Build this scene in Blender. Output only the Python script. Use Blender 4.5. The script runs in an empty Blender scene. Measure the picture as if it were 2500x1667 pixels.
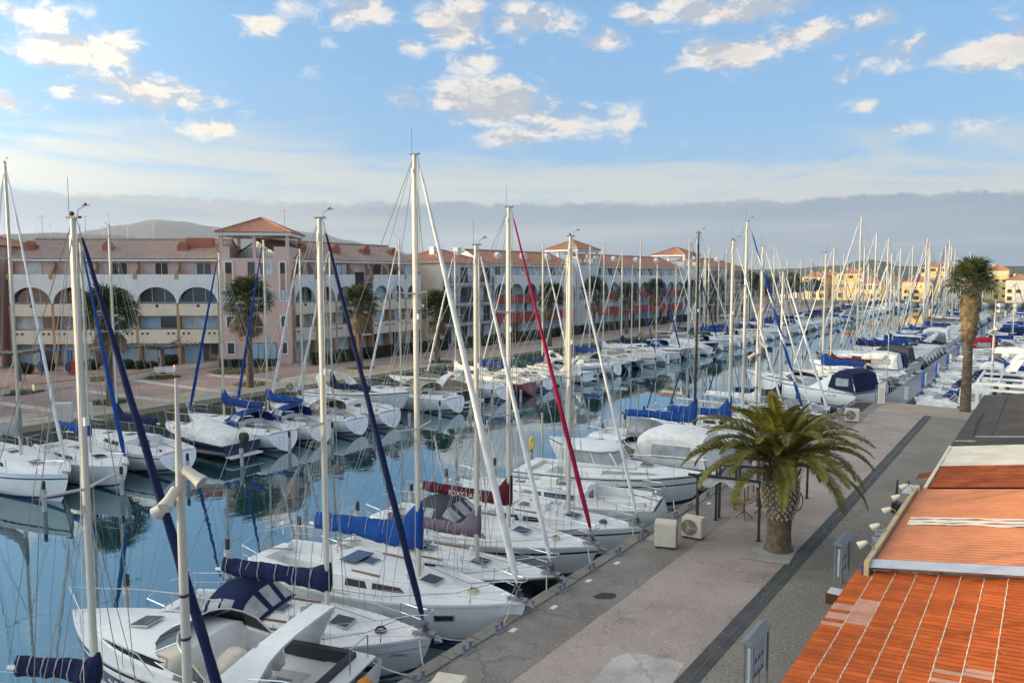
import bpy, bmesh, math, random
from mathutils import Vector, Matrix, noise as mnoise
R = math.radians
random.seed(7)
scene = bpy.context.scene
col = scene.collection
# ------------------------------------------------------------------ camera
# world axes: +Y runs along the quay away from the camera, +X points inland on the near side, water at z = 0
HEAD = R(35.5); PITCH = R(4.91); CAMP = Vector((11.67, -15.5, 10.3)); FPX = 1850.0
cam = bpy.data.cameras.new('camera'); cam.sensor_width = 36.0; cam.lens = 36.0*FPX/2500.0
cam.clip_start = 0.1; cam.clip_end = 60000
camo = bpy.data.objects.new('camera', cam); col.objects.link(camo)
camo.location = CAMP; camo.rotation_euler = (R(90)-PITCH, 0, HEAD)
scene.camera = camo
# ------------------------------------------------------------------ sky, sun, exposure
SUN_EL = R(6.6); SUN_DIR = Vector((-0.76, -0.65, 0)).normalized()
scene.view_settings.view_transform = 'Standard'; scene.view_settings.look = 'None'
scene.view_settings.gamma = 1.0; scene.view_settings.exposure = 0.68
try: scene.view_settings.use_curve_mapping = False
except Exception: pass
scene.render.engine = 'CYCLES'
scene.cycles.max_bounces = 6; scene.cycles.glossy_bounces = 4; scene.cycles.transparent_max_bounces = 8
sun = bpy.data.lights.new('sun', 'SUN'); sun.energy = 2.5; sun.angle = R(0.6); sun.color = (1.0, 0.75, 0.41)
suno = bpy.data.objects.new('sun', sun); col.objects.link(suno)
sd = Vector((SUN_DIR.x*math.cos(SUN_EL), SUN_DIR.y*math.cos(SUN_EL), math.sin(SUN_EL)))
suno.rotation_euler = sd.to_track_quat('Z', 'Y').to_euler(); suno.location = (-60, -60, 60)

def pix_dir(px, py):
    x = (px-1250.0)/FPX; y = -(py-833.5)/FPX
    c, s = math.cos(PITCH), math.sin(PITCH)
    v = Vector((x, c+y*s, -s+y*c))
    return Vector((v.x*math.cos(HEAD)-v.y*math.sin(HEAD), v.x*math.sin(HEAD)+v.y*math.cos(HEAD), v.z))
def at(px, py, z):
    d = pix_dir(px, py); t = (z-CAMP.z)/d.z
    return CAMP + d*t

class NT:
    """tiny helper that writes node graphs"""
    def __init__(s, tree): s.t = tree; s.n = tree.nodes; s.l = tree.links
    def new(s, typ, **kw):
        nd = s.n.new(typ)
        for k, v in kw.items(): setattr(nd, k, v)
        return nd
    def put(s, sock, v):
        if isinstance(v, bpy.types.NodeSocket): s.l.new(v, sock)
        elif v is not None: sock.default_value = v
    def m(s, op, a, b=None, c=None, clamp=False):
        nd = s.new('ShaderNodeMath', operation=op); nd.use_clamp = clamp
        s.put(nd.inputs[0], a); s.put(nd.inputs[1], b); s.put(nd.inputs[2], c)
        return nd.outputs[0]
    def vm(s, op, a, b=None, out=0):
        nd = s.new('ShaderNodeVectorMath', operation=op)
        s.put(nd.inputs[0], a); s.put(nd.inputs[1], b)
        return nd.outputs[out]
    def sm(s, v, lo, hi, a=0.0, b=1.0):
        nd = s.new('ShaderNodeMapRange'); nd.interpolation_type = 'SMOOTHSTEP'
        s.put(nd.inputs[0], v); s.put(nd.inputs[1], lo); s.put(nd.inputs[2], hi); s.put(nd.inputs[3], a); s.put(nd.inputs[4], b)
        return nd.outputs[0]
    def mix(s, f, a, b, mode='MIX'):
        nd = s.new('ShaderNodeMix', data_type='RGBA', blend_type=mode)
        s.put(nd.inputs[0], f); s.put(nd.inputs[6], c4(a)); s.put(nd.inputs[7], c4(b))
        return nd.outputs[2]
    def noise(s, vec, scale, detail=4, rough=0.5, dist=0.0, out=0):
        nd = s.new('ShaderNodeTexNoise'); s.put(nd.inputs['Vector'], vec)
        nd.inputs['Scale'].default_value = scale; nd.inputs['Detail'].default_value = detail
        nd.inputs['Roughness'].default_value = rough; nd.inputs['Distortion'].default_value = dist
        return nd.outputs[out]
def c4(c):
    if isinstance(c, tuple) and len(c) == 3: return (c[0], c[1], c[2], 1.0)
    return c

def build_world():
    w = bpy.data.worlds.new('World'); scene.world = w; w.use_nodes = True
    t = NT(w.node_tree); t.n.clear()
    out = t.new('ShaderNodeOutputWorld'); bg = t.new('ShaderNodeBackground')
    t.l.new(bg.outputs[0], out.inputs[0])
    sky = t.new('ShaderNodeTexSky'); sky.sky_type = 'NISHITA'; sky.sun_disc = False
    sky.sun_elevation = SUN_EL
    sky.sun_rotation = math.atan2(SUN_DIR.x, SUN_DIR.y)
    sky.altitude = 0; sky.air_density = 1.0; sky.dust_density = 0.6; sky.ozone_density = 1.6
    STR = 0.13
    bg.inputs[1].default_value = STR
    K = 1.0/STR
    D = t.new('ShaderNodeTexCoord').outputs['Generated']
    sp = t.new('ShaderNodeSeparateXYZ'); t.l.new(D, sp.inputs[0])
    z = sp.outputs[2]
    el = t.m('MULTIPLY', t.m('ARCSINE', t.m('MAXIMUM', t.m('MINIMUM', z, 1.0), -1.0)), 57.2958)
    # the clear air: the Nishita sky, its blue held up at this low sun
    base = t.mix(1.0, sky.outputs[0], SKY_TINT, 'MULTIPLY')
    base = t.mix(t.sm(el, 4.0, 40.0, 0.62, 0.5), base, tuple(c*K for c in SKY_BLUE))
    # pale veil towards the horizon with long cirrus streaks
    st = t.new('ShaderNodeCombineXYZ')
    for i, k in enumerate((1.0, 1.0, 7.0)): t.l.new(t.m('MULTIPLY', sp.outputs[i], k), st.inputs[i])
    cir = t.noise(st.outputs[0], 3.0, 8, 0.66, 1.1)
    veil = t.m('MULTIPLY', t.sm(el, 15.0, 6.0), t.sm(t.m('ADD', cir, t.sm(el, 12.0, 5.5, -0.14, 0.16)), 0.42, 0.68), clamp=True)
    veil = t.m('MULTIPLY', veil, 0.85)
    c = t.mix(veil, base, tuple(x*K for x in (0.46, 0.47, 0.44)))
    # cumulus fields
    def cum(off):
        cv = t.new('ShaderNodeCombineXYZ')
        for i, k in enumerate((1.0, 1.0, 1.9)):
            t.l.new(t.m('ADD', t.m('MULTIPLY', sp.outputs[i], k), off[i]), cv.inputs[i])
        a = t.noise(cv.outputs[0], 7.0, 2, 0.5)
        b = t.noise(cv.outputs[0], 20.0, 6, 0.64, 0.35)
        return t.m('ADD', t.m('MULTIPLY', a, 0.42), t.m('MULTIPLY', b, 0.58))
    n1 = cum((0, 0, 0))
    lit = Vector((-0.76, -0.65, 0.9)).normalized()*0.022
    n2 = cum((lit.x, lit.y, lit.z*1.9))
    blobs = None
    rt = Vector((math.cos(HEAD), math.sin(HEAD), 0)); fwd = Vector((-math.sin(HEAD), math.cos(HEAD), 0))
    pc = t.new('ShaderNodeCombineXYZ')
    t.l.new(t.vm('DOT_PRODUCT', D, tuple(rt), 1), pc.inputs[0]); t.l.new(z, pc.inputs[1])
    for (px, py, rx, ry, a) in CLOUDS:
        dd = pix_dir(px, py).normalized()
        q = t.vm('DIVIDE', t.vm('SUBTRACT', pc.outputs[0], (dd.dot(rt), dd.z, 0)), (rx/FPX*1.3, ry/FPX*1.4, 1))
        g = t.sm(t.vm('LENGTH', q, None, 1), 1.0, 0.0, 0.0, a)
        blobs = g if blobs is None else t.m('MAXIMUM', blobs, g)
    blobs = t.m('MULTIPLY', blobs, t.m('GREATER_THAN', t.vm('DOT_PRODUCT', D, tuple(fwd), 1), 0.0))
    band = t.sm(el, 7.5, 10.0)
    dens = t.m('ADD', n1, t.m('MULTIPLY', blobs, 0.22))
    dens = t.m('ADD', dens, t.sm(el, 20.0, 38.0, 0.0, 0.19))
    dens = t.m('MULTIPLY', t.sm(dens, 0.555, 0.755), band)
    shade = t.sm(t.m('SUBTRACT', n1, n2), -0.045, 0.055)
    thick = t.sm(t.m('ADD', n1, t.m('MULTIPLY', blobs, 0.22)), 0.68, 0.84)
    shade = t.m('MULTIPLY', shade, t.m('SUBTRACT', 1.0, t.m('MULTIPLY', thick, 0.45)))
    cc = t.mix(shade, tuple(x*K for x in (0.33, 0.345, 0.385)), tuple(x*K for x in (0.68, 0.605, 0.515)))
    c = t.mix(t.m('MULTIPLY', dens, 0.92), c, cc)
    # the grey-blue bank lying on the horizon
    edge = t.m('ADD', t.m('MULTIPLY', t.noise(D, 9.0, 6, 0.6), 1.1), t.m('MULTIPLY', t.noise(D, 55.0, 6, 0.65), 0.9))
    eb = t.m('SUBTRACT', el, t.m('ADD', edge, 4.38))
    inb = t.sm(eb, 0.14, -0.10)
    st2 = t.new('ShaderNodeCombineXYZ')
    for i, k in enumerate((1.0, 1.0, 16.0)): t.l.new(t.m('MULTIPLY', sp.outputs[i], k), st2.inputs[i])
    sn = t.noise(st2.outputs[0], 2.6, 5, 0.55)
    bank = t.mix(t.sm(sn, 0.42, 0.66), tuple(x*K for x in (0.15, 0.215, 0.31)), tuple(x*K for x in (0.255, 0.30, 0.345)))
    rim = t.m('MULTIPLY', t.sm(eb, -0.35, 0.02), t.sm(t.noise(D, 40.0, 4, 0.6), 0.45, 0.62))
    bank = t.mix(t.m('MULTIPLY', rim, 0.7), bank, tuple(x*K for x in (0.50, 0.44, 0.39)))
    c = t.mix(t.m('MULTIPLY', inb, 0.9), c, bank)
    c = t.mix(t.sm(el, 1.6, -0.5, 0.0, 0.75), c, tuple(x*K for x in (0.31, 0.35, 0.385)))
    # the bright warm air round the low sun
    cs = t.m('MAXIMUM', t.vm('DOT_PRODUCT', D, tuple(sd), 1), 0.0)
    gl = t.m('ADD', t.m('MULTIPLY', t.m('POWER', cs, 2.6), GLOW[0]), t.m('MULTIPLY', t.m('POWER', cs, 14.0), GLOW[1]))
    gl = t.m('ADD', gl, 1.0)
    gc = t.new('ShaderNodeCombineColor')
    for i, k in enumerate((1.0, .82, .56)): t.l.new(t.m('ADD', t.m('MULTIPLY', t.m('SUBTRACT', gl, 1.0), k), 1.0), gc.inputs[i])
    c = t.mix(1.0, c, gc.outputs[0], 'MULTIPLY')
    t.l.new(c, bg.inputs[0])
    w.cycles.sampling_method = 'MANUAL'; w.cycles.sample_map_resolution = 512
GLOW = (3.6, 7.0); SKY_TINT = (1.0, 1.0, 1.0); SKY_BLUE = (0.15, 0.365, 0.68)
# cloud groups: where they stand in the sky (seen from the quay), their half widths and how full they are
CLOUDS = [(390, 235, 190, 75, 1.35), (230, 120, 140, 65, 1.15), (500, 312, 90, 34, 1.2), (120, 40, 110, 38, .9), (30, 250, 80, 26, 1.0), (310, 150, 80, 40, .8), (170, 232, 60, 22, .8),
          (1180, 250, 250, 60, 1.3), (1400, 285, 190, 55, 1.1), (1250, 335, 120, 30, .9), (1000, 245, 90, 35, 1.0), (1110, 65, 130, 70, 1.3), (1290, 55, 180, 55, 1.15), (880, 25, 100, 50, 1.2), (645, 62, 50, 30, 1.1), (690, 5, 80, 30, .8), (1010, 112, 60, 34, 1.0), (1150, 150, 90, 40, .8),
          (1480, 98, 80, 32, 1.2), (1570, 40, 80, 45, .9), (1700, 25, 60, 25, .8), (1790, 130, 150, 40, 1.2), (1950, 90, 130, 40, 1.1), (1840, 28, 120, 30, 1.1), (2140, 50, 70, 28, .8), (2200, 130, 140, 45, 1.15), (2420, 125, 150, 55, 1.15), (2080, 185, 55, 28, .9), (2210, 308, 110, 24, .9), (2390, 300, 90, 24, .8), (2140, 255, 90, 20, .7), (2230, 392, 70, 14, .6), (570, 415, 60, 20, .6)]
build_world()
# ------------------------------------------------------------------ mesh and object helpers
class MB:
    """collects shapes; build() links them as ONE mesh object"""
    def __init__(s): s.v = []; s.f = []; s.mi = []; s.cur = 0
    def add(s, vs, fs):
        o = len(s.v); s.v.extend([tuple(p) for p in vs])
        for f in fs: s.f.append([o+i for i in f]); s.mi.append(s.cur)
        return s
    def box(s, x0, x1, y0, y1, z0, z1):
        vs = [(x, y, z) for z in (z0, z1) for y in (y0, y1) for x in (x0, x1)]
        return s.add(vs, [(0,2,3,1),(4,5,7,6),(0,1,5,4),(2,6,7,3),(0,4,6,2),(1,3,7,5)])
    def hexa(s, p):  # p: 4 bottom (ccw) + 4 top
        return s.add(p, [(3,2,1,0),(4,5,6,7),(0,1,5,4),(1,2,6,5),(2,3,7,6),(3,0,4,7)])
    def tube(s, pts, rad, n=8, caps=True, flat=1.0):
        pts = [Vector(p) for p in pts]
        rs = rad if isinstance(rad, (list, tuple)) else [rad]*len(pts)
        vs = []; fs = []
        for i, p in enumerate(pts):
            a = pts[max(i-1, 0)]; b = pts[min(i+1, len(pts)-1)]
            d = (b-a)
            if d.length < 1e-9: d = Vector((0, 0, 1))
            d.normalize()
            up = Vector((0, 0, 1)) if abs(d.z) < 0.95 else Vector((1, 0, 0))
            e1 = d.cross(up).normalized(); e2 = d.cross(e1).normalized()
            for k in range(n):
                an = 2*math.pi*k/n
                vs.append(p + e1*(rs[i]*math.cos(an)*flat) + e2*(rs[i]*math.sin(an)))
        for i in range(len(pts)-1):
            for k in range(n):
                k2 = (k+1) % n
                fs.append((i*n+k, i*n+k2, (i+1)*n+k2, (i+1)*n+k))
        if caps:
            fs.append(tuple(range(n))[::-1]); fs.append(tuple((len(pts)-1)*n+k for k in range(n)))
        return s.add(vs, fs)
    def bar(s, a, b, w, h=None):  # rectangular bar
        a = Vector(a); b = Vector(b); h = h or w
        d = (b-a).normalized(); up = Vector((0, 0, 1)) if abs(d.z) < 0.95 else Vector((1, 0, 0))
        e1 = d.cross(up).normalized()*(w/2); e2 = e1.cross(d).normalized()*(h/2)
        p = [a-e1-e2, a+e1-e2, a+e1+e2, a-e1+e2, b-e1-e2, b+e1-e2, b+e1+e2, b-e1+e2]
        return s.add(p, [(3,2,1,0),(4,5,6,7),(0,1,5,4),(1,2,6,5),(2,3,7,6),(3,0,4,7)])
    def loft(s, secs, close=False, cap0=False, cap1=False, flip=False):
        n = len(secs[0]); vs = [p for q in secs for p in q]; fs = []
        for i in range(len(secs)-1):
            for k in range(n if close else n-1):
                k2 = (k+1) % n
                f = (i*n+k, i*n+k2, (i+1)*n+k2, (i+1)*n+k)
                fs.append(f[::-1] if flip else f)
        if cap0: fs.append(tuple(range(n))[::-1] if not flip else tuple(range(n)))
        if cap1:
            q = tuple((len(secs)-1)*n+k for k in range(n)); fs.append(q if not flip else q[::-1])
        return s.add(vs, fs)
    def lathe(s, prof, n=12, c=(0, 0, 0)):
        secs = [[(c[0]+r*math.cos(2*math.pi*k/n), c[1]+r*math.sin(2*math.pi*k/n), c[2]+z) for k in range(n)] for r, z in prof]
        return s.loft(secs, True, True, True)
    def prism(s, poly, z0, z1):
        n = len(poly)
        vs = [(x, y, z0) for x, y in poly] + [(x, y, z1) for x, y in poly]
        fs = [tuple(range(n))[::-1], tuple(range(n, 2*n))] + [(i, (i+1) % n, n+(i+1) % n, n+i) for i in range(n)]
        return s.add(vs, fs)
    def sphere(s, c, r, n=8, m=6, sc=(1, 1, 1)):
        secs = []
        for i in range(m+1):
            th = math.pi*i/m
            secs.append([(c[0]+r*sc[0]*math.sin(th)*math.cos(2*math.pi*k/n), c[1]+r*sc[1]*math.sin(th)*math.sin(2*math.pi*k/n), c[2]-r*sc[2]*math.cos(th)) for k in range(n)])
        return s.loft(secs, True)
    def mesh(s, name, mats, smooth=False):
        me = bpy.data.meshes.new(name); me.from_pydata(s.v, [], s.f)
        ml = mats if isinstance(mats, (list, tuple)) else [mats]
        for m in ml: me.materials.append(M(m) if isinstance(m, str) else m)
        if len(ml) > 1: me.polygons.foreach_set('material_index', s.mi)
        if smooth:
            me.polygons.foreach_set('use_smooth', [True]*len(me.polygons))
            if smooth != 'all':
                me.update()
                try: me.set_sharp_from_angle(angle=R(38))
                except Exception: pass
        me.update()
        return me
    def build(s, name, mats, parent=None, smooth=False, loc=None):
        return link(name, s.mesh(name, mats, smooth), parent, loc)
def link(name, me, parent=None, loc=None, rot=None):
    o = bpy.data.objects.new(name, me); col.objects.link(o)
    if parent is not None: o.parent = parent
    if loc is not None: o.location = loc
    if rot is not None: o.rotation_euler = rot
    return o
def tag(o, label=None, cat=None, group=None, kind=None):
    if label: o['label'] = label
    if cat: o['category'] = cat
    if group: o['group'] = group
    if kind: o['kind'] = kind
    return o
def thing(name, label, cat, loc=(0, 0, 0), rz=0.0, group=None):
    o = bpy.data.objects.new(name, None); col.objects.link(o); o.empty_display_size = 0.3
    o.location = loc; o.rotation_euler = (0, 0, rz)
    return tag(o, label, cat, group)
def copy_tree(o, parent=None):
    c = o.copy(); col.objects.link(c)
    if parent is not None: c.parent = parent
    for ch in KIDS.get(o.name, None) or list(o.children): copy_tree(ch, c)
    return c
KIDS = {}
def lerp(a, b, t): return a+(b-a)*t
def sstep(t): t = max(0.0, min(1.0, t)); return t*t*(3-2*t)
def interp(tab, x):
    if x <= tab[0][0]: return tab[0][1]
    for (a, va), (b, vb) in zip(tab, tab[1:]):
        if x <= b: return va+(vb-va)*(x-a)/(b-a)
    return tab[-1][1]

# ------------------------------------------------------------------ materials
_M = {}; _DEF = {}
def M(name):
    if name not in _M: _M[name] = make_mat(name, **_DEF[name])
    return _M[name]
def make_mat(name, c=(.5, .5, .5), r=0.6, metal=0.0, var=0.08, scale=3.0, bump=0.0, bscale=40.0, dirt=0.0, dirtc=(.12, .10, .08), dscale=1.2, spec=0.5, coat=0.0, trans=0.0, streak=0.0, per=0.0, emit=None, obj=False, rvar=0.0, sub=0.0, alpha=1.0):
    m = bpy.data.materials.new(name); m.use_nodes = True
    t = NT(m.node_tree); b = t.n['Principled BSDF']
    tc = t.new('ShaderNodeTexCoord'); V = tc.outputs['Object'] if obj else t.new('ShaderNodeNewGeometry').outputs['Position']
    colr = c4(c)
    if var > 0:
        nz = t.noise(V, scale, 5, 0.6)
        colr = t.mix(t.sm(nz, 0.3, 0.7), tuple(max(0, x*(1-var)) for x in c), tuple(min(1, x*(1+var)) for x in c))
    if per > 0:
        oi = t.new('ShaderNodeObjectInfo').outputs['Random']
        colr = t.mix(1.0, colr, t.mix(oi, (1-per,)*3, (1+per*.6, 1+per*.6, 1+per*.6)), 'MULTIPLY')
    if dirt > 0:
        dn = t.noise(V, dscale, 7, 0.68, 0.4)
        colr = t.mix(t.m('MULTIPLY', t.sm(dn, 0.48, 0.74), dirt), colr, dirtc)
    if streak > 0:
        mp = t.new('ShaderNodeMapping'); mp.inputs['Scale'].default_value = (2.2, 2.2, 0.12); t.l.new(V, mp.inputs[0])
        sn = t.noise(mp.outputs[0], 3.0, 6, 0.7)
        colr = t.mix(t.m('MULTIPLY', t.sm(sn, 0.5, 0.72), streak), colr, dirtc)
    t.put(b.inputs['Base Color'], colr)
    b.inputs['Roughness'].default_value = r
    if rvar > 0: t.put(b.inputs['Roughness'], t.sm(t.noise(V, scale*2.3, 4, 0.6), 0.3, 0.7, max(0.02, r-rvar), r+rvar))
    b.inputs['Metallic'].default_value = metal
    b.inputs['Specular IOR Level'].default_value = spec
    if coat: b.inputs['Coat Weight'].default_value = coat
    if trans: b.inputs['Transmission Weight'].default_value = trans
    if alpha < 1: b.inputs['Alpha'].default_value = alpha
    if sub:
        b.inputs['Subsurface Weight'].default_value = sub
    if bump > 0:
        bn = t.new('ShaderNodeBump'); bn.inputs['Strength'].default_value = 1.0; bn.inputs['Distance'].default_value = bump
        t.put(bn.inputs['Height'], t.noise(V, bscale, 6, 0.65)); t.l.new(bn.outputs[0], b.inputs['Normal'])
    if emit:
        b.inputs['Emission Color'].default_value = c4(emit[0]); b.inputs['Emission Strength'].default_value = emit[1]
    return m
def D(name, **kw): _DEF[name] = kw
# boats
D('gelcoat', c=(.79, .785, .77), r=.28, var=.04, scale=1.2, streak=.16, dirt=.18, dirtc=(.45, .42, .36), dscale=1.6, coat=.3)
D('gelcoat_ivory', c=(.76, .72, .64), streak=.18, r=.32, var=.05, scale=1.2, dirt=.2, dirtc=(.42, .38, .3), dscale=1.6, coat=.2)
D('gelcoat_grey', c=(.62, .61, .60), streak=.18, r=.3, var=.05, scale=1.2, dirt=.2, dirtc=(.4, .38, .34), dscale=1.6, coat=.2)
D('deck_white', c=(.77, .765, .75), r=.55, var=.06, scale=2.2, dirt=.38, dirtc=(.5, .48, .44), dscale=2.2, bump=.0006, bscale=260)
D('deck_cream', c=(.72, .68, .60), r=.55, var=.06, scale=2.2, dirt=.28, dirtc=(.45, .42, .36), dscale=2.2)
D('deck_grey', c=(.56, .57, .58), r=.6, var=.06, scale=2.2, dirt=.3, dirtc=(.4, .39, .37), dscale=2.2)
D('hull_black', c=(.012, .012, .014), r=.22, var=.1, dirt=.12, dirtc=(.06, .06, .06), coat=.4)
D('hull_navy', c=(.012, .022, .07), r=.22, var=.1, dirt=.1, dirtc=(.05, .06, .09), coat=.4)
D('hull_red', c=(.20, .032, .02), r=.35, var=.1, dirt=.2, dirtc=(.09, .03, .02), coat=.2)
D('stripe_navy', c=(.012, .03, .13), r=.35, var=.08)
D('stripe_blue', c=(.02, .07, .32), r=.35, var=.08)
D('stripe_dark', c=(.02, .022, .028), r=.4, var=.1)
D('stripe_brown', c=(.10, .05, .03), r=.5, var=.12)
D('antifoul', c=(.02, .024, .04), r=.75, var=.2, dirt=.4, dirtc=(.05, .055, .035))
D('teak', c=(.23, .13, .07), r=.65, var=.2, scale=9)
D('acrylic', c=(.02, .02, .024), r=.12, var=.1, spec=.6)
D('acrylic_mauve', c=(.06, .045, .05), r=.15, var=.1, spec=.6)
D('acrylic_blue', c=(.02, .05, .11), r=.14, var=.1, spec=.6)
D('clear_vinyl', c=(.34, .35, .36), r=.16, var=.2, scale=3, spec=.6)
D('galvanised', c=(.34, .34, .34), r=.55, metal=.6, var=.1)
D('smoke', c=(.05, .05, .048), r=.08, var=.2, scale=1.5, spec=.7, alpha=.72)
D('steel', c=(.62, .63, .64), r=.25, metal=1.0, var=.05)
D('alu', c=(.58, .57, .54), r=.42, metal=.4, var=.06, scale=.9, dirt=.15, dirtc=(.35, .32, .28))
D('alu_white', c=(.54, .50, .43), r=.38, metal=.0, var=.05, scale=.9, dirt=.18, dirtc=(.45, .40, .34))
D('mast_black', c=(.05, .052, .055), r=.3, metal=.5, var=.1)
D('wire', c=(.42, .41, .39), r=.4, metal=.8, var=.05)
D('rope', c=(.55, .52, .46), r=.9, var=.15, scale=20)
D('rope_dark', c=(.05, .055, .08), r=.9, var=.15, scale=20)
D('rope_yellow', c=(.55, .48, .30), r=.9, var=.15, scale=20)
for nm, cc in dict(navy=(.010, .016, .062), blue=(.010, .040, .20), royal=(.008, .058, .25), burgundy=(.085, .008, .016), mauve=(.17, .13, .16), grey=(.26, .26, .26), darkgrey=(.055, .06, .07), beige=(.40, .34, .26), white=(.74, .72, .68), red=(.30, .010, .045), crimson=(.36, .015, .025), tan=(.22, .17, .12), green=(.01, .06, .05), cream=(.62, .56, .48)).items():
    D('canvas_'+nm, c=cc, r=.85, var=.12, scale=2.6, bump=.004, bscale=9, dirt=.14, dirtc=tuple(min(1, x*1.6+.03) for x in cc), spec=.25)
D('rubber', c=(.02, .02, .022), r=.7, var=.1)
D('outboard', c=(.015, .016, .018), r=.3, var=.1, coat=.3)
D('plastic_white', c=(.78, .77, .74), r=.45, var=.05, dirt=.2, dirtc=(.5, .46, .4))
D('plastic_orange', c=(.75, .28, .03), r=.6, var=.1)
D('plastic_yellow', c=(.72, .50, .04), r=.6, var=.1)
D('plastic_red', c=(.45, .03, .02), r=.5, var=.1)
D('cockpit_grey', c=(.035, .038, .045), r=.6, var=.1)
D('fender_navy', c=(.012, .014, .05), r=.6, var=.1)
# ------------------------------------------------------------------ the setting: water, quays, plaza, hills
def water_mat():
    m = bpy.data.materials.new('harbour_water'); m.use_nodes = True
    t = NT(m.node_tree); t.n.remove(t.n['Principled BSDF'])
    V = t.new('ShaderNodeNewGeometry').outputs['Position']
    df = t.new('ShaderNodeBsdfDiffuse'); df.inputs[0].default_value = (.010, .045, .055, 1)
    gs = t.new('ShaderNodeBsdfGlossy'); gs.inputs[0].default_value = (.88, .97, 1.0, 1); gs.inputs['Roughness'].default_value = .01
    fr = t.new('ShaderNodeFresnel'); fr.inputs[0].default_value = 1.36
    mx = t.new('ShaderNodeMixShader'); t.l.new(t.m('ADD', t.m('MULTIPLY', fr.outputs[0], .85), .27, clamp=True), mx.inputs[0])
    t.l.new(df.outputs[0], mx.inputs[1]); t.l.new(gs.outputs[0], mx.inputs[2]); t.l.new(mx.outputs[0], t.n['Material Output'].inputs[0])
    mp = t.new('ShaderNodeMapping'); mp.inputs['Scale'].default_value = (1.0, .55, 1.0); t.l.new(V, mp.inputs[0])
    h = t.m('ADD', t.m('MULTIPLY', t.noise(mp.outputs[0], .9, 3, .5, .5), .012), t.m('MULTIPLY', t.noise(mp.outputs[0], 3.4, 3, .5, .3), .0016))
    calm = t.sm(t.noise(V, .035, 3, .5), .35, .65, .25, 1.0)
    bn = t.new('ShaderNodeBump'); bn.inputs['Distance'].default_value = 1.0; t.l.new(t.m('MULTIPLY', h, calm), bn.inputs['Height']); bn.inputs['Strength'].default_value = 0.75
    t.l.new(bn.outputs[0], gs.inputs['Normal']); t.l.new(bn.outputs[0], fr.inputs['Normal'])
    return m
_M['water'] = water_mat()
def paving_mat(name, c, spk, c2, scale=.5, bump=.003, crack=.35, r=.9):
    """worn exposed-aggregate paving: speckle, broad stains, cracks"""
    m = bpy.data.materials.new(name); m.use_nodes = True
    t = NT(m.node_tree); b = t.n['Principled BSDF']
    V = t.new('ShaderNodeNewGeometry').outputs['Position']
    cl = t.mix(t.sm(t.noise(V, scale, 6, .62, .3), .36, .66), c, c2)
    cl = t.mix(t.m('MULTIPLY', t.sm(t.noise(V, scale*.35+.1, 5, .7, .8), .52, .70), .55), cl, tuple(x*.62 for x in c))
    cl = t.mix(t.m('MULTIPLY', t.sm(t.noise(V, scale*2.4, 6, .7, .5), .60, .70), .45), cl, tuple(min(1, x*1.35) for x in c2))
    sp = t.noise(V, 15.0, 5, .78)
    cl = t.mix(t.m('MULTIPLY', t.sm(sp, .52, .64), spk), cl, tuple(min(1, x*1.5) for x in c2))
    cl = t.mix(t.m('MULTIPLY', t.sm(sp, .46, .34), spk), cl, tuple(x*.4 for x in c))
    blot = t.noise(V, 1.7, 6, .72, 1.2)
    cl = t.mix(t.m('MULTIPLY', t.sm(blot, .60, .72), .5*min(1, spk*2)), cl, tuple(x*.5 for x in c))
    vo = t.new('ShaderNodeTexVoronoi'); vo.feature = 'DISTANCE_TO_EDGE'; vo.inputs['Scale'].default_value = .33
    t.l.new(t.vm('ADD', V, t.noise(V, 1.3, 5, .7, 0, 1)), vo.inputs['Vector'])
    ck = t.m('MULTIPLY', t.sm(vo.outputs['Distance'], .02, .004), crack)
    cl = t.mix(t.m('MULTIPLY', ck, t.sm(t.noise(V, .4, 3, .6), .45, .6)), cl, tuple(x*.3 for x in c))
    t.l.new(cl, b.inputs['Base Color']); b.inputs['Roughness'].default_value = r; b.inputs['Specular IOR Level'].default_value = .3
    bn = t.new('ShaderNodeBump'); bn.inputs['Distance'].default_value = bump; t.l.new(sp, bn.inputs['Height']); t.l.new(bn.outputs[0], b.inputs['Normal'])
    return m
_M['quay_edge'] = paving_mat('quay_edge_concrete', (.205, .178, .152), .5, (.265, .235, .205), .8)
_M['promenade'] = paving_mat('pinkish_promenade_paving', (.335, .268, .232), .55, (.41, .332, .288), .55)
_M['road'] = paving_mat('grey_asphalt', (.205, .182, .152), .85, (.255, .23, .19), .4, .006)
_M['sett'] = paving_mat('dark_setts', (.075, .075, .078), .3, (.10, .10, .10), 1.5)
_M['plaza'] = paving_mat('mauve_plaza_paving', (.28, .20, .185), .25, (.36, .255, .23), .3)
_M['sand'] = paving_mat('sandy_paving', (.36, .29, .21), .3, (.43, .35, .265), .4)
_M['pale'] = paving_mat('pale_concrete', (.44, .41, .37), .2, (.52, .485, .44), .9)
_M['pale2'] = paving_mat('old_concrete', (.36, .335, .30), .25, (.43, .405, .365), .8)
_M['wall_c'] = paving_mat('quay_wall_concrete', (.20, .19, .17), .3, (.26, .25, .23), 1.0)
_M['land'] = paving_mat('far_ground', (.10, .11, .07), .2, (.14, .13, .09), .02)
_M['tar'] = paving_mat('tar_patch', (.045, .044, .05), .3, (.06, .058, .06), 2.0)
def sheet(name, pts, z, mat, parent=None, th=None):
    mb = MB(); n = len(pts)
    if th: mb.prism([(p[0], p[1]) for p in pts], z-th, z)
    else: mb.add([(p[0], p[1], z) for p in pts], [tuple(range(n))])
    o = mb.build(name, mat, parent)
    if parent is None: tag(o, kind='structure')
    return o
def rect(x0, x1, y0, y1): return [(x0, y0), (x1, y0), (x1, y1), (x0, y1)]
QEND = 46.0
def XL(y): return -38.0 - (5.0*y/285.0 if y > 0 else 0)
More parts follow.
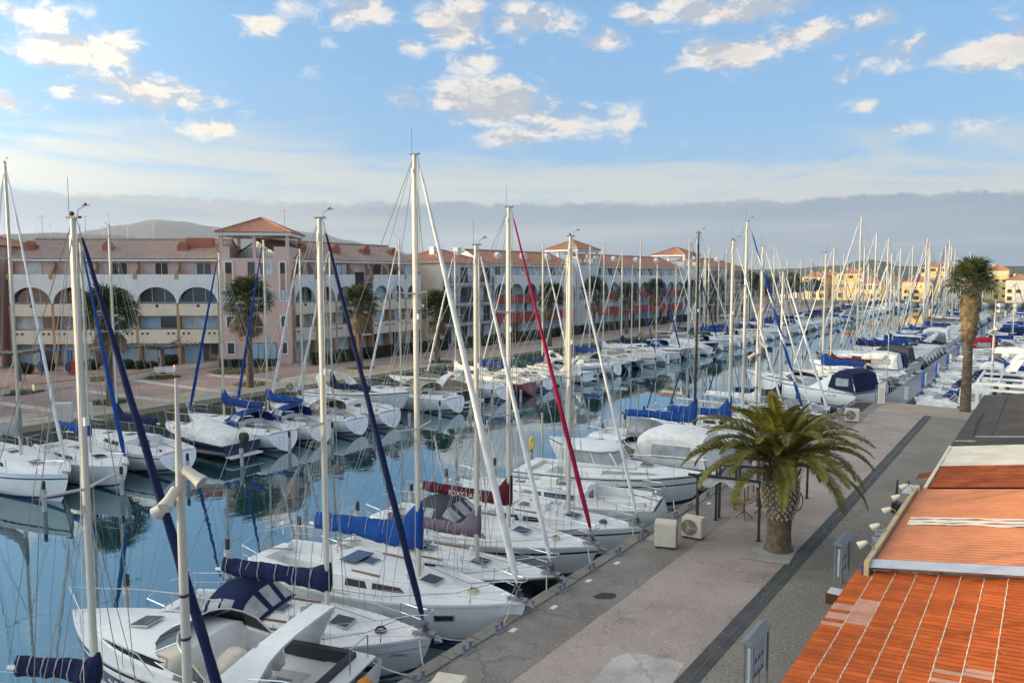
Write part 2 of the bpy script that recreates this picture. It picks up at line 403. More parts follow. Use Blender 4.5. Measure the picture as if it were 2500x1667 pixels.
sheet('water', [(-60, -400), (9000, -400), (9000, 330), (-60, 330)], 0, 'water')
sheet('quay', [(0, -80), (160, -80), (160, QEND), (0, QEND)], 1.0, 'wall_c', th=2.5)
sheet('left_bank', [(-38, -400), (-38, 0), (XL(285), 285), (9000, 285), (9000, 14000), (-9000, 14000), (-9000, -400)][::1], 1.0, 'land', th=2.5)
# near promenade, laid as sheets
sheet('quay_edge', rect(-.05, 1.95, -60, QEND+.05), 1.012, 'quay_edge')
sheet('promenade', rect(1.95, 5.0, -60, 41.5), 1.006, 'promenade')
sheet('road', rect(5.5, 12, -60, 41.5), 1.006, 'road')
sheet('promenade_end', rect(1.95, 40, 41.5, QEND), 1.008, 'sand')
strip = sheet('sett_strip', rect(5.0, 5.5, -60, 41.5), 1.004, 'pale2')
mbs = MB(); mbs.box(-.115, .115, 0, .235, 0, .009); sm_ = mbs.mesh('sett', 'sett')
k = 0; ys = -7.2
rest = MB()
while ys < 41.2:
    for xc in (5.125, 5.375):
        jy = ys + random.uniform(-.006, .006)
        if ys < 28.8: link('sett', sm_, strip, (xc, jy, 1.004+random.uniform(0, .003)), (0, 0, random.uniform(-.02, .02)))
        else: rest.box(xc-.115, xc+.115, jy, jy+.235, 1.004, 1.012)
    ys += .2455
tag(rest.build('sett_row', 'sett', strip), kind='stuff')
# patches, covers and slabs on the promenade
def patch(name, px, z, mat, kind='structure'):
    w = [at(a, b, 1.0) for a, b in px]
    return sheet(name, [(p.x, p.y) for p in w], z, mat)
patch('concrete_patch', [(1440, 1672), (1462, 1645), (1480, 1627), (1496, 1607), (1530, 1594), (1600, 1602), (1673, 1618), (1640, 1672)], 1.014, 'pale')
patch('palm_slab', [(1808, 1362), (1842, 1333), (1950, 1336), (1925, 1378), (1880, 1374)], 1.02, 'pale2')
patch('tar_patch', [(1447, 1456), (1470, 1446), (1502, 1449), (1506, 1456), (1494, 1463), (1458, 1463)], 1.014, 'tar')
patch('side_walk_ramp', [(2060, 1000), (2085, 982), (2130, 984), (2105, 1005)], 1.016, 'tar')
patch('repair_patch', [(1570, 1317), (1596, 1300), (1625, 1302), (1605, 1322)], 1.018, 'pale2')
# left bank paving
def lb(x0, x1, y0, y1): return [(XL(y0)-x0, y0), (XL(y0)-x1, y0), (XL(y1)-x1, y1), (XL(y1)-x0, y1)][::-1]
sheet('left_quay_edge', lb(-.05, 1.2, -200, 284), 1.012, 'pale2')
sheet('left_sand_walk', lb(1.2, 4.6, -200, 284), 1.006, 'sand')
sheet('left_plaza', lb(4.6, 34, -200, 240), 1.004, 'plaza')
def band(a, b, wd):
    p = at(*a, 1.0); q = at(*b, 1.0); e = (q-p).normalized(); nn = Vector((-e.y, e.x, 0))*wd/2
    return sheet('paving_band', [((p-nn).x, (p-nn).y), ((q-nn).x, (q-nn).y), ((q+nn).x, (q+nn).y), ((p+nn).x, (p+nn).y)], 1.009, 'pale')
band((-60, 975), (180, 1010), .9); band((190, 952), (420, 980), .9); band((305, 925), (568, 960), .9); band((505, 915), (705, 932), .9); band((640, 935), (820, 905), .8); band((-20, 1030), (120, 1020), .8)
# hills
def hill(name, prof, dist, depth, base=1.0, mat='mountain', seed=0):
    pts = []
    for i in range(len(prof)-1):
        (a, za), (b, zb) = prof[i], prof[i+1]
        n = max(2, int((b-a)/14))
        for k in range(n): pts.append((lerp(a, b, k/n), lerp(za, zb, sstep(k/n))))
    pts.append(prof[-1])
    secs = []
    for i, (px, py) in enumerate(pts):
        d = pix_dir(px, py); d2 = Vector((d.x, d.y, 0)); s = dist/d2.length
        top = CAMP.z + d.z*s; dn = d2.normalized()
        row = []
        for j in range(13):
            f = (j-6)/6.0
            hgt = base + (top-base)*(1-abs(f)**1.15)
            if 0 < abs(f) < 1: hgt += (top-base)*.10*(mnoise.fractal(Vector((px*.02+seed, f*3.1, .3)), 1.0, 2.0, 4))*min(1, abs(f)*2)*(1-abs(f))*2
            pos = dn*(dist + f*depth)
            row.append((CAMP.x+pos.x, CAMP.y+pos.y, max(base-3, hgt if abs(f) < 1 else base-3)))
        secs.append(row)
    mb = MB(); mb.loft(secs, flip=True); o = mb.build(name, mat, smooth='all'); return tag(o, kind='structure')
D('mountain', c=(.07, .072, .068), r=1.0, var=.35, scale=.004)
D('ridge', c=(.06, .075, .045), r=1.0, var=.4, scale=.01)
hill('mountain', [(60, 660), (150, 585), (220, 562), (300, 549), (380, 536), (440, 540), (520, 553), (580, 566), (640, 562), (700, 561), (780, 570), (850, 587), (930, 606), (1010, 620), (1100, 642), (1260, 662)], 11000, 2600, seed=1)
hill('foothill', [(-300, 590), (-60, 576), (40, 571), (130, 568), (260, 573), (400, 586), (480, 598), (620, 615), (800, 640), (1000, 668)], 7000, 1500, seed=5)
hill('low_ridge', [(1700, 668), (1850, 658), (1960, 655), (2000, 650), (2060, 648), (2090, 637), (2130, 634), (2165, 640), (2190, 649), (2300, 652), (2420, 650), (2600, 648), (2900, 655)], 3600, 500, mat='ridge', seed=9)
# ------------------------------------------------------------------ buildings
D('plaster_pink', c=(.66, .455, .395), r=.92, var=.06, scale=.6, streak=.22, dirtc=(.30, .21, .19), bump=.004, bscale=30)
D('plaster_white', c=(.75, .745, .72), r=.92, var=.05, scale=.6, streak=.25, dirtc=(.46, .45, .42), bump=.004, bscale=30)
D('plaster_cream', c=(.76, .66, .51), r=.92, var=.06, scale=.6, streak=.25, dirtc=(.40, .33, .25), bump=.004, bscale=30)
D('plaster_yellow', c=(.84, .60, .25), r=.92, var=.07, scale=.3, streak=.2, dirtc=(.45, .34, .2))
D('plaster_ochre', c=(.44, .27, .155), r=.92, var=.08, scale=.6, streak=.2, dirtc=(.3, .16, .08))
D('plaster_red', c=(.40, .065, .045), r=.9, var=.08, scale=.6, streak=.2, dirtc=(.25, .05, .04))
D('plaster_brick', c=(.36, .13, .08), r=.9, var=.1, scale=1)
D('plaster_bluegrey', c=(.62, .63, .62), r=.92, var=.06, scale=.6, streak=.3, dirtc=(.36, .36, .35))
D('roof_tile', c=(.345, .25, .21), r=.9, var=.14, scale=2.2, dirt=.28, dirtc=(.13, .105, .085), dscale=.9)
D('roof_tile_red', c=(.40, .19, .12), r=.9, var=.18, scale=2.2, dirt=.25, dirtc=(.16, .11, .09), dscale=.9)
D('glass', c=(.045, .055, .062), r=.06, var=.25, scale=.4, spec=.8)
D('curtain', c=(.52, .58, .60), r=.25, var=.18, scale=1.2, spec=.6)
D('shutter', c=(.055, .03, .025), r=.6, var=.15)
D('shutter_blue', c=(.30, .46, .55), r=.45, var=.12, scale=1.0)
D('frame_white', c=(.70, .70, .68), r=.5, var=.05)
D('frame_blue', c=(.03, .09, .20), r=.5, var=.05)
D('frame_dark', c=(.03, .025, .024), r=.5, var=.05)
D('rail_metal', c=(.10, .09, .10), r=.5, metal=.4, var=.1)
D('painted_hole_shade', c=(.05, .025, .02), r=.9, var=.1)  # dark colour painted for the shade inside vent holes and arches
D('orange_blind', c=(.45, .11, .02), r=.7, var=.1)
_unit = {}
def unit_box(mat):
    if mat not in _unit:
        mb = MB(); mb.box(-.5, .5, -.5, .5, -.5, .5); _unit[mat] = mb.mesh('block', mat)
    return _unit[mat]
def ub(name, mat, parent, x0, x1, y0, y1, z0, z1):
    o = link(name, unit_box(mat), parent, ((x0+x1)/2, (y0+y1)/2, (z0+z1)/2)); o.scale = (x1-x0, y1-y0, z1-z0); return o
def window(b, x0, x1, z0, z1, y, n=2, frame='frame_white', pane='glass', ft=.05):
    """a window: frame ring as one part, each pane a sub-part"""
    mb = MB()
    mb.box(x0, x1, y-.06, y+.02, z0, z0+ft); mb.box(x0, x1, y-.06, y+.02, z1-ft, z1)
    w = (x1-x0-ft)/n
    for i in range(n+1): mb.box(x0+i*w, x0+i*w+ft, y-.055, y+.02, z0+ft, z1-ft)
    f = mb.build('window', frame, b)
    for i in range(n):
        p = pane if isinstance(pane, str) else random.choice(pane)
        ub('pane', p, f, x0+i*w+ft, x0+(i+1)*w, y-.03, y-.01, z0+ft, z1-ft)
    return f
def tiles(mb, x0, x1, ya, za, yb, zb, pitch=.27, amp=.055, courses=1):
    """a pitched run of barrel tiles from the eave (ya, za) up to the ridge (yb, zb)"""
    n = max(1, int((x1-x0)/pitch)); p = (x1-x0)/n
    sl = Vector((0, yb-ya, zb-za)); nr = Vector((0, -(zb-za), yb-ya)).normalized()
    for c in range(courses):
        t0, t1 = c/courses, (c+1)/courses
        secs = []
        for tt, lift in ((t0, .02), (t1, -.012)):
            row = []
            for i in range(n*4+1):
                a = i*math.pi/2; h = amp*(.5+.5*math.cos(a))+lift
                row.append((x0+i*p/4, ya+sl.y*tt+nr.y*h, za+sl.z*tt+nr.z*h))
            secs.append(row)
        mb.loft(secs, flip=(yb < ya))
def chimney(b, x, y, z, w=1.1, h=1.0, mat='plaster_brick', rnd=True):
    mb = MB()
    if rnd:
        prof = [(-w/2, 0), (-w/2, h*.5)] + [(-w*.42*math.cos(math.pi*k/10), h*.55+w*.42*math.sin(math.pi*k/10)) for k in range(11)] + [(w/2, h*.5), (w/2, 0)]
        vs = [(x+px, y-.35, z+pz) for px, pz in prof]+[(x+px, y+.35, z+pz) for px, pz in prof]; n = len(prof)
        mb.add(vs, [tuple(range(n)), tuple(range(n, 2*n))[::-1]]+[(i, n+i, n+(i+1) % n, (i+1) % n) for i in range(n)])
        mb.box(x-w/2-.08, x+w/2+.08, y-.42, y+.42, z+h*.46, z+h*.54)
    else:
        mb.box(x-w/2, x+w/2, y-.4, y+.4, z, z+h); mb.box(x-w/2-.1, x+w/2+.1, y-.5, y+.5, z+h, z+h+.12)
    return mb.build('chimney', mat, b)
def antenna(b, x, y, z, h=1.6):
    mb = MB(); mb.tube([(x, y, z), (x, y, z+h)], .025, 5); mb.tube([(x-.5, y, z+h*.95), (x+.5, y, z+h*.95)], .015, 4)
    for k in range(5): mb.tube([(x-.45+.2*k, y-.25+.03*k, z+h*.95), (x-.45+.2*k, y+.25-.03*k, z+h*.95)], .01, 4)
    return mb.build('aerial', 'wire', b)
LV = dict(base=.9, g1=3.3, p1=4.75, w1=6.15, p2=7.45, arc=9.15, top=10.5, win=11.8, eave=12.1, ridge=14.3)
def arch_panel(mb, x0, x1, z0, z1, rise, y0, y1, marg=.1, top=None):
    """a wall panel with an elliptical arch opening standing on z0"""
    n = 18; xa, xb = x0+marg, x1-marg; cx = (xa+xb)/2; a = (xb-xa)/2
    cur = [(cx-a*math.cos(math.pi*k/n), z0+rise*math.sin(math.pi*k/n)) for k in range(n+1)]
    for y, fl in ((y0, False), (y1, True)):
        vs = []; fs = []
        for (x, z) in cur: vs += [(x, y, z), (x, y, z1)]
        for k in range(n): f = (2*k, 2*k+2, 2*k+3, 2*k+1); fs.append(f[::-1] if fl else f)
        mb.add(vs, fs)
        for u, v in ((x0, xa), (xb, x1)):
            f = (0, 1, 2, 3); mb.add([(u, y, z0), (v, y, z0), (v, y, z1), (u, y, z1)], [f[::-1] if fl else f])
    mb.loft([[(x, y0, z) for x, z in cur], [(x, y1, z) for x, z in cur]])
    mb.add([(x0, y0, z1), (x1, y0, z1), (x1, y1, z1), (x0, y1, z1)], [(0, 1, 2, 3)])
def arcade_block(name, label, p0, p1, n, white='plaster_white', par='plaster_cream', wall='plaster_pink', fin='plaster_ochre', pier='plaster_ochre', roof='roof_tile', chim='plaster_brick', holes=True, gap=(), chims=(.25, .6), lite=False, depth=10.5, zoff=0.0, rb='plaster_brick'):
    a = Vector(p0); b = Vector(p1); e = b-a; L = e.length
    B = thing(name, label, 'building', (a.x, a.y, 0), math.atan2(e.y, e.x))
    w = L/n; z = {k: v+(zoff if k != 'base' else 0) for k, v in LV.items()}
    mb = MB(); mb.box(0, L, 1.05, depth, z['base'], z['eave']-.08); mb.build('wall', wall, B)
    rm = MB(); tiles(rm, -.15, L+.15, .55, z['eave'], depth/2+.4, z['ridge']); tiles(rm, -.15, L+.15, depth+.4, z['eave'], depth/2+.4, z['ridge'])
    tag(rm.build('roof_tiles', roof, B), kind='stuff')
    mb = MB(); mb.add([(0, 1.05, z['eave']-.1), (0, depth, z['eave']-.1), (0, depth/2+.4, z['ridge']-.1), (L, 1.05, z['eave']-.1), (L, depth, z['eave']-.1), (L, depth/2+.4, z['ridge']-.1)], [(0, 2, 1), (3, 4, 5)])
    mb.box(-.1, L+.1, .5, .62, z['eave']-.22, z['eave']-.03); mb.build('eave_board', 'frame_white', B)
    mb = MB(); mb.tube([(-.15, depth/2+.4, z['ridge']+.06), (L+.15, depth/2+.4, z['ridge']+.06)], .13, 6); mb.build('ridge_cap', roof, B)
    for c in chims: chimney(B, L*c, 2.9, z['eave']+.9, random.uniform(1.0, 1.3), 1.05, chim, True)
    if lite:
        mb = MB(); mb.box(0, L, -.05, .98, z['base'], z['top']); mb.build('front', white, B); return B
    for i in range(n+1):
        x = i*w
        ub('pier', pier, B, x-.13, x+.13, -.03, 1.04, z['base'], z['p2']-.06)
        mb = MB(); x0, x1 = x-.09, x+.09
        zz = z['top']+.002
        mb.add([(x0, .05, zz), (x1, .05, zz), (x1, 1.05, zz), (x0, 1.05, zz), (x0, .05, zz+.35), (x1, .05, zz+.35), (x1, 1.05, z['win']), (x0, 1.05, z['win'])], [(3,2,1,0),(4,5,6,7),(0,1,5,4),(1,2,6,5),(2,3,7,6),(3,0,4,7)])
        mb.build('dividing_fin', fin, B)
    for i in range(n):
        x0, x1 = i*w+.13, (i+1)*w-.13
        if i in gap:
            for zz, zt in ((3.2, 4.4), (5.9, 7.1), (8.6, 9.8)):
                ub('floor_slab', 'plaster_white', B, x0, x1, .1, 1.04, zz+zoff, zz+.18+zoff)
                mb = MB()
                for k in range(14): xx = lerp(x0, x1, (k+.5)/14); mb.box(xx-.012, xx+.012, .12, .145, zz+.2+zoff, zz+1.15+zoff)
                mb.box(x0, x1, .11, .155, zz+1.15+zoff, zz+1.2+zoff); mb.build('balcony_railing', 'rail_metal', B)
                window(B, x0+.3, x1-.3, zz+.25+zoff, zz+2.2+zoff, 1.04, 2, 'frame_dark', 'shutter')
            continue
        # ground floor glazing
        window(B, x0+.1, x1-.1, z['base']+.15, z['g1']-.05, .98, random.choice((2, 3)), 'frame_white', ('curtain', 'curtain', 'shutter_blue', 'glass'))
        # first balcony
        ub('floor_slab', white, B, x0, x1, .12, 1.04, z['g1']-.02, z['g1']+.16)
        pr = ub('balcony_parapet', par, B, x0, x1, -.02, .11, z['g1'], z['p1'])
        if holes:
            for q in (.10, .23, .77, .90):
                xx = lerp(x0, x1, q); ub('vent_hole_shade', 'painted_hole_shade', B, xx-.11, xx+.11, -.035, .02, z['p1']-.52, z['p1']-.30)  # solid dark box on the parapet; its colour stands for the hole's shade
        window(B, x0+.03, x1-.03, z['p1']+.04, z['w1'], .75 if random.random() < .6 else .98, random.choice((2, 3, 3)), 'frame_white', ('curtain', 'glass', 'curtain', 'shutter_blue'))
        # second balcony
        ub('floor_slab', white, B, x0, x1, .12, 1.04, z['w1']+.04, z['w1']+.2)
        ub('balcony_parapet', par, B, x0, x1, -.02, .11, z['w1']+.05, z['p2'])
        if holes: xx = (x0+x1)/2; ub('vent_hole_shade', 'painted_hole_shade', B, xx-.14, xx+.14, -.035, .02, z['p2']-.36, z['p2']-.08)
        # arcade and terrace parapet
        mb = MB(); arch_panel(mb, i*w, (i+1)*w, z['p2']+.03, z['top'], z['arc']-z['p2'], -.08, .14)
        mb.build('arcade_panel', white, B)
        ub('arch_rail', 'frame_blue', B, x0, x1, .0, .06, z['p2']+.035, z['p2']+.10)
        sty = random.random()
        if sty < .75: window(B, i*w+.15, (i+1)*w-.15, z['p2']+.1, z['arc']+.15, .55, 3, 'frame_white', ('curtain', 'glass', 'glass'))
        else: window(B, lerp(x0, x1, .25), lerp(x0, x1, .7), z['p2']+.1, z['arc']-.1, 1.0, 2, 'frame_dark', ('orange_blind' if rb else 'glass', 'glass'))
        ub('terrace_slab', white, B, i*w+.1, (i+1)*w-.1, .16, 1.04, z['arc']+.3, z['arc']+.5)
        # top floor
        wx = lerp(x0, x1, random.uniform(.25, .4)); ww = random.uniform(1.3, 1.8)
        window(B, wx, wx+ww, z['arc']+.75, z['win']-.05, 1.03, 2, random.choice(('frame_dark', 'frame_white')), random.choice(('shutter', 'glass', 'curtain')))
        # scupper notches in the white parapet
        ub('scupper', pier, B, i*w-.2, i*w+.2, -.11, .05, z['top']-.5, z['top']+.012)
    return B
def hip_roof(mb, x0, x1, y0, y1, z0, zr, ov=.4):
    """hipped barrel-tile roof; pyramid when the plan is square"""
    cx0, cx1 = x0-ov, x1+ov; cy0, cy1 = y0-ov, y1+ov; hx, hy = (cx1-cx0)/2, (cy1-cy0)/2
    mx, my = (cx0+cx1)/2, (cy0+cy1)/2
    rl = max(0, hx-hy); rl2 = max(0, hy-hx)
    A = [(cx0, cy0), (cx1, cy0), (cx1, cy1), (cx0, cy1)]
    T = [(mx-rl, my-rl2), (mx+rl, my-rl2), (mx+rl, my+rl2), (mx-rl, my+rl2)]
    for i in range(4):
        a, b = Vector((*A[i], z0)), Vector((*A[(i+1) % 4], z0)); c, d = Vector((*T[(i+1) % 4], zr)), Vector((*T[i], zr))
        n = max(2, int((b-a).length/.27)); rows = []
        nr = (b-a).cross(d-a).normalized()
        for tt in (0, .999):
            row = []
            for k in range(n*4+1):
                p = a.lerp(b, k/(n*4)).lerp(d.lerp(c, k/(n*4)), tt); row.append(p+nr*(.05*(.5+.5*math.cos(k*math.pi/2)))*(1-tt))
            rows.append(row)
        mb.loft(rows)
    return A, T
def hips(b, A, T, z0, zr, mat):
    mb = MB()
    for i in range(4): mb.tube([(*A[i], z0+.03), (*T[i], zr+.05)], .11, 6)
    if (Vector(T[0])-Vector(T[1])).length > .1: mb.tube([(*T[0], zr+.05), (*T[1], zr+.05)], .11, 6)
    if (Vector(T[1])-Vector(T[2])).length > .1: mb.tube([(*T[1], zr+.05), (*T[2], zr+.05)], .11, 6)
    mb.build('hip_cap', mat, b)
def belvedere(B, x0, x1, y0, y1, zt, zb, zr, post='plaster_pink', beam='plaster_white', roof='roof_tile_red', mid=True):
    """open rooftop lookout: corner posts, beam ring, hipped roof"""
    s = .32
    xs = [x0, x1-s] + ([(x0+x1)/2-s/2] if mid else []); ys = [y0, y1-s]
    for x in xs:
        for y in ys: ub('post', post, B, x, x+s, y, y+s, zt, zb)
    mb = MB(); mb.box(x0-.25, x1+.25, y0-.25, y0+.2, zb, zb+.32); mb.box(x0-.25, x1+.25, y1-.2, y1+.25, zb, zb+.32); mb.box(x0-.25, x0+.2, y0+.2, y1-.2, zb, zb+.32); mb.box(x1-.2, x1+.25, y0+.2, y1-.2, zb, zb+.32)
    mb.box(x0+.2, x1-.2, y0+.2, y1-.2, zb+.18, zb+.3); mb.build('roof_beam', beam, B)
    mb = MB(); A, T = hip_roof(mb, x0, x1, y0, y1, zb+.33, zr); r = mb.build('lookout_roof', roof, B); tag(r, kind='stuff')
    hips(B, A, T, zb+.33, zr, roof)
def rail(b, x0, x1, y, z, h=.95, n=20, mat='rail_metal'):
    mb = MB(); mb.box(x0, x1, y-.02, y+.02, z+h-.04, z+h); mb.box(x0, x1, y-.02, y+.02, z+.06, z+.10)
    for k in range(n+1): xx = lerp(x0, x1, k/n); mb.box(xx-.012, xx+.012, y-.012, y+.012, z+.10, z+h-.04)
    return mb.build('railing', mat, b)
def tower(name, label, p0, p1, depth=7.5, zt=12.2, par=13.4, zb=14.55, zr=16.6, wall='plaster_pink', post='plaster_pink', beam='plaster_white', roof='roof_tile_red', detail=True):
    a = Vector(p0); b = Vector(p1); e = b-a; L = e.length
    B = thing(name, label, 'building', (a.x, a.y, 0), math.atan2(e.y, e.x))
    mb = MB(); mb.box(0, L, 0, depth, .9, zt); mb.box(0, L*.15, 0, .25, zt, par); mb.box(L*.78, L, 0, .25, zt, par); mb.box(0, .25, .25, depth, zt, par); mb.box(L-.25, L, .25, depth, zt, par); mb.box(.25, L-.25, depth-.25, depth, zt, par)
    mb.build('wall', wall, B)
    rail(B, L*.15, L*.78, .1, zt)
    belvedere(B, .05, L-.05, .02, depth-.02, par if False else zt, zb, zr, post, beam, roof)
    if not detail: return B
    for fx in (.13, .90):
        x = L*fx; w = .34 if fx < .5 else .26
        mb = MB(); mb.box(x-w-.14, x+w+.14, -.07, -.003, 7.65, 7.79); mb.box(x-w-.14, x+w+.14, -.07, -.003, 11.75, 11.89); mb.box(x-w-.14, x-w, -.07, -.003, 7.79, 11.75); mb.box(x+w, x+w+.14, -.07, -.003, 7.79, 11.75); mb.build('window_surround', 'plaster_white', B)
        ub('shutter', 'shutter', B, x-w, x+w, -.04, -.004, 10.6, 11.75); ub('panel', 'plaster_ochre', B, x-w, x+w, -.045, -.004, 8.95, 10.6)
        window(B, x-w, x+w, 7.79, 8.95, -.02, 1, 'frame_dark', 'curtain')
        for z0 in (2.15, 4.95):
            mb = MB(); z1 = z0+1.15
            mb.box(x-w-.12, x+w+.12, -.05, -.003, z0-.12, z0); mb.box(x-w-.12, x+w+.12, -.05, -.003, z1, z1+.12); mb.box(x-w-.12, x-w, -.05, -.003, z0, z1); mb.box(x+w, x+w+.12, -.05, -.003, z0, z1); mb.build('window_surround', 'plaster_white', B)
            ub('pane', 'glass', B, x-w, x+w, -.03, -.004, z0, z1)
    window(B, L*.57, L*.755, 10.45, 11.75, -.02, 2, 'frame_white', ('glass', 'curtain')); window(B, L*.57, L*.755, 7.7, 8.95, -.02, 2, 'frame_white', 'curtain')
    ub('stair_panel', 'glass', B, L*.40, L*.50, -.03, -.004, 9.4, 11.8); ub('stair_panel', 'shutter_blue', B, L*.40, L*.50, -.03, -.004, 4.2, 8.9)  # upper dark panel paints the shade of a recess; the wall is uncut
    window(B, L*.43, L*.78, 1.05, 3.3, -.03, 4, 'frame_blue', 'shutter_blue')
    return B
def house(name, label, x0, x1, y0, y1, h, wall='plaster_yellow', roof='roof_tile_red', rz=0, loc=None, floors=3, cols=5, roofh=2.0, arch=0, group=None, gable=False, wpane=('glass', 'shutter', 'curtain'), sides=True):
    """a free-standing block: local origin at the front left corner"""
    B = thing(name, label, 'building', loc or (x0, y0, 0), rz, group); W = x1-x0; Dp = y1-y0
    mb = MB(); mb.box(0, W, 0, Dp, .9, h); mb.build('wall', wall, B)
    mb = MB(); A, T = hip_roof(mb, 0, W, 0, Dp, h, h+roofh); tag(mb.build('roof_tiles', roof, B), kind='stuff'); hips(B, A, T, h, h+roofh, roof)
    fh = (h-1.0)/floors
    for f in range(floors):
        for c in range(cols):
            xa = W*(c+.22)/cols; xb = W*(c+.78)/cols; z0 = 1.0+f*fh+fh*.3; z1 = 1.0+f*fh+fh*.82
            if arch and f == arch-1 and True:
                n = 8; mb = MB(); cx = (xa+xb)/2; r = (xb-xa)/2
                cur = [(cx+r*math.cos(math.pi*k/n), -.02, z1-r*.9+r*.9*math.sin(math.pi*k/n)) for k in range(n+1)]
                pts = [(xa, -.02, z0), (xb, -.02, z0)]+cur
                mb.add(pts, [tuple(range(len(pts)))]); mb.build('arch_opening_shade', 'painted_hole_shade', B)  # flat dark sheet on the wall, painting the shade inside the arch
            else:
                ub('pane', random.choice(wpane), B, xa, xb, -.03, .05, z0, z1)
                if random.random() < .5: ub('balcony_parapet', wall, B, xa-.25, xb+.25, -.5, -.04, z0-.3, z0+.5)
        if sides:
            for c in range(2):
                ya = Dp*(c+.35)/2; ub('pane', random.choice(wpane), B, -.03, .05, ya, ya+1.0, 1.0+f*fh+fh*.35, 1.0+f*fh+fh*.8)
    chimney(B, W*.3, Dp*.4, h+roofh*.4, .8, 1.2, wall, False)
    if W > 9: chimney(B, W*.75, Dp*.55, h+roofh*.4, .8, 1.2, wall, False)
    return B
# --- the crescent on the left bank
blA = arcade_block('apartment_building', 'four storey apartment block with wide white arches, cream balconies and mauve tiled roof', (-75.6, 18.0), (-59.6, 31.4), 5, chims=(.04, .42, .79))
for x in (1.0, 5.5): antenna(blA, x, 5, LV['ridge'], 2.6)
ub('roof_vent', 'plaster_brick', blA, 16.6, 19.4, 3.4, 4.4, LV['ridge']-1.0, LV['ridge']+.15)
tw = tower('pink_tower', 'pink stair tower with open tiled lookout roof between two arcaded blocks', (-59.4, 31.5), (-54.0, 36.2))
antenna(tw, 6.0, 4, 15.2, 2.4)
blB = arcade_block('apartment_building', 'arcaded block with ochre dividing fins and a railed stair recess beside pink tower', (-54.6, 37.2), (-56.3, 59.0), 7, gap=(3,), chims=(.18, .42, .66, .9), rb=None)
blC = arcade_block('apartment_building', 'white arcaded block with red balcony parapets behind the palms', (-55.8, 74.5), (-54.6, 96.0), 6, par='plaster_red', wall='plaster_bluegrey', pier='plaster_white', fin='plaster_white', roof='roof_tile_red', chim='plaster_white', holes=False, chims=(.2, .5, .8), rb=None)
blC2 = arcade_block('apartment_building', 'longer white arcaded block with red parapets between two lookout towers', (-54.2, 103.0), (-52.4, 137.0), 9, par='plaster_red', wall='plaster_bluegrey', pier='plaster_white', fin='plaster_white', roof='roof_tile_red', chim='plaster_white', holes=False, chims=(.12, .3, .55, .8), rb=None)
tower('white_tower', 'white tower with open tiled lookout beside red parapet block', (-54.4, 96.2), (-54.0, 102.8), 6.5, wall='plaster_bluegrey', post='plaster_white', detail=False)
tower('white_tower', 'white tower with broad tiled lookout at the far end of arcades', (-52.4, 137.2), (-52.1, 145.0), 7.5, wall='plaster_white', post='plaster_white', detail=False)
# end block with dark balconies between the two arcaded runs
def balcony_block(name, label, p0, p1, nb, depth, endwall, wall, h=12.0, roofh=2.0, rows=4, bal='plaster_bluegrey', railm='rail_metal', group=None):
    a = Vector(p0); b = Vector(p1); e = b-a; L = e.length
    B = thing(name, label, 'building', (a.x, a.y, 0), math.atan2(e.y, e.x), group)
    mb = MB(); mb.box(0.12, L, 0, depth, .9, h); mb.build('wall', wall, B)
    ub('end_wall', endwall, B, -.13, .12, -.35, depth, .9, h+.3)
    mb = MB(); A, T = hip_roof(mb, 0, L, 0, depth, h+.05, h+roofh); tag(mb.build('roof_tiles', 'roof_tile_red', B), kind='stuff'); hips(B, A, T, h+.05, h+roofh, 'roof_tile_red')
    w = (L-.3)/nb
    for f in range(rows):
        z0 = 1.0+f*(h-1)/rows
        for i in range(nb):
            x0, x1 = .35+i*w, .35+(i+1)*w-.35
            window(B, x0+.2, x1-.2, z0+.2, z0+2.3, -.02, 2, 'frame_dark', ('glass', 'shutter', 'curtain'))
            if f > 0:
                ub('floor_slab', bal, B, x0, x1, -1.1, -.09, z0-.1, z0+.06); rail(B, x0, x1, -1.08, z0+.06, 1.0, 14, railm)
    chimney(B, L*.3, depth*.4, h+roofh*.5, .9, 1.3, 'plaster_white', False); chimney(B, L*.7, depth*.35, h+roofh*.5, .9, 1.3, 'plaster_white', False)
    return B
balcony_block('apartment_building', 'block with sunlit cream end wall and dark railed balconies', (-55.0, 61.5), (-55.6, 73.6), 3, 10, 'plaster_cream', 'plaster_bluegrey')
balcony_block('apartment_building', 'cream hip-roofed block past the far lookout tower beside pine wood', (-53.5, 147.0), (-52.5, 176.0), 6, 11, 'plaster_cream', 'plaster_cream', 12.2, 2.4)
balcony_block('apartment_building', 'dark balconied block set against the end of arcaded crescent', (-86.5, 6.5), (-76.4, 17.2), 3, 11, 'plaster_pink', 'plaster_pink', 13.4, 2.2)
# the bank goes on outside the picture: its block keeps the low sun off the boats
arcade_block('apartment_building', 'long arcaded block on the left bank before the plaza', (-56, -118), (-56, 2), 30, lite=True, chims=(.2, .4, .6, .8), zoff=.6)
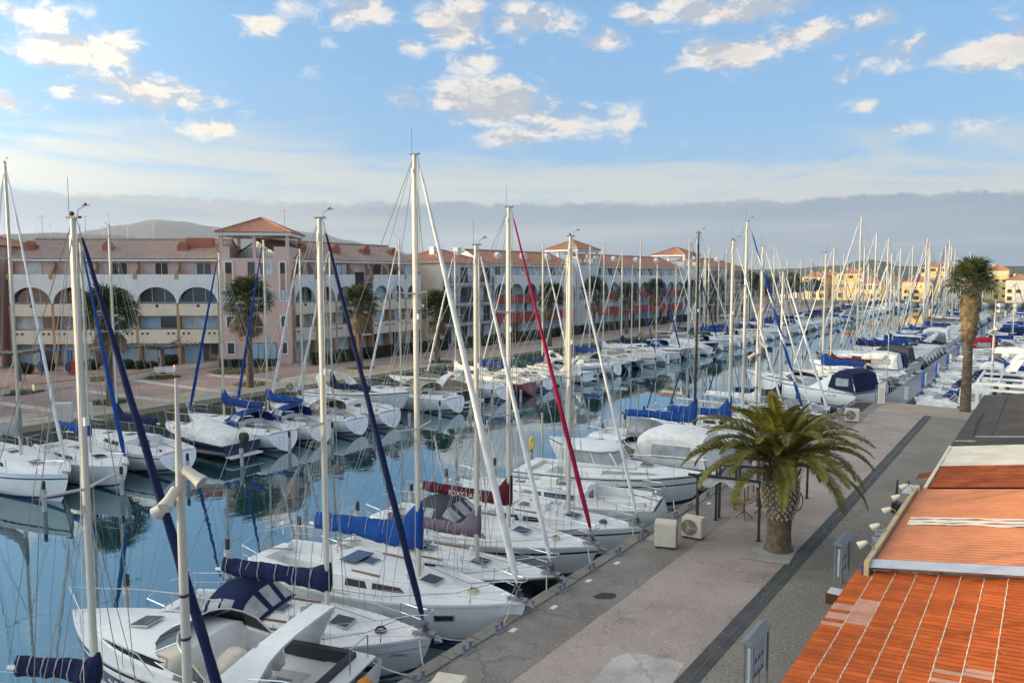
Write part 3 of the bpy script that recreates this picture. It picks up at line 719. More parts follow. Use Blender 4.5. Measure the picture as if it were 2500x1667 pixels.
# --- sunlit blocks beyond the far quay
FW = [  # px left, px right, Y, wall, floors, roof line py, arch
 (1958, 2016, 300, 'plaster_yellow', 3, 676, 0, 'sunlit yellow house with steep tiled roof at far quay end'),
 (2042, 2110, 303, 'plaster_yellow', 3, 668, 0, 'broad sunlit yellow block with windows behind the far moorings'),
 (2100, 2152, 297, 'plaster_yellow', 2, 692, 2, 'low sunlit house with a row of arches on far quay'),
 (2202, 2274, 298, 'plaster_yellow', 3, 688, 2, 'sunlit cream block with arched upper windows on far quay'),
 (2243, 2310, 330, 'plaster_yellow', 4, 652, 0, 'taller sunlit block standing behind the arched one'),
 (2404, 2462, 325, 'plaster_yellow', 4, 660, 0, 'pale apartment block with pale gable behind tall palm'),
 (2008, 2050, 322, 'plaster_yellow', 3, 672, 0, 'sunlit yellow block set back behind the first two houses'),
 (2150, 2204, 318, 'plaster_cream', 3, 686, 0, 'cream block set back between the two arched houses'),
 (2296, 2352, 312, 'plaster_cream', 3, 678, 0, 'cream block with shaded side just before tall palm'),
 (2455, 2520, 305, 'plaster_cream', 3, 684, 2, 'cream block with arches beside the shaded grey block'),
 (2500, 2580, 335, 'plaster_yellow', 4, 655, 0, 'tall yellow block behind the last cream arches'),
 (1905, 1950, 318, 'plaster_cream', 2, 692, 0, 'low cream house half hidden by pines')]
for (pa, pb, Y, wl, fl, pyr, ar, lab) in FW:
    da, db = pix_dir(pa, 700), pix_dir(pb, 700)
    xa = CAMP.x+da.x*(Y-CAMP.y)/da.y; xb = CAMP.x+db.x*(Y-CAMP.y)/db.y
    dist = (Vector((xa, Y, 0))-CAMP).length
    dd = pix_dir(pa, pyr); h = CAMP.z + dd.z*(Y-CAMP.y)/dd.y
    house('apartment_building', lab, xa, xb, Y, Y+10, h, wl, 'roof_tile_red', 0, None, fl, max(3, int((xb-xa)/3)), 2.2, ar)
house('apartment_building', 'shaded grey apartment block behind the tall fan palm', 0, 26, 0, 12, 13, 'plaster_cream', 'roof_tile_red', R(-20), (40, 300, 0), 4, 7, 2.5)
house('apartment_building', 'flat lit pale block rising highest beyond the far quay', 0, 22, 0, 12, 19, 'plaster_yellow', 'roof_tile_red', R(-10), (58, 345, 0), 5, 6, .9)
# ------------------------------------------------------------------ boats
# local frame: x from stern (0) to bow (L), y to port, z up from the waterline
_C = {}
def cached(key, fn):
    if key not in _C: _C[key] = fn()
    return _C[key]
class Design:
    def __init__(s, L, B, fb, mast=.6, motor=False):
        s.L, s.B, s.fb, s.ms, s.motor = L, B, fb, mast, motor; s.key = (L, B, fb, mast, motor)
    def b(s, t):
        if s.motor: v = 1-max(0, (t-.45)/.55)**2.6 if t > .45 else 1-.08*((.45-t)/.45)**2
        else: v = 1-((t-.42)/.58)**2.15 if t > .42 else 1-.36*((.42-t)/.42)**2
        return max(.012, v)*s.B/2
    def zs(s, t):
        if s.motor: return s.fb*(.86+.42*t**1.7)
        return s.fb*(.93+.05*(1-t)**2+.34*max(0, t-.15)**2)
    def hull_pt(s, t, q, side):
        """t along, q 0 keel .. 1 sheer"""
        b, zs = s.b(t), s.zs(t)
        dp = (-.45 if not s.motor else -.4)*max(.02, (1-max(0, (t-.5)/.5)**3)*(.55+.45*min(1, t/.35)))
        if not s.motor: dp = lerp(.06, dp, min(1, t/.3)**.7)
        z = lerp(dp, zs, q**1.25)
        full = math.sin(min(1, q*1.02)*math.pi/2)**((lerp(.8, .55, min(1, t/.35))) if not s.motor else .75)
        fl = q**.8
        k = sstep((t-.55)/.45)
        y = b*lerp(full, fl, k*.85)
        x = t*s.L
        x -= (.085*s.L if not s.motor else .12*s.L)*(1-q)**1.3*t**7
        if not s.motor: x += .05*s.L*(1-t)**9*(q*1.0)
        else: x -= .015*s.L*(1-t)**9*(q)
        return (x, side*y, z)
    def stations(s, n=22): return [1-(1-i/n)**1.25 if False else i/n for i in range(n+1)]
QS = [0, .06, .14, .24, .36, .5, .62, .72, .8, .86, .91, .955, 1.0]
def hull_mesh(d, mat, n=26):
    def f():
        mb = MB(); secs = []
        for i in range(n+1):
            t = 1-(1-i/n)**1.35
            secs.append([d.hull_pt(t, q, 1) for q in QS[::-1]]+[d.hull_pt(t, q, -1) for q in QS[1:]])
        mb.loft(secs); k = len(secs[0]); mb.f.append(list(range(k))[::-1]); mb.mi.append(0)
        return mb.mesh('hull', mat, True)
    return cached(('hull', d.key, mat), f)
def strip_mesh(d, q0, q1, mat, t0=0.0, t1=1.0, off=.006, n=26):
    def f():
        mb = MB()
        for sd in (1, -1):
            lo, hi = [], []
            for i in range(n+1):
                t = lerp(t0, t1, 1-(1-i/n)**1.35)
                for q, ls in ((q0, lo), (q1, hi)):
                    x, y, z = d.hull_pt(t, q, sd); ls.append((x+(off if t > .97 else 0), y+sd*off, z))
            mb.loft([lo, hi], flip=(sd < 0))
        return mb.mesh('stripe', mat, True)
    return cached(('strip', d.key, q0, q1, mat, t0, t1), f)
def hull_patch(d, t0, t1, q0, q1, sd, mat, par, name, off=.012):
    lo, hi = [], []
    for k in range(5):
        t = lerp(t0, t1, k/4)
        for q, ls in ((q0, lo), (q1, hi)): x, y, z = d.hull_pt(t, q, sd); ls.append((x, y+sd*off, z))
    return MB().loft([lo, hi], flip=sd < 0).build(name, mat, par)
def deck_prof(d, t, kind):
    b, zs = d.b(t), d.zs(t); m = min(.06, b*.5)
    pr = [(b, zs), (b, zs+.05), (b-m*.6, zs+.05), (b-m*.7, zs+.012)]
    hc, yc = d_cab(d, t)
    if kind == 'cab':
        yc = min(yc, b-m*.75); ins = min(.07, yc*.3); cam_ = .05*min(1, yc)
        pr += [(yc, zs+.02), (yc-ins, zs+hc*.9), (yc-ins*1.9, zs+hc), (yc*.7, zs+hc+cam_*.5), (yc*.45, zs+hc+cam_*.8), (yc*.2, zs+hc+cam_), (0, zs+hc+cam_)]
    elif kind == 'pit':
        yc = b*.74
        pr += [(yc, zs+.02), (yc-.04, zs+.26), (yc-.2, zs+.27), (yc-.23, zs-.12), (.36, zs-.14), (.35, zs-.5), (0, zs-.5)]
    else:
        yc = b*.74
        pr += [(yc, zs+.02), (yc-.04, zs+.10), (yc-.2, zs+.10), (yc*.6, zs+.10), (yc*.4, zs+.10), (yc*.2, zs+.10), (0, zs+.10)]
    return pr
def d_cab(d, t):
    hc = interp([(.0, .40), (.38, .40), (.55, .34), (.68, .22), (.765, .035), (1, .03)], t)*d.fb/1.05
    yc = d.b(t)*interp([(.3, .70), (.55, .64), (.7, .56), (.78, .45), (1, .4)], t)
    return hc, yc
def deck_mesh(d, mat):
    def f():
        st = [(.012, 'aft'), (.07, 'aft'), (.071, 'pit')]+[(x, 'pit') for x in (.12, .18, .24, .30, .355)]+[(.356, 'cab')]+[(x, 'cab') for x in (.4, .45, .5, .55, .6, .64, .68, .71, .735, .765, .80, .84, .88, .92, .955, .98, .997)]
        secs = []
        for t, k in st:
            x = t*d.L+(.05*d.L*(1-t)**9); pr = deck_prof(d, t, k)
            secs.append([(x, y, z) for y, z in pr]+[(x, -y, z) for y, z in pr[-2::-1]])
        mb = MB(); mb.loft(secs, flip=True); k = len(secs[0]); mb.f.append(list(range(k))); mb.mi.append(0)
        for fc in mb.f: fc.reverse()
        return mb.mesh('deck', mat, True)
    return cached(('deck', d.key, mat), f)
def cab_window_mesh(d, t0, t1, mat, lo=.28, hi=.86, sides=(1, -1)):
    def f():
        mb = MB()
        for sd in sides:
            A, Bq = [], []
            for k in range(6):
                t = lerp(t0, t1, k/5); hc, yc = d_cab(d, t); zs = d.zs(t); x = t*d.L
                for q, ls in ((lo, A), (hi, Bq)): ls.append((x-(.10 if q == hi and k == 5 else 0), sd*(yc-.07*q+.008), zs+.02+(hc*.9-.02)*q))
            mb.loft([A, Bq], flip=(sd < 0))
        return mb.mesh('window', mat)
    return cached(('cw', d.key, t0, t1, mat, lo, hi, sides), f)
def roof_z(d, t): hc, yc = d_cab(d, t); return d.zs(t)+hc+.05*min(1, yc)
def hatch_mesh(w, l, mat='acrylic'):
    def f():
        mb = MB(); mb.box(-l/2, l/2, -w/2, w/2, 0, .035); mb.cur = 1; mb.box(-l/2-.03, l/2+.03, -w/2-.03, w/2+.03, -.02, .02)
        return mb.mesh('hatch', [mat, 'alu'])
    return cached(('hatch', w, l, mat), f)
def fender_mesh(mat='plastic_white', r=.11, h=.55):
    return cached(('fender', mat, r, h), lambda: MB().lathe([(.02, 0), (r*.7, .03), (r, .1), (r, h-.1), (r*.7, h-.03), (.025, h), (.02, h+.06)], 10).mesh('fender', mat, True))
def tube_obj(name, pts, r, mat, par, n=6, smooth=True):
    return MB().tube(pts, r, n).build(name, mat, par, smooth)
def catenary(a, b, sag, n=10):
    a, b = Vector(a), Vector(b)
    return [a.lerp(b, k/n)-Vector((0, 0, sag*4*(k/n)*(1-k/n))) for k in range(n+1)]
def cover_mesh(ln, mat, h0=.85, h1=.34, h2=.2, wr=.13, seed=0, fat=1.0):
    """boom cover: tall where the sail stacks at the mast (x = 0), tapering aft (-x)"""
    def f():
        rnd = random.Random(seed); secs = []; n = 44
        for i in range(n+1):
            t = i/n; x = -ln*t
            top = lerp(h0, h1, sstep(t/.22)) if t < .22 else lerp(h1, h2, ((t-.22)/.78)**.9)
            bot = -.16*fat+.03*math.sin(t*9+seed); wd = wr*fat*(1.0 if t > .06 else .75)*(1-.35*t)
            row = []
            for k in range(14):
                a = 2*math.pi*k/14; yy = math.cos(a)*wd; zz = lerp(bot, top, .5+.5*math.sin(a))
                yy *= lerp(1.15, .45, max(0, (zz-bot)/(top-bot)-.3)/.7)
                wv = (.05*mnoise.noise(Vector((x*2.3+seed*3, k*.9, seed)))+.035*mnoise.noise(Vector((x*7+seed, k*.6, 4)))+.010*math.sin(x*11+k*1.1+seed))*fat
                row.append((x, yy+wv*math.cos(a), zz+wv*math.sin(a)*.8))
            secs.append(row)
        return MB().loft(secs, True, True, True).mesh('sail_cover', mat, 'all')
    return cached(('cover', round(ln, 1), mat, h0, h1, h2, wr, seed, fat), f)
def genoa_mesh(ln, mat, rmax=.1, twist=None, seed=0):
    def f():
        mb = MB(); n = 56; pts = []; rs = []
        for i in range(n+1):
            t = i/n
            pts.append((0, 0, ln*t)); r = interp([(0, .03), (.02, rmax*.75), (.08, rmax), (.35, rmax*.95), (.8, rmax*.55), (.96, rmax*.38), (1, .02)], t)
            rs.append(r*(1+.10*mnoise.noise(Vector((t*26, seed, 0)))))
        secs = []
        for i, (p, r) in enumerate(zip(pts, rs)):
            secs.append([(r*(1+.13*max(0, math.cos(2*math.pi*k/12-i*.62))**3+.05*mnoise.noise(Vector((k*.8, i*.35, seed+3))))*math.cos(2*math.pi*k/12), r*(1+.13*max(0, math.cos(2*math.pi*k/12-i*.62))**3)*math.sin(2*math.pi*k/12), p[2]) for k in range(12)])
        mb.loft(secs, True, True, True)
        if twist:
            for j in range(n*12):
                ring, kk = divmod(j, 12)
                if (kk+ring*1.1) % 12 < 3.4: mb.mi[j] = 1
        return mb.mesh('furled_jib', [mat]+([twist] if twist else []), True)
    return cached(('gen', round(ln, 1), mat, rmax, twist, seed), f)
def aim(o, a, b):
    a, b = Vector(a), Vector(b); o.location = a; o.rotation_mode = 'QUATERNION'; o.rotation_quaternion = (b-a).to_track_quat('Z', 'Y')
def wire(par, name, a, b, r=.011, mat='wire'):
    d = (Vector(b)-Vector(a)).length
    me = cached(('wire', mat, r), lambda: MB().tube([(0, 0, 0), (0, 0, 1)], r, 4, False).mesh('wire', mat))
    o = link(name, me, par); aim(o, a, b); o.scale = (1, 1, d); return o
def dodger(par, d, mat, clear='clear_vinyl', h=.66, t0=.29, t1=.475, wf=.80):
    """spray hood: canvas shell with clear front and side panels laid on it"""
    zs = d.zs(t0)+.26; zr = roof_z(d, t1); n = 14
    def arc(t, w, hh, zb):
        return [Vector((t*d.L, w*math.cos(math.pi*k/n), zb+hh*math.sin(math.pi*k/n)**.6)) for k in range(n+1)]
    wa = d.b(t0)*wf; wb = d.b(t1)*.60
    rows = [arc(t0, wa, h+.10, zs), arc(lerp(t0, t1, .28), wa*.98, h+.20, zs), arc(lerp(t0, t1, .52), lerp(wa, wb, .35), h+.17, zs), arc(lerp(t0, t1, .64), lerp(wa, wb, .5), h+.08, zs), arc(t1, wb, .04, zr)]
    o = MB().loft(rows).build('spray_hood', mat, par, 'all')
    def panel(i, k0, k1, u0, u1, nm):
        r0 = [rows[i][k].lerp(rows[i+1][k], u0) for k in range(k0, k1+1)]; r1 = [rows[i][k].lerp(rows[i+1][k], u1) for k in range(k0, k1+1)]; c = Vector((d.L*.36, 0, zs))
        MB().loft([[p+(p-c).normalized()*.018 for p in r0], [p+(p-c).normalized()*.018 for p in r1]]).build(nm, clear, o)
    for k0, k1 in ((2, 5), (6, 8), (9, 12)): panel(3, k0, k1, .12, .86, 'hood_window')
    for k0, k1 in ((1, 3), (11, 13)): panel(0, k0, k1, .25, .95, 'side_window'); panel(1, k0, k1, .1, .9, 'side_window')
    return o
def railing_set(par, d, det, col_='steel'):
    """pulpit, pushpit, stanchions and lifelines"""
    L = d.L; zb = d.zs(1)+.05; zp = zb+.58
    def P2(t, sd, up=0): return (t*L+(.05*L*(1-t)**9), sd*(d.b(t)-.05), d.zs(t)+.05+up)
    mb = MB()
    a = P2(.86, 1); aw = P2(.87, 1, .58); mb.tube([P2(.865, 1), P2(.87, 1, .57), P2(.95, 1, .60), (L*1.0, .16, zp+.03), (L*1.005, -.0, zp+.03), (L*1.0, -.16, zp+.03), P2(.95, -1, .60), P2(.87, -1, .57), P2(.865, -1)], .016, 6)
    for sd in (1, -1): mb.tube([P2(.955, sd), (L*.985, sd*.17, zp)], .014, 6); mb.tube([P2(.868, sd, .3), P2(.955, sd, .32)], .011, 5)
    mb.build('pulpit', col_, par, True)
    mb = MB(); zt = d.zs(.03)
    for sd in (1, -1):
        mb.tube([P2(.14, sd), P2(.14, sd, .58), P2(.02, sd, .58), (.03*L, sd*.25, zt+.63)], .015, 6); mb.tube([P2(.03, sd), P2(.02, sd, .58)], .015, 6); mb.tube([P2(.14, sd, .3), P2(.02, sd, .3)], .011, 5)
    mb.build('pushpit', col_, par, True)
    ts = [.28, .42, .56, .71]
    sm = cached(('stan', col_), lambda: MB().tube([(0, 0, 0), (0, 0, .58)], .012, 5).mesh('stanchion', col_))
    for sd in (1, -1):
        for t in ts: link('stanchion', sm, par, P2(t, sd))
        for up in ((.57, .3) if det > 2 else (.57,)):
            pts = [P2(t, sd, up) for t in [.14]+ts+[.868]]
            MB().tube(pts, .006 if det > 2 else .008, 4, False).build('lifeline', 'wire', par)
def text_mesh(body, size, mat, ext=.002):
    cu = bpy.data.curves.new('txt', 'FONT'); cu.body = body; cu.size = size; cu.extrude = ext; cu.align_x = 'CENTER'; cu.align_y = 'CENTER'
    o = bpy.data.objects.new('txt', cu); col.objects.link(o)
    dg = bpy.context.evaluated_depsgraph_get(); me = bpy.data.meshes.new_from_object(o.evaluated_get(dg))
    bpy.data.objects.remove(o); me.materials.clear(); me.materials.append(M(mat)); return me
def sailboat(label, d, loc, rz, ztop, hull='gelcoat', deck='deck_white', cover=None, gen=None, gtw=None, det=2, stripe=None, boot='stripe_navy', win=None, winm='acrylic', hood=None, mast='alu_white', group=None, dr=None, coverk=None, boomup=.85, fend=0, spr=1, frac=1.0, wheel=False, grad=.1, name='sailboat', ropes=True, bimini=None, seed=0, mz=None, rake=.0, qx=None, lines=True, swing=0.0, bln=None):
    o = thing(name, label, 'boat', (loc[0], loc[1], 0), rz, group)
    L = d.L
    link('hull', hull_mesh(d, hull), o); link('deck', deck_mesh(d, deck), o)
    link('boot_stripe', strip_mesh(d, .30, .405, boot), o)
    if stripe: link('hull_stripe', strip_mesh(d, .875, .915, stripe), o)
    if det > 1: link('rubbing_strake', strip_mesh(d, .972, .995, 'teak' if hull in ('hull_black', 'hull_red') else 'gelcoat_grey', 0, 1, .02), o)
    for (a, b) in (win or [(.42, .50), (.515, .60)]): link('window', cab_window_mesh(d, a, b, winm, sides=(1,)), o); link('window', cab_window_mesh(d, a, b, winm, sides=(-1,)), o)
    # mast and spars
    xm = d.ms*L; zr = roof_z(d, d.ms)-.01; H = ztop-zr; top = (xm-rake*H, 0, ztop)
    mr = .046+.0031*H if det > 1 else .045+.0038*H
    def mm():
        mb = MB(); n = 10; mb.tube([(0, 0, 0), (-rake*H*.86, 0, H*.86), (-rake*H, 0, H)], [mr, mr, mr*.72], 10, True, .74); return mb.mesh('mast', mast, True)
    mo = link('mast', cached(('mast', round(H, 2), mast, rake, det > 1), mm), o, (xm, 0, zr))
    if det > 1:
        mb = MB(); mb.box(-.13, .16, -.04, .04, H, H+.04)
        if seed % 3 != 1: mb.tube([(-.1, .02, H+.05), (-.1, .02, H+.75)], .006, 4)
        if seed % 3 != 2: mb.tube([(.10, 0, H+.04), (.13, 0, H+.16), (.30, 0, H+.22)], .007, 4); mb.box(.22, .40, -.006, .006, H+.22, H+.24); mb.sphere((.30, 0, H+.25), .03, 6, 4)
        if seed % 2: mb.sphere((-.02, 0, H+.09), .045, 8, 6)
        h_ = mb.build('masthead_gear', 'rail_metal', mo); h_.location = (-rake*H, 0, 0)
        if det > 2:
            MB().box(mr*.7, mr*.7+.05, -.05, .05, H*.62, H*.62+.16).build('steaming_light', 'plastic_white', mo); MB().box(-mr-.01, -mr*.6, -.02, .02, .3, H*.97).build('sail_track', 'alu', mo)
    chx = xm-.25; yb = d.b(chx/L)-.04; zc = d.zs(chx/L)+.05
    fr = [.5] if spr == 1 else [.36, .68]
    tips = []
    for fq in fr:
        z = zr+H*fq; sl = min(yb*.8, .5+.035*H) if fq < .6 else min(yb*.7, .4+.03*H)
        for sd in (1, -1):
            tip = (xm-.15-rake*H*fq, sd*sl, z+.06); tips.append((fq, sd, tip))
            if det > 0: tube_obj('spreader', [(xm-rake*H*fq, 0, z), tip], [.032, .018], mast, o, 6)
    for sd in (1, -1):
        pts = [(chx, sd*yb, zc)]+[tp for fq, s2, tp in tips if s2 == sd]+[(top[0], 0, zr+H*(.985 if frac > .95 else frac))]
        for a, b in zip(pts, pts[1:]): wire(o, 'shroud', a, b, .011 if det > 1 else .014)
        if det > 1:
            wire(o, 'shroud', (chx+.25, sd*yb*.97, zc), (xm-rake*H*fr[0], 0, zr+H*fr[0]-.1), .010); wire(o, 'shroud', (chx-.3, sd*yb, zc), (xm-rake*H*fr[0], 0, zr+H*fr[0]-.1), .010)
    wire(o, 'backstay', (.06*L, 0, d.zs(0)+.1), top, .011)
    ft = (top[0]+mr, 0, zr+H*frac); bw = (L*.985, 0, d.zs(1)+.08)
    wire(o, 'forestay', bw, ft, .011)
    if gen:
        a = Vector(bw).lerp(Vector(ft), .035); b = Vector(bw).lerp(Vector(ft), .965)
        g = link('furled_jib', genoa_mesh((b-a).length, 'canvas_'+gen, grad, gtw and 'canvas_'+gtw, seed), o); aim(g, a, b)
        if det > 2: dm = MB().lathe([(.03, 0), (.11, .01), (.11, .03), (.05, .05), (.05, .13), (.11, .15), (.11, .17), (.03, .19)], 10).build('furling_drum', 'rail_metal', o, True); aim(dm, Vector(bw).lerp(Vector(ft), .008), ft)
    # boom, cover and running rigging
    bz = zr+boomup; bl = bln or min(xm-.16*L, .40*L); sw = R(swing); be = (xm-.08-bl*math.cos(sw), bl*math.sin(sw), bz+.12)
    tube_obj('boom', [(xm-.05, 0, bz), be], .055 if det > 1 else .06, mast if mast != 'alu_white' else 'alu', o, 8)
    if cover:
        ck = coverk or dict(h0=random.choice((.75, .9)), h1=.34, h2=.2)
        c = link('sail_cover', cover_mesh(bl*.985, 'canvas_'+cover, seed=seed % 5, **ck), o, (xm+.10, 0, bz+.06), (0, math.atan2(.12, bl), -sw))
        if det > 2:
            for q in (.16, .32, .48, .64, .80, .94):
                hh = interp([(0, ck['h1']+.05), (.22, ck['h1']), (1, ck['h2'])], q)
                MB().tube([(0, (.155*(1-.35*q)+.02)*math.cos(a_)*(1.0 if math.sin(a_) < .2 else .72), (hh-.16)/2+((hh+.16)/2+.02)*math.sin(a_)) for a_ in [2*math.pi*k/14 for k in range(15)]], .012, 4, False).build('sail_tie', 'rope', c, False, (-bl*q, 0, 0))
    wire(o, 'topping_lift', be, top, .008)
    if det > 1 and lines:
        wire(o, 'mainsheet', (be[0]+.6, 0, be[2]-.06), (max(.1*L, be[0]+.4), 0, d.zs(.2)+.1), .014, 'rope')
        wire(o, 'halyard', (xm+.12, .08, zr+.1), (top[0]+.12, .03, ztop-.1), .008, 'rope_yellow'); wire(o, 'halyard', (xm+.6, -d.b(.6)*.7, d.zs(.6)+.1), (top[0]+.1, -.03, ztop-.2), .008, 'rope')
        if seed % 2 == 0:
            for sd in (1, -1):
                for q in (.35, .75): wire(o, 'lazy_jack', (xm-bl*q, sd*.1, bz+.1), (xm-rake*H*fr[-1]-.04, sd*.06, zr+H*fr[-1]), .006, 'rope')
    if det > 1:
        railing_set(o, d, det)
        link('hatch', hatch_mesh(.5, .5), o, (.70*L, 0, roof_z(d, .70)+.02), (0, R(6), 0)); link('hatch', hatch_mesh(.42, .42), o, (.48*L, 0, roof_z(d, .48)+.02))
        MB().box(-.02, .012, -.30, .30, -.05, .46).build('companionway', 'teak' if seed % 2 else 'acrylic', o, loc=(.354*L, 0, d.zs(.35)-.2)); MB().box(0, .6, -.34, .34, 0, .05).build('sliding_hatch', deck, o, loc=(.36*L, 0, roof_z(d, .38)+.005))
        MB().box(-.25, .28, -.06, .06, -.03, .04).box(.1, .34, -.10, .10, .02, .06).build('bow_roller', 'galvanised', o, loc=(L*.97, 0, d.zs(1)+.06))
    if det > 2:
        for sd in (1, -1):
            MB().lathe([(.06, 0), (.075, .02), (.05, .05), (.055, .12), (.035, .13)], 10).build('winch', 'steel', o, True, (.27*L, sd*d.b(.27)*.68, d.zs(.27)+.27))
            MB().box(-.5, .5, -.02, .02, 0, .045).build('grab_rail', 'teak', o, loc=(.52*L, sd*d_cab(d, .52)[1]*.72, roof_z(d, .52)-.02))
            MB().box(-.6, .6, -.02, .02, 0, .03).build('jib_track', 'alu', o, loc=(.45*L, sd*d.b(.45)*.86, d.zs(.45)+.03))
        MB().tube([(-.10, 0, .03), (-.05, 0, .06), (.05, 0, .06), (.10, 0, .03)], .013, 5).build('cleat', 'steel', o, True, (.93*L, .12, d.zs(.93)+.05))
        an = MB(); an.bar((-.1, 0, 0), (.35, 0, -.05), .05); an.add([(.3, -.16, -.02), (.3, .16, -.02), (.48, 0, -.14), (.25, 0, -.2)], [(0, 1, 2), (0, 2, 3), (1, 3, 2), (0, 3, 1)]); an.build('anchor', 'galvanised', o, loc=(L*.98, 0, d.zs(1)+.05))
        rc = MB()
        for k in range(3): rc.tube([((.15-.02*k)*math.cos(a_), (.15-.02*k)*math.sin(a_), .03*k) for a_ in [2*math.pi*j/14 for j in range(15)]], .017, 5, False)
        rc.build('rope_coil', ('rope', 'rope_dark', 'rope_yellow')[seed % 3], o, True, (.835*L, -.15+.1*(seed % 3), d.zs(.83)+.11)); rc.build('rope_coil', ('rope_dark', 'rope', 'rope')[seed % 3], o, True, (.30*L, d.b(.3)*.62, d.zs(.3)+.30))
        for sd in (1, -1): MB().lathe([(.05, 0), (.05, .10), (.075, .16), (.08, .22), (.05, .25)], 10).build('cowl_vent', 'plastic_white', o, True, (.64*L, sd*.38, roof_z(d, .64)-.03))
        if seed % 2: MB().box(-.35, .35, -.25, .25, 0, .22).build('liferaft_case', 'plastic_white', o, loc=(.55*L, 0, roof_z(d, .55)))
        else: MB().box(-.3, .3, -.45, .45, 0, .03).build('solar_panel', 'acrylic_blue', o, loc=(.43*L, 0, roof_z(d, .43)+.06))
        for sd in (1, -1): MB().tube([(.28*L, sd*d.b(.28)*.70, d.zs(.28)+.32), (.45*L, sd*d.b(.45)*.84, d.zs(.45)+.08), (.62*L, sd*d.b(.62)*.80, d.zs(.62)+.07), (.80*L, sd*d.b(.8)*.4, d.zs(.8)+.15), (.93*L, 0, d.zs(.93)+.55)], .009, 4).build('jib_sheet', ('rope_dark', 'rope')[seed % 2], o, True)
        MB().sphere((0, 0, 0), .07, 8, 6).tube([(0, 0, -.4), (0, 0, 0)], .015, 5).build('gps_mushroom', 'plastic_white', o, True, (.05*L, d.b(.05)*.7, d.zs(.05)+.75))
    if wheel:
        mb = MB(); pts = [(0, .42*math.cos(a), .42*math.sin(a)) for a in [2*math.pi*k/20 for k in range(21)]]; mb.tube(pts, .016, 5, False)
        for k in range(5): a = 2*math.pi*k/5; mb.tube([(0, 0, 0), (0, .42*math.cos(a), .42*math.sin(a))], .01, 4)
        mb.box(-.12, .16, -.1, .1, -.75, .12); mb.build('steering_wheel', 'steel', o, True, (.15*L, 0, d.zs(.15)+.32))
    elif det > 1: tube_obj('tiller', [(.05*L, 0, d.zs(0)+.15), (.17*L, 0, d.zs(0)+.32)], .022, 'teak', o)
    if hood: dodger(o, d, 'canvas_'+hood)
    if bimini:
        mb = MB(); rows = []
        for x in (.05*L, .12*L, .2*L, .27*L): rows.append([(x, .95*math.cos(math.pi*k/10), d.zs(.1)+1.65+.28*math.sin(math.pi*k/10)**.6-(.05 if x in (.05*L, .27*L) else 0)) for k in range(11)])
        mb.loft(rows); mb.build('bimini', 'canvas_'+bimini, o, 'all')
        mb = MB()
        for sd in (1, -1): mb.tube([(.16*L, sd*d.b(.16)*.9, d.zs(.16)), (.05*L, sd*.95, d.zs(.1)+1.63)], .013, 5); mb.tube([(.16*L, sd*d.b(.16)*.9, d.zs(.16)), (.27*L, sd*.95, d.zs(.1)+1.63)], .013, 5)
        mb.build('bimini_frame', 'steel', o)
    for k in range(fend):
        t = .3+.4*k/max(1, fend-1) if fend > 1 else .62
        sd = -1 if k % 2 == 0 else 1
        if fend <= 2: sd = -1
        q = d.hull_pt(t, .9, sd); link('fender', fender_mesh(), o, (q[0], q[1]+sd*.13, .35)); wire(o, 'fender_line', (q[0], q[1]+sd*.13, .9), (q[0], sd*(d.b(t)-.03), d.zs(t)+.3), .008, 'rope')
    if det > 1:   # transom ladder and rudder
        mb = MB()
        for sd in (1, -1): mb.tube([(.0, sd*.16, d.zs(0)*.95), (-.06, sd*.16, d.zs(0)*.4)], .013, 5)
        for k in range(3): z = d.zs(0)*(.45+.2*k); mb.tube([(-.05+.02*k, -.16, z), (-.05+.02*k, .16, z)], .012, 5)
        mb.build('boarding_ladder', 'steel', o, loc=(0, d.b(0)*.45, 0))
    return o
S24 = Design(7.2, 2.55, .85, .60); S28 = Design(8.4, 2.9, .98, .60); S31 = Design(9.3, 3.1, 1.05, .61); S33 = Design(10.0, 3.3, 1.12, .61); S36 = Design(11.2, 3.6, 1.22, .60)
# ---- motor boats
def motor_deck(d, mat, pit0=.05, pit1=.42, trunk=.34):
    def f():
        secs = []
        def prof(t, k):
            b, zs = d.b(t), d.zs(t)
            pr = [(b, zs), (b, zs+.04), (b-min(.05, b*.4), zs+.045)]
            if k == 'pit': y = b*.86; pr += [(y, zs+.05), (y-.02, zs+.03), (y-.05, zs-.55), (y*.4, zs-.56), (0, zs-.56)]
            elif k == 'aft': y = b*.86; pr += [(y, zs+.05), (y*.8, zs+.05), (y*.6, zs+.05), (y*.3, zs+.05), (0, zs+.05)]
            else:
                h = trunk*interp([(.4, 1), (.6, .9), (.8, .4), (.93, .05), (1, .02)], t); y = b*interp([(.4, .84), (.7, .74), (1, .5)], t)
                pr += [(y, zs+.05), (y*.92, zs+h*.75), (y*.75, zs+h), (y*.4, zs+h*1.12), (0, zs+h*1.16)]
            return pr
        st = [(.005, 'aft'), (pit0, 'aft'), (pit0+.001, 'pit')]+[(lerp(pit0, pit1, k/5), 'pit') for k in range(1, 6)]+[(pit1+.001, 'cab')]+[(lerp(pit1, 1, k/14), 'cab') for k in range(1, 14)]+[(.998, 'cab')]
        for t, k in st:
            pr = prof(t, k); secs.append([(t*d.L, y, z) for y, z in pr]+[(t*d.L, -y, z) for y, z in pr[-2::-1]])
        mb = MB(); mb.loft(secs); n = len(secs[0]); mb.f.append(list(range(n))[::-1]); mb.mi.append(0); return mb.mesh('deck', mat, True)
    return cached(('mdeck', d.key, mat, pit0, pit1, trunk), f)
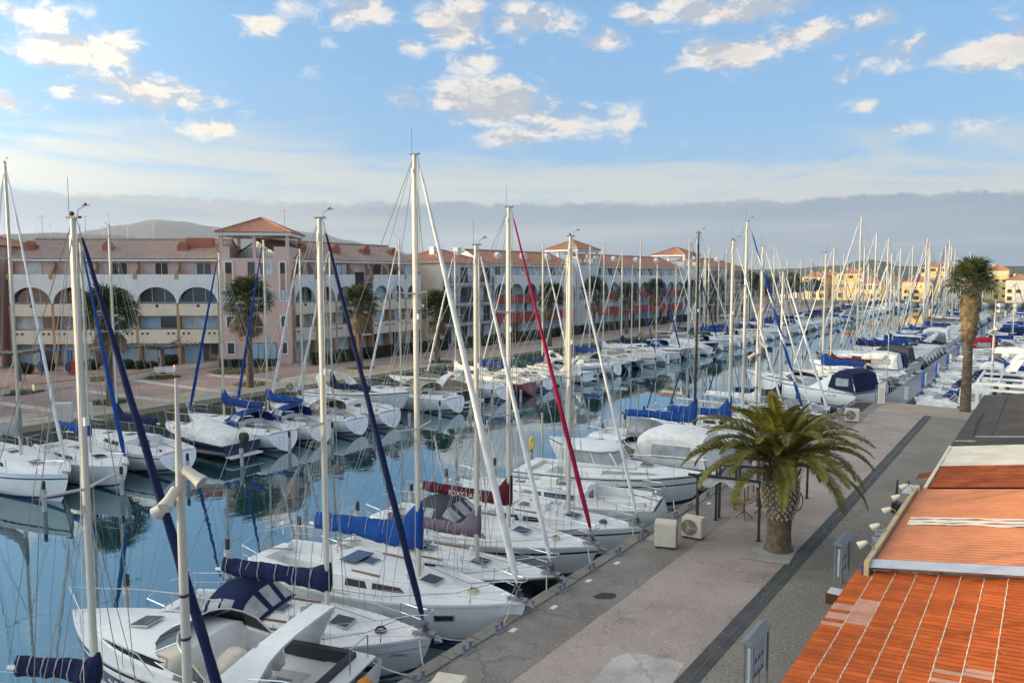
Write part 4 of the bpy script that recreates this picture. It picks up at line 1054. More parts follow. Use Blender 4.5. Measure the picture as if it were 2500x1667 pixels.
def screen(par, d, t0, t1, h, wf=.8, mat='acrylic', fr='alu', wrap=.18, rake=.5):
    """raked wrap-round windscreen: frame and panes"""
    w = d.b(t0)*wf; lo, hi = [], []; n = 12
    for k in range(n+1):
        th = math.pi*(k/n-.5); cq = max(0.0, math.cos(th)); y = w*math.copysign(abs(math.sin(th))**.75, math.sin(th)); x = lerp(t0, t1, cq**.65)*d.L
        z = lerp(d.zs(t0)+.10, d.zs(t1)+.30, cq**.7); lo.append((x, y, z)); hi.append((x-rake*cq**.45-.04, y*.94, z+h*(.18+.95*cq**.4)))
    mb = MB(); mb.tube(hi, .022, 5); mb.tube(lo, .016, 5)
    for k in (0, 3, 6, 9, 12): mb.tube([lo[k], hi[k]], .018, 5)
    f = mb.build('windscreen_frame', fr, par, True)
    for k in range(0, n, 3): MB().loft([lo[k:k+4], hi[k:k+4]]).build('pane', mat, f, 'all')
    return f
def outboard(par, loc, mat='outboard', s=1.0):
    mb = MB(); mb.loft([[(x*s, y*s, z*s) for x, y, z in ((-.32*k, -.17*k, h), (.14*k, -.17*k, h), (.14*k, .17*k, h), (-.32*k, .17*k, h))] for h, k in ((.05, .8), (.2, 1.0), (.42, 1.0), (.55, .72))], True, True, True); mb.box(-.1*s, .06*s, -.06*s, .06*s, -.75*s, .06*s); mb.box(-.2*s, .1*s, -.04*s, .04*s, -.85*s, -.7*s)
    return mb.build('outboard_motor', mat, par, True, loc)
def motorboat(label, d, loc, rz, style='express', hull='gelcoat', deck='deck_white', stripe='stripe_navy', canvas=None, canvask='bimini', det=2, group=None, name='motorboat', winm='acrylic', ob=False, boot='antifoul', fend=None, stq=(.66, .80), rail_=True, dome=True, cx=(.08, .2, .34, .42)):
    o = thing(name, label, 'boat', (loc[0], loc[1], 0), rz, group); L = d.L
    link('hull', hull_mesh(d, hull), o); link('boot_stripe', strip_mesh(d, .30, .42, boot), o)
    pit1 = .46 if style in ('express', 'cuddy') else .40
    link('deck', motor_deck(d, deck, .06, pit1, .42 if L > 7 else .26), o)
    if stripe: link('hull_stripe', strip_mesh(d, stq[0], stq[1], stripe), o)
    if det > 0: link('rubbing_strake', strip_mesh(d, .97, .995, 'rubber' if det > 1 else 'gelcoat_grey', 0, 1, .025), o)
    if style in ('express', 'cuddy'):
        screen(o, d, .36, .56 if L < 7 else .63, .36, .84, 'acrylic', 'alu', rake=.85 if L > 7 else .35)
    if style == 'hardtop':
        z0 = d.zs(.4)+.02; w = d.b(.45)*.76; x0, x1 = .30*L, .60*L
        MB().loft([[(x0, -w, z0), (x1, -w*.86, z0+.1), (x1, w*.86, z0+.1), (x0, w, z0)], [(x0+.05, -w*.92, z0+.55), (x1-.25, -w*.82, z0+.55), (x1-.25, w*.82, z0+.55), (x0+.05, w*.92, z0+.55)]], True, True, True).build('cabin_side', deck, o)
        wz = [[(x0+.06, -w*.91, z0+.55), (x1-.26, -w*.81, z0+.55), (x1-.26, w*.81, z0+.55), (x0+.06, w*.91, z0+.55)], [(x0+.12, -w*.84, z0+1.1), (x1-.62, -w*.76, z0+1.1), (x1-.62, w*.76, z0+1.1), (x0+.12, w*.84, z0+1.1)]]
        MB().loft(wz, True).build('cabin_window', winm, o)
        mb = MB()
        for sx, sy in ((0, 1), (1, 1), (0, -1), (1, -1)):
            a, b = wz[0][1 if sx else 0], wz[1][1 if sx else 0]; mb.tube([(a[0], abs(a[1])*sy, a[2]), (b[0], abs(b[1])*sy, b[2])], .04, 5)
            if sx: mb.tube([(lerp(wz[0][0][0], a[0], .55), abs(a[1])*sy*1.04, a[2]), (lerp(wz[1][0][0], b[0], .5), abs(b[1])*sy*1.03, b[2])], .035, 5)
        mb.tube([(wz[0][1][0], 0, wz[0][1][2]), (wz[1][1][0], 0, wz[1][1][2])], .035, 5); mb.build('window_pillar', deck, o)
        rr = []
        for q, zz, k in ((0, 1.1, 1.0), (0, 1.16, 1.06), (0, 1.24, .98), (0, 1.27, .6)):
            xa, xb = x0-.25, x1-.35
            rr.append([(lerp((xa+xb)/2, xx, k), yy*w*.95*k, z0+zz) for xx, yy in ((xa, -.9), (xa+.5, -1), (xb-.7, -.95), (xb-.15, -.6), (xb, 0), (xb-.15, .6), (xb-.7, .95), (xa+.5, 1), (xa, .9))])
        MB().loft(rr, True, True, True).build('hardtop_roof', deck, o, True)
    if style == 'express' and L > 7:   # radar arch
        w = d.b(.25)*.93; z0 = d.zs(.25); secs = []
        for (x, c_, y, z) in ((.20*L, .16*L, w, z0), (.175*L, .125*L, w*.96, z0+.45), (.14*L, .09*L, w*.90, z0+.95), (.115*L, .075*L, w*.78, z0+1.22), (.105*L, .07*L, w*.5, z0+1.33), (.10*L, .07*L, 0, z0+1.37), (.105*L, .07*L, -w*.5, z0+1.33), (.115*L, .075*L, -w*.78, z0+1.22), (.14*L, .09*L, -w*.90, z0+.95), (.175*L, .125*L, -w*.96, z0+.45), (.20*L, .16*L, -w, z0)):
            secs.append([(x, y, z), (x+c_, y, z-.02), (x+c_*.97, y*.93, z-.09), (x+.02, y*.93, z-.07)])
        MB().loft(secs, True, True, True).build('radar_arch', deck, o, True)
        if dome: MB().lathe([(.05, 0), (.28, .04), (.3, .1), (.26, .18), (.1, .22)], 14).build('radar_dome', 'plastic_white', o, True, (.14*L, .0, z0+1.37))
    for sd in (1, -1):
        if L > 7 and style != 'open':
            A, Bq = [], []
            for k in range(6):
                t = lerp(.5, .78, k/5); x, y, z = d.hull_pt(t, .9, sd); b = d.b(t)*interp([(.4, .84), (.7, .74), (1, .5)], t); h = .42*interp([(.4, 1), (.6, .9), (.8, .4), (.93, .05)], t)
                A.append((t*L, sd*(b*.975+.004), d.zs(t)+.05+h*.22)); Bq.append((t*L, sd*(b*.935+.008), d.zs(t)+.05+h*.6-(.0 if k < 5 else h*.3)))
            MB().loft([A, Bq], flip=(sd < 0)).build('side_window', winm, o)
    if rail_ and det > 0:
        mb = MB()
        top = [(t*L, sd*(d.b(t)-.06) if t < .99 else 0, d.zs(t)+.05+interp([(.5, .05), (.56, .45), (1, .55)], t)) for sd, t in [(1, .5), (1, .56), (1, .7), (1, .84), (1, .94), (1, 1.01), (-1, .94), (-1, .84), (-1, .7), (-1, .56), (-1, .5)]]
        mb.tube(top, .016, 5)
        for sd in (1, -1):
            for t in (.62, .74, .86, .95): mb.tube([(t*L, sd*(d.b(t)-.06), d.zs(t)+.04), (t*L, sd*(d.b(t)-.06), d.zs(t)+.05+interp([(.5, .05), (.56, .45), (1, .55)], t))], .011, 4)
        mb.build('bow_rail', 'steel', o, True)
    if det > 0:
        w = d.b(.02)*.9; zf = d.zs(.1)-.55
        MB().box(.07*L, .15*L, -w*.85, w*.85, zf, zf+.42).build('aft_seat', 'plastic_white', o); MB().box(.32*L, .38*L, .2, w*.75, zf, zf+.75).build('helm_seat', 'plastic_white', o)
        if L > 6: MB().box(-.55, .04, -w*.95, w*.95, .28, .36).build('swim_platform', deck, o)
        link('hatch', hatch_mesh(.5, .5), o, (.70*L, 0, d.zs(.7)+.36 if L > 7 else d.zs(.7)+.24), (0, R(7), 0))
    if canvas:
        w = d.b(.3)*.95; z0 = d.zs(.3)
        if canvask == 'bimini':
            X = [q*L for q in cx]; Z = (1.15, 1.35, 1.3, 1.0)
            rows = [[(x, w*math.cos(math.pi*k/10), z0+zz+.35*math.sin(math.pi*k/10)**.5) for k in range(11)] for x, zz in zip(X, Z)]
            c = MB().loft(rows).build('canopy', 'canvas_'+canvas, o, 'all')
            for sd in (1, -1):
                MB().loft([[(x, sd*w, z0+zz) for x, zz in zip(X, Z)], [(X[0]-.02*L, sd*w*1.02, z0+.1), (X[1], sd*w*1.02, z0+.1), (X[2], sd*w*1.02, z0+.15), (X[3]+.02*L, sd*w*1.02, z0+.3)]], flip=sd > 0).build('canopy_side', 'canvas_'+canvas, c, 'all')
                MB().loft([[(lerp(X[0], X[1], .5), sd*(w*1.01+.02), z0+1.08), (X[2], sd*(w*1.01+.02), z0+1.06)], [(lerp(X[0], X[1], .5), sd*(w*1.02+.02), z0+.5), (X[2], sd*(w*1.02+.02), z0+.45)]]).build('canopy_window', 'clear_vinyl', c)
            MB().loft([[(X[0], w*math.cos(math.pi*k/10), z0+1.15+.35*math.sin(math.pi*k/10)**.5) for k in range(11)], [(X[0]-.03*L, w*math.cos(math.pi*k/10), z0+.1) for k in range(11)]]).build('canopy_back', 'canvas_'+canvas, c, 'all')
        else:   # tight cover drawn over the whole cockpit
            rows = []
            for t, hh in ((.02, .18), (.12, .45), (.25, .62), (.4, .75), (.52, .85), (.6, .5), (.64, .3)):
                b = d.b(t)*1.0; zz = d.zs(t); rows.append([(t*L, b*math.cos(math.pi*k/12), zz-.02+(hh+.05*mnoise.noise(Vector((t*9, k*.7, L))))*math.sin(math.pi*k/12)**.7) for k in range(13)])
            MB().loft(rows, cap0=True).build('boat_cover', 'canvas_'+canvas, o, 'all')
    if ob:
        outboard(o, (-.16, 0, d.zs(0)+.06), 'outboard' if ob is True else ob, 1.0 if L > 5 else .8)
    for (t, sd, mt) in (fend or []):
        q = d.hull_pt(t, .9, sd); link('fender', fender_mesh(mt), o, (q[0], q[1]+sd*.14, .4)); wire(o, 'fender_line', (q[0], q[1]+sd*.14, .95), (q[0], sd*(d.b(t)-.03), d.zs(t)+.1), .008, 'rope')
    return o
E35 = Design(10.0, 3.4, 1.45, motor=True); E30 = Design(9.0, 3.1, 1.35, motor=True); E24 = Design(7.2, 2.6, 1.1, motor=True); R18 = Design(5.4, 2.15, .8, motor=True); R16 = Design(4.6, 1.9, .65, motor=True)
# ------------------------------------------------------------------ the near row, bows (or sterns) to the quay
def from_mast(d, mx, my, deg):
    a = R(deg); return (mx-math.cos(a)*d.ms*d.L, my-math.sin(a)*d.ms*d.L)
def world_pt(o_loc, rz, p):
    c, s = math.cos(rz), math.sin(rz); return (o_loc[0]+c*p[0]-s*p[1], o_loc[1]+s*p[0]+c*p[1], p[2])
def moor(o, d, ends, sag=.25, mat='rope'):
    """mooring lines from the boat to the quay: ends = [(local point, world point)]"""
    inv = Matrix.Rotation(-o.rotation_euler.z, 3, 'Z')
    for lp, wp in ends:
        w = inv @ (Vector(wp)-o.location)
        MB().tube(catenary(lp, w, sag), .018, 5, False).build('mooring_line', mat, o, True)
def near_sail(label, d, mx, my, deg, ztop, **kw):
    rz = R(deg); loc = from_mast(d, mx, my, deg)
    o = sailboat(label, d, loc, rz, ztop, det=3, **kw)
    bw = world_pt(loc, rz, (d.L, 0, 0))
    moor(o, d, [((d.L*.965, .12, d.zs(1)+.08), (.18, bw[1]+1.3, 1.05)), ((d.L*.965, -.12, d.zs(1)+.08), (.18, bw[1]-1.2, 1.05))], .22)
    return o
d1 = Design(8.6, 2.8, .98, .60)
near_sail('sloop with navy furled jib and navy boom cover moored outside white motor cruiser', d1, *at(237, 1740, 1.9).xy, 19, 11.35, cover='navy', gen='navy', grad=.092, fend=2, stripe='stripe_navy', seed=3, coverk=dict(h0=.5, h1=.30, h2=.2), mast='alu_white', boomup=1.3, swing=-10, bln=1.75)
d2 = Design(8.4, 2.9, 1.02, .65)
n2 = near_sail('white sloop with navy spray hood, navy boom cover and open foredeck hatches', d2, -3.5, -2.6, 19, 11.75, cover='navy', gen='navy', grad=.085, hood='navy', fend=1, stripe=None, wheel=True, seed=4, coverk=dict(h0=.62, h1=.36, h2=.3), win=[(.40, .48), (.50, .58), (.60, .66)])
link('cove_line', strip_mesh(d2, .845, .853, 'stripe_navy'), n2)
tm = text_mesh('beneteau', .13, 'stripe_navy'); q = d2.hull_pt(.915, .80, -1)
tx = link('hull_lettering', tm, n2, (q[0], q[1]-.03, q[2]), (R(80), 0, R(17)))
d3 = Design(10.2, 3.35, 1.18, .655)
n3 = near_sail('large white sloop with bright blue boom cover and white furled jib', d3, -3.15, .55, 8, 13.7, cover='royal', gen='white', grad=.10, fend=1, stripe=None, spr=2, seed=2, coverk=dict(h0=1.35, h1=.62, h2=.34, wr=.18), win=[(.47, .545), (.56, .66)], winm='acrylic_mauve')
for o_ in (n2,): pass
for t in (.575, .80): hull_patch(d3, t-.028, t+.028, .755, .865, -1, 'steel', n3, 'porthole_frame', .010); hull_patch(d3, t-.023, t+.023, .775, .845, -1, 'acrylic', n3, 'porthole', .016)
hull_patch(d2, .68, .77, .74, .83, -1, 'acrylic', n2, 'porthole', .012)
d4 = Design(8.6, 2.75, 1.02, .685)
near_sail('black hulled sloop with mauve boom cover and worn white furled jib', d4, -2.85, 2.95, 12, 11.25, hull='hull_black', cover='mauve', gen='white', grad=.08, stripe=None, boot='hull_black', seed=6, coverk=dict(h0=.95, h1=.22, h2=.14), deck='deck_white')
d5 = Design(9.6, 3.2, 1.1, .645)
n5 = near_sail('grey white sloop with burgundy boom cover, crimson furled jib and dark spray hood', d5, -3.7, 5.85, 7, 12.65, hull='gelcoat_grey', cover='burgundy', gen='red', grad=.078, hood='darkgrey', stripe='stripe_dark', boot='stripe_dark', seed=8, coverk=dict(h0=1.0, h1=.26, h2=.18), spr=2)
tm = text_mesh('FOXY LADY', .26, 'canvas_cream')
link('boat_name', tm, n5, (d5.ms*d5.L-1.75, -.155, roof_z(d5, d5.ms)+.95), (R(82), 0, 0))
d6 = Design(9.0, 3.0, 1.06, .68)
near_sail('white sloop with bare boom and slim white furled jib beside grey hull', d6, -2.85, 8.55, 9, 11.75, cover=None, gen='white', grad=.06, stripe='stripe_brown', seed=1, fend=1)
d7 = Design(9.4, 3.2, 1.1, .47)
n7 = sailboat('stern-to sloop with long dark blue cabin window strip and open companionway', d7, (-.45, 12.55), R(194), 11.2, det=3, cover=None, gen=None, win=[(.40, .70)], winm='acrylic_blue', seed=5, fend=2)
moor(n7, d7, [((.05, .8, d7.zs(0)), (.2, 13.6, 1.05)), ((.05, -.8, d7.zs(0)), (.2, 11.6, 1.05))], .15)
dm2 = Design(8.8, 3.0, 1.3, motor=True)
m2 = motorboat('white hardtop motor cruiser with rounded roof and raked windscreen, bow to quay', dm2, (-.35-8.8*math.cos(R(9)), 16.0-8.8*math.sin(R(9))), R(9), 'hardtop', stripe='stripe_dark', stq=(.82, .85), winm='clear_vinyl')
dm3 = Design(9.2, 3.2, 1.4, motor=True)
m3 = motorboat('stern-to motor cruiser closed in with white canvas and clear panels', dm3, (-.7, 19.3), R(188), 'express', canvas='white', stripe=None)
lr = MB(); lr.tube([(.0, .16*math.cos(a)+0, .30*math.sin(a)) for a in [math.pi*(k/10-.35) for k in range(18)]], .07, 8); lb_ = lr.build('horseshoe_buoy', 'plastic_yellow', m2, True, (-.05, .9, 1.95))
near_sail('sloop with black mast and boom and blue furled main', Design(10.5, 3.4, 1.15, .62), -4.0, 23.7, 6, 12.6, mast='mast_black', cover='royal', gen=None, seed=7, coverk=dict(h0=1.25, h1=.4, h2=.2), hood='grey')
near_sail('white sloop with tall blue mast boot and silver mast past the black mast', Design(9.6, 3.1, 1.05, .62), -3.2, 26.9, 4, 12.3, cover='royal', gen='white', grad=.06, seed=9, coverk=dict(h0=1.2, h1=.35, h2=.2))
near_sail('tall white masted sloop with blue and white spiral furled jib', Design(10.5, 3.4, 1.15, .62), -3.6, 30.4, 3, 13.6, cover=None, gen='royal', gtw='white', grad=.09, seed=12, spr=2)
near_sail('cream sloop with grey spray hood behind feathery palm', S31, -3.6, 33.6, 0, 12.2, cover='white', gen='white', grad=.06, hood='grey', seed=14, hull='gelcoat_ivory')
near_sail('small white sloop with navy covers behind feathery palm', S28, -3.2, 36.8, 0, 10.6, cover='navy', gen='white', seed=15)
motorboat('small open motorboat with grey cover next to the large navy topped cruiser', R18, (-.6, 39.8), R(183), 'cuddy', canvas='grey', canvask='cover', ob=True, stripe=None)
motorboat('little white dinghy tied beside the small covered motorboat', R16, (-.5, 42.6), R(178), 'open', stripe=None, ob=True)
dm4 = Design(11.0, 3.6, 1.55, motor=True)
m4 = motorboat('large white express cruiser with navy canopy and navy fenders at quay end', dm4, (.2, 47.6), R(161), 'express', canvas='navy', cx=(.01, .06, .13, .17), stripe=None, fend=[(.22, 1, 'fender_navy'), (.42, 1, 'fender_navy'), (.6, 1, 'fender_navy'), (.8, 1, 'fender_navy')], hull='gelcoat')
tm = text_mesh('SN 769', .26, 'stripe_dark'); q = dm4.hull_pt(.16, .86, 1); link('registration', tm, m4, (q[0], q[1]+.02, q[2]), (R(84), 0, R(180)))
# hero cruiser, stern to the quay, skewed like its neighbour
dm1 = Design(7.9, 3.0, 1.45, motor=True)
m1 = motorboat('white cruiser with broad navy hull stripe, radar arch and bundled beige canvas', dm1, (-.62, -4.55), R(197), 'express', stripe='stripe_navy', stq=(.74, .90), det=2, dome=False)
w1 = dm1.b(.25); z1 = dm1.zs(.25)
tm = text_mesh('075', .30, 'stripe_dark'); q = dm1.hull_pt(.40, .955, 1); link('registration', tm, m1, (q[0], q[1]+.03, q[2]), (R(86), 0, R(180)))
hull_patch(dm1, .60, .655, .775, .865, 1, 'steel', m1, 'porthole_frame', .016); hull_patch(dm1, .605, .65, .79, .85, 1, 'acrylic', m1, 'porthole', .022)
def crumple(name, c, r, sc, mat, par, seed=0, amp=.28):
    mb = MB(); mb.sphere(c, r, 22, 16, sc); vs = []
    for v in mb.v:
        p = Vector(v)-Vector(c); k = 1+amp*mnoise.fractal(Vector((p.x*2.6+seed, p.y*2.6, p.z*1.4)), 1.0, 2.0, 5); vs.append(tuple(Vector(c)+p*k))
    mb.v = vs; return mb.build(name, mat, par, 'all')
def drape(name, y0, y1, xa, za, xb, zb, mat, seed, n=26, m=14, sag=.18):
    rows = []
    for j in range(m+1):
        t = j/m; row = []
        for k in range(n+1):
            u = k/n; y = lerp(y0, y1, u)
            fold = .07*math.sin(u*19+seed+2.2*t)*(.3+t)+.10*mnoise.fractal(Vector((u*4+seed, t*3, 1)), 1, 2, 4)
            row.append((lerp(xa, xb, t)+fold, y+.05*mnoise.noise(Vector((u*6, t*5, seed))), lerp(za, zb, t)-sag*math.sin(math.pi*t)+fold*.5))
        rows.append(row)
    return MB().loft(rows).build(name, mat, m1, 'all')
drape('bundled_canvas', -.15, 1.12, .19*7.9, z1+1.22, .235*7.9, z1+.05, 'canvas_cream', 1, sag=.05); drape('bundled_canvas', -1.12, -.1, .20*7.9, z1+1.22, .27*7.9, z1+.35, 'canvas_white', 4, sag=.1)
crumple('canvas_roll', (.36*7.9, .35, z1+.25), .26, (1.0, 1.9, .8), 'canvas_cream', m1, 3, .35)
zf = dm1.zs(.1)-.55
MB().box(.055*7.9, .075*7.9, -1.15, 1.15, zf+.42, zf+.72).box(.075*7.9, .30*7.9, -1.22, -1.05, zf+.42, zf+.72).box(.075*7.9, .22*7.9, 1.05, 1.22, zf+.42, zf+.72).build('padded_coaming', 'cockpit_grey', m1)
MB().box(.08*7.9, .28*7.9, -1.04, -.45, zf, zf+.40).build('side_bench', 'plastic_white', m1); MB().box(.17*7.9, .27*7.9, .1, .75, zf+.5, zf+.54).box(.215*7.9, .225*7.9, .4, .45, zf, zf+.5).build('cockpit_table', 'clear_vinyl', m1)
MB().tube([(.02*7.9, 1.2, dm1.zs(0)), (.02*7.9, 1.2, dm1.zs(0)+.62), (.10*7.9, 1.25, dm1.zs(0)+.66), (.2*7.9, 1.3, dm1.zs(0)+.6)], .02, 6).build('stern_rail', 'steel', m1, True); MB().tube([(.02*7.9, -1.2, dm1.zs(0)), (.02*7.9, -1.2, dm1.zs(0)+.62), (.02*7.9, -.4, dm1.zs(0)+.64), (.02*7.9, -.38, dm1.zs(0))], .02, 6).build('stern_rail', 'steel', m1, True)
MB().lathe([(.12, 0), (.16, .05), (.16, .12), (.1, .2)], 10).build('outlet_cover', 'plastic_yellow', m1, True, (.43*7.9, .9, z1+.1))
moor(m1, dm1, [((.1, 1.2, dm1.zs(0)), (.2, -5.9, 1.05)), ((.1, -1.2, dm1.zs(0)), (.2, -2.9, 1.05))], .12)
crumple('cockpit_cloth', (-.02*7.9, -.4, .95), .34, (.5, 1.1, .9), 'plastic_orange', m1, 5, .18)
# ------------------------------------------------------------------ left bank row, pontoon rows, far quay row
rng = random.Random(41)
LB = 'boats along the left bank'
def left_in(label, d, y, zt, **kw):     # bow to the left quay, stern to the channel
    return sailboat(label, d, (-24.6+rng.uniform(-.4, .4), y), R(180+rng.uniform(-3, 3)), zt, **kw)
def left_out(label, d, y, zt, xb=-23.6, **kw):
    return sailboat(label, d, (xb-d.L, y), R(rng.uniform(-3, 3)), zt, **kw)
left_out('big sloop with navy hull lines and grey boom cover, bow to channel', Design(11.2, 3.5, 1.2, .55), .3, 15.6, xb=-24.0, cover='grey', gen='white', grad=.07, stripe='stripe_navy', det=2, seed=1, spr=2, coverk=dict(h0=1.5, h1=.5, h2=.25), fend=1)
left_out('white sloop with blue boom cover and blue furled jib, bow to channel', Design(9.6, 3.1, 1.05, .6), 3.1, 11.9, xb=-24.0, cover='royal', gen='royal', det=2, seed=2, fend=1, coverk=dict(h0=1.1, h1=.36, h2=.2))
left_in('white sloop with navy boom cover, blue outboard bracket and two orange fenders', S33, 6.2, 13.0, cover='navy', gen=None, det=2, seed=3, stripe='stripe_navy', fend=2, coverk=dict(h0=1.0, h1=.3, h2=.22))
motorboat('motorboat under white cover with big black outboard on left bank', E24, (-25.2, 9.9), R(182), 'cuddy', hull='hull_navy', canvas='white', canvask='cover', ob=True, stripe=None)
left_in('white sloop with pale blue cabin roof and dark blue spray hood', S33, 12.6, 11.7, cover='blue', gen='royal', det=2, seed=5, hood='blue', winm='acrylic_blue')
left_in('white sloop with blue boom cover and blue furled jib, stern to channel', S31, 15.4, 12.6, cover='royal', gen='royal', det=2, seed=6, hood='blue')
left_in('white sloop with brown cockpit cloths on left bank', S31, 18.3, 12.1, cover=None, gen='white', det=2, seed=7, hood='tan')
left_in('white sloop with navy hull line and slanting navy boom cover', S33, 21.3, 12.3, cover='navy', gen='white', det=2, seed=8, stripe='stripe_navy', coverk=dict(h0=1.1, h1=.26, h2=.2))
motorboat('white express cruiser with tall radar arch, bow to channel', E35, (-36.4, 24.9), R(0), 'express', stripe=None, det=2)
left_in('white sloop with stepped transom and bare boom', S33, 28.2, 13.2, cover=None, gen='white', det=2, seed=10, hood='beige')
motorboat('black hulled motor cruiser with beige canvas on left bank', E30, (-26.2, 31.7), R(180), 'express', hull='hull_black', canvas='tan', canvask='cover', stripe=None)
left_in('white sloop with white folded mainsail heaped on its boom', S31, 35.0, 12.4, cover='white', gen='white', det=2, seed=12)
left_in('red hulled yacht with blue boom cover on left bank', S33, 38.3, 12.2, hull='hull_red', cover='blue', gen=None, det=2, seed=13, deck='deck_cream')
covs = ['blue', 'royal', 'navy', None, 'navy', 'blue', 'white', 'tan', 'blue', 'green', 'burgundy', 'royal']
gens = ['white', 'white', 'blue', None, 'navy', 'white', 'blue', 'white']
hoods = [None, 'blue', None, 'navy', None, 'grey', None, 'beige', None]
cn = dict(royal='bright blue', white='white', blue='blue', navy='navy', tan='brown', green='dark green', burgundy='burgundy', grey='grey', beige='beige', crimson='red')
def lab_sail(cv, gn, hd, where, hull='white'):
    p = [hull, 'sloop']
    ext = []
    ext.append((cn[cv]+' boom cover') if cv else 'bare boom')
    if gn: ext.append(cn[gn]+' jib')
    if hd: ext.append(cn[hd]+' hood')
    return ' '.join(p)+' with '+', '.join(ext[:-1])+(' and ' if len(ext) > 1 else '')+ext[-1]+' '+where
DS = [S31, S33, S28, S31, S36, S24]
def rand_sail(place, rz, where, group, det, lo=10.6, hi=15.0, i=0):
    cv = rng.choice(covs); gn = rng.choice(gens); hd = rng.choice(hoods); d = rng.choice(DS)
    hm, hn = rng.choice((('gelcoat', 'white'),)*6+(('gelcoat_ivory', 'cream'), ('hull_black', 'black hulled'), ('hull_navy', 'navy hulled')))
    zt = rng.uniform(lo, hi) if d is not S24 else rng.uniform(8.6, 10)
    if d is S36: zt += 1.6
    return sailboat(lab_sail(cv, gn, hd, where, hn), d, place(d), rz, zt, hull=hm, cover=cv, gen=gn, hood=hd, det=det, seed=rng.randrange(9), group=group, stripe=rng.choice((None, None, 'stripe_navy', 'stripe_blue')), deck=rng.choice(('deck_white', 'deck_white', 'deck_cream')), grad=rng.choice((.07, .09)))
def rand_motor(place, rz, where, group, det, big=False):
    st = rng.choice(('express', 'cuddy', 'hardtop', 'open', 'express')); d = rng.choice((E30, E24, E24)) if big else rng.choice((R18, R16, R18, E24))
    if d in (R18, R16) and st == 'hardtop': st = 'cuddy'
    cv = rng.choice((None, None, 'navy', 'blue', 'white', 'grey')); ck = rng.choice(('bimini', 'cover')) if d not in (R16,) else 'cover'
    nm = dict(express='express motorboat', cuddy='cuddy motorboat', hardtop='hardtop motorboat', open='open motorboat')[st]
    size = {10.0: 'large', 9.0: 'large', 7.2: 'mid sized', 5.4: 'small', 4.6: 'very small'}[d.L]
    lb_ = size+' white '+nm+((' with '+cn[cv]+(' canopy' if ck == 'bimini' else ' cockpit cover')) if cv else ' with open cockpit')+' '+where
    return motorboat(lb_, d, place(d), rz, st, canvas=cv, canvask=ck, det=det, group=group, ob=d.L < 6 or st == 'open', stripe=rng.choice((None, None, 'stripe_navy', 'stripe_blue')), stq=(.80, .86))
y = 41.8; i = 0
while y < 281:
    det = 2 if y < 62 else 1
    out = rng.random() < .25
    off = 0 if y < 120 else -.015*(y-120)
    if rng.random() < .14: rand_motor(lambda d: ((-24.8+off, y) if not out else (-24.8+off-d.L, y)), R(0 if out else 180), 'on left bank', LB, 1, True)
    else: rand_sail(lambda d: ((-24.8+off+rng.uniform(-.5, .5), y) if not out else (-24.6+off-d.L, y)), R((0 if out else 180)+rng.uniform(-3, 3)), 'on left bank', LB, det)
    y += 3.2 if y < 160 else 3.7; i += 1
# pontoon with walkway boards, blue piles and service pedestals
D('pontoon_deck', c=(.23, .235, .25), r=.8, var=.12, scale=2, dirt=.3)
D('pile_blue', c=(.02, .10, .34), r=.5, var=.12, dirt=.2, dirtc=(.1, .12, .2))
D('pile_grey', c=(.50, .50, .50), r=.65, var=.12, scale=2.0, dirt=.55, dirtc=(.16, .14, .12), dscale=3)
D('pile_cap', c=(.05, .035, .03), r=.8, var=.2)
pon = thing('pontoon', 'long grey floating walkway with blue posts between two rows of boats', 'pontoon', (0, 0, 0))
MB().box(.95, 2.75, 46.6, 205, .0, .45).build('float', 'wall_c', pon)
mbp = MB(); mbp.box(0, 1.9, 0, .92, 0, .05); pb = mbp.mesh('deck_board', 'pontoon_deck')
for k in range(158): link('deck_board', pb, pon, (.9, 46.7+k*1.0, .452))
pm = MB().lathe([(.14, -1.2), (.14, 1.75), (.10, 1.85), (.02, 1.87)], 12).mesh('post', 'pile_blue', True)
for k, yy in enumerate((57.5, 66, 76, 87, 98, 110, 122, 136, 150, 166, 184, 203)): link('post', pm, pon, (2.92, yy, .3))
pd = MB().box(-.12, .12, -.09, .09, 0, .9).box(-.16, .16, -.13, .13, .9, 1.0).mesh('service_pedestal', 'plastic_white')
for yy in (51.5, 62, 71.5, 83, 94, 106, 120, 140, 162): link('service_pedestal', pd, pon, (2.5, yy, .5))
g = MB(); g.box(1.0, 2.7, 47.3, 47.36, .5, .56); g.box(1.0, 2.7, 47.3, 47.36, 2.0, 2.06)
for k in range(13): xx = 1.0+k*.1416; g.box(xx-.015, xx+.015, 47.31, 47.35, .56, 2.0)
g.build('gate_grille', 'steel', pon)
PL, PR_ = 'boats on the canal side of the pontoon', 'boats on the far side of the pontoon'
y = 53.5
motorboat('white flybridge motorboat with dark canopy sides beside pontoon', E30, (.4, 74.0), R(178), 'express', canvas='darkgrey', stripe=None, det=2)
sailboat('sloop with sagging blue sail cover beside the pontoon gate', S31, (.3, 57.5), R(178), 12.4, cover='royal', gen=None, det=2, seed=3, coverk=dict(h0=1.2, h1=.5, h2=.3))
y = 60.8
while y < 203:
    if abs(y-74) < 2.4: y += 2.6; continue
    if rng.random() < .18: rand_motor(lambda d: (.35, y), R(180+rng.uniform(-3, 3)), 'on pontoon canalside', PL, 1, True)
    else: rand_sail(lambda d: ((.3, y) if rng.random() < .6 else (.4, y)), R(180+rng.uniform(-3, 3)), 'on pontoon canalside', PL, 1, 11.8, 16.6)
    y += 2.9 if y < 120 else 3.3
y = 49.6
motorboat('small boat with bright red canopy on far side of pontoon', E24, (3.2, 96.5), R(0), 'express', canvas='crimson', stripe=None)
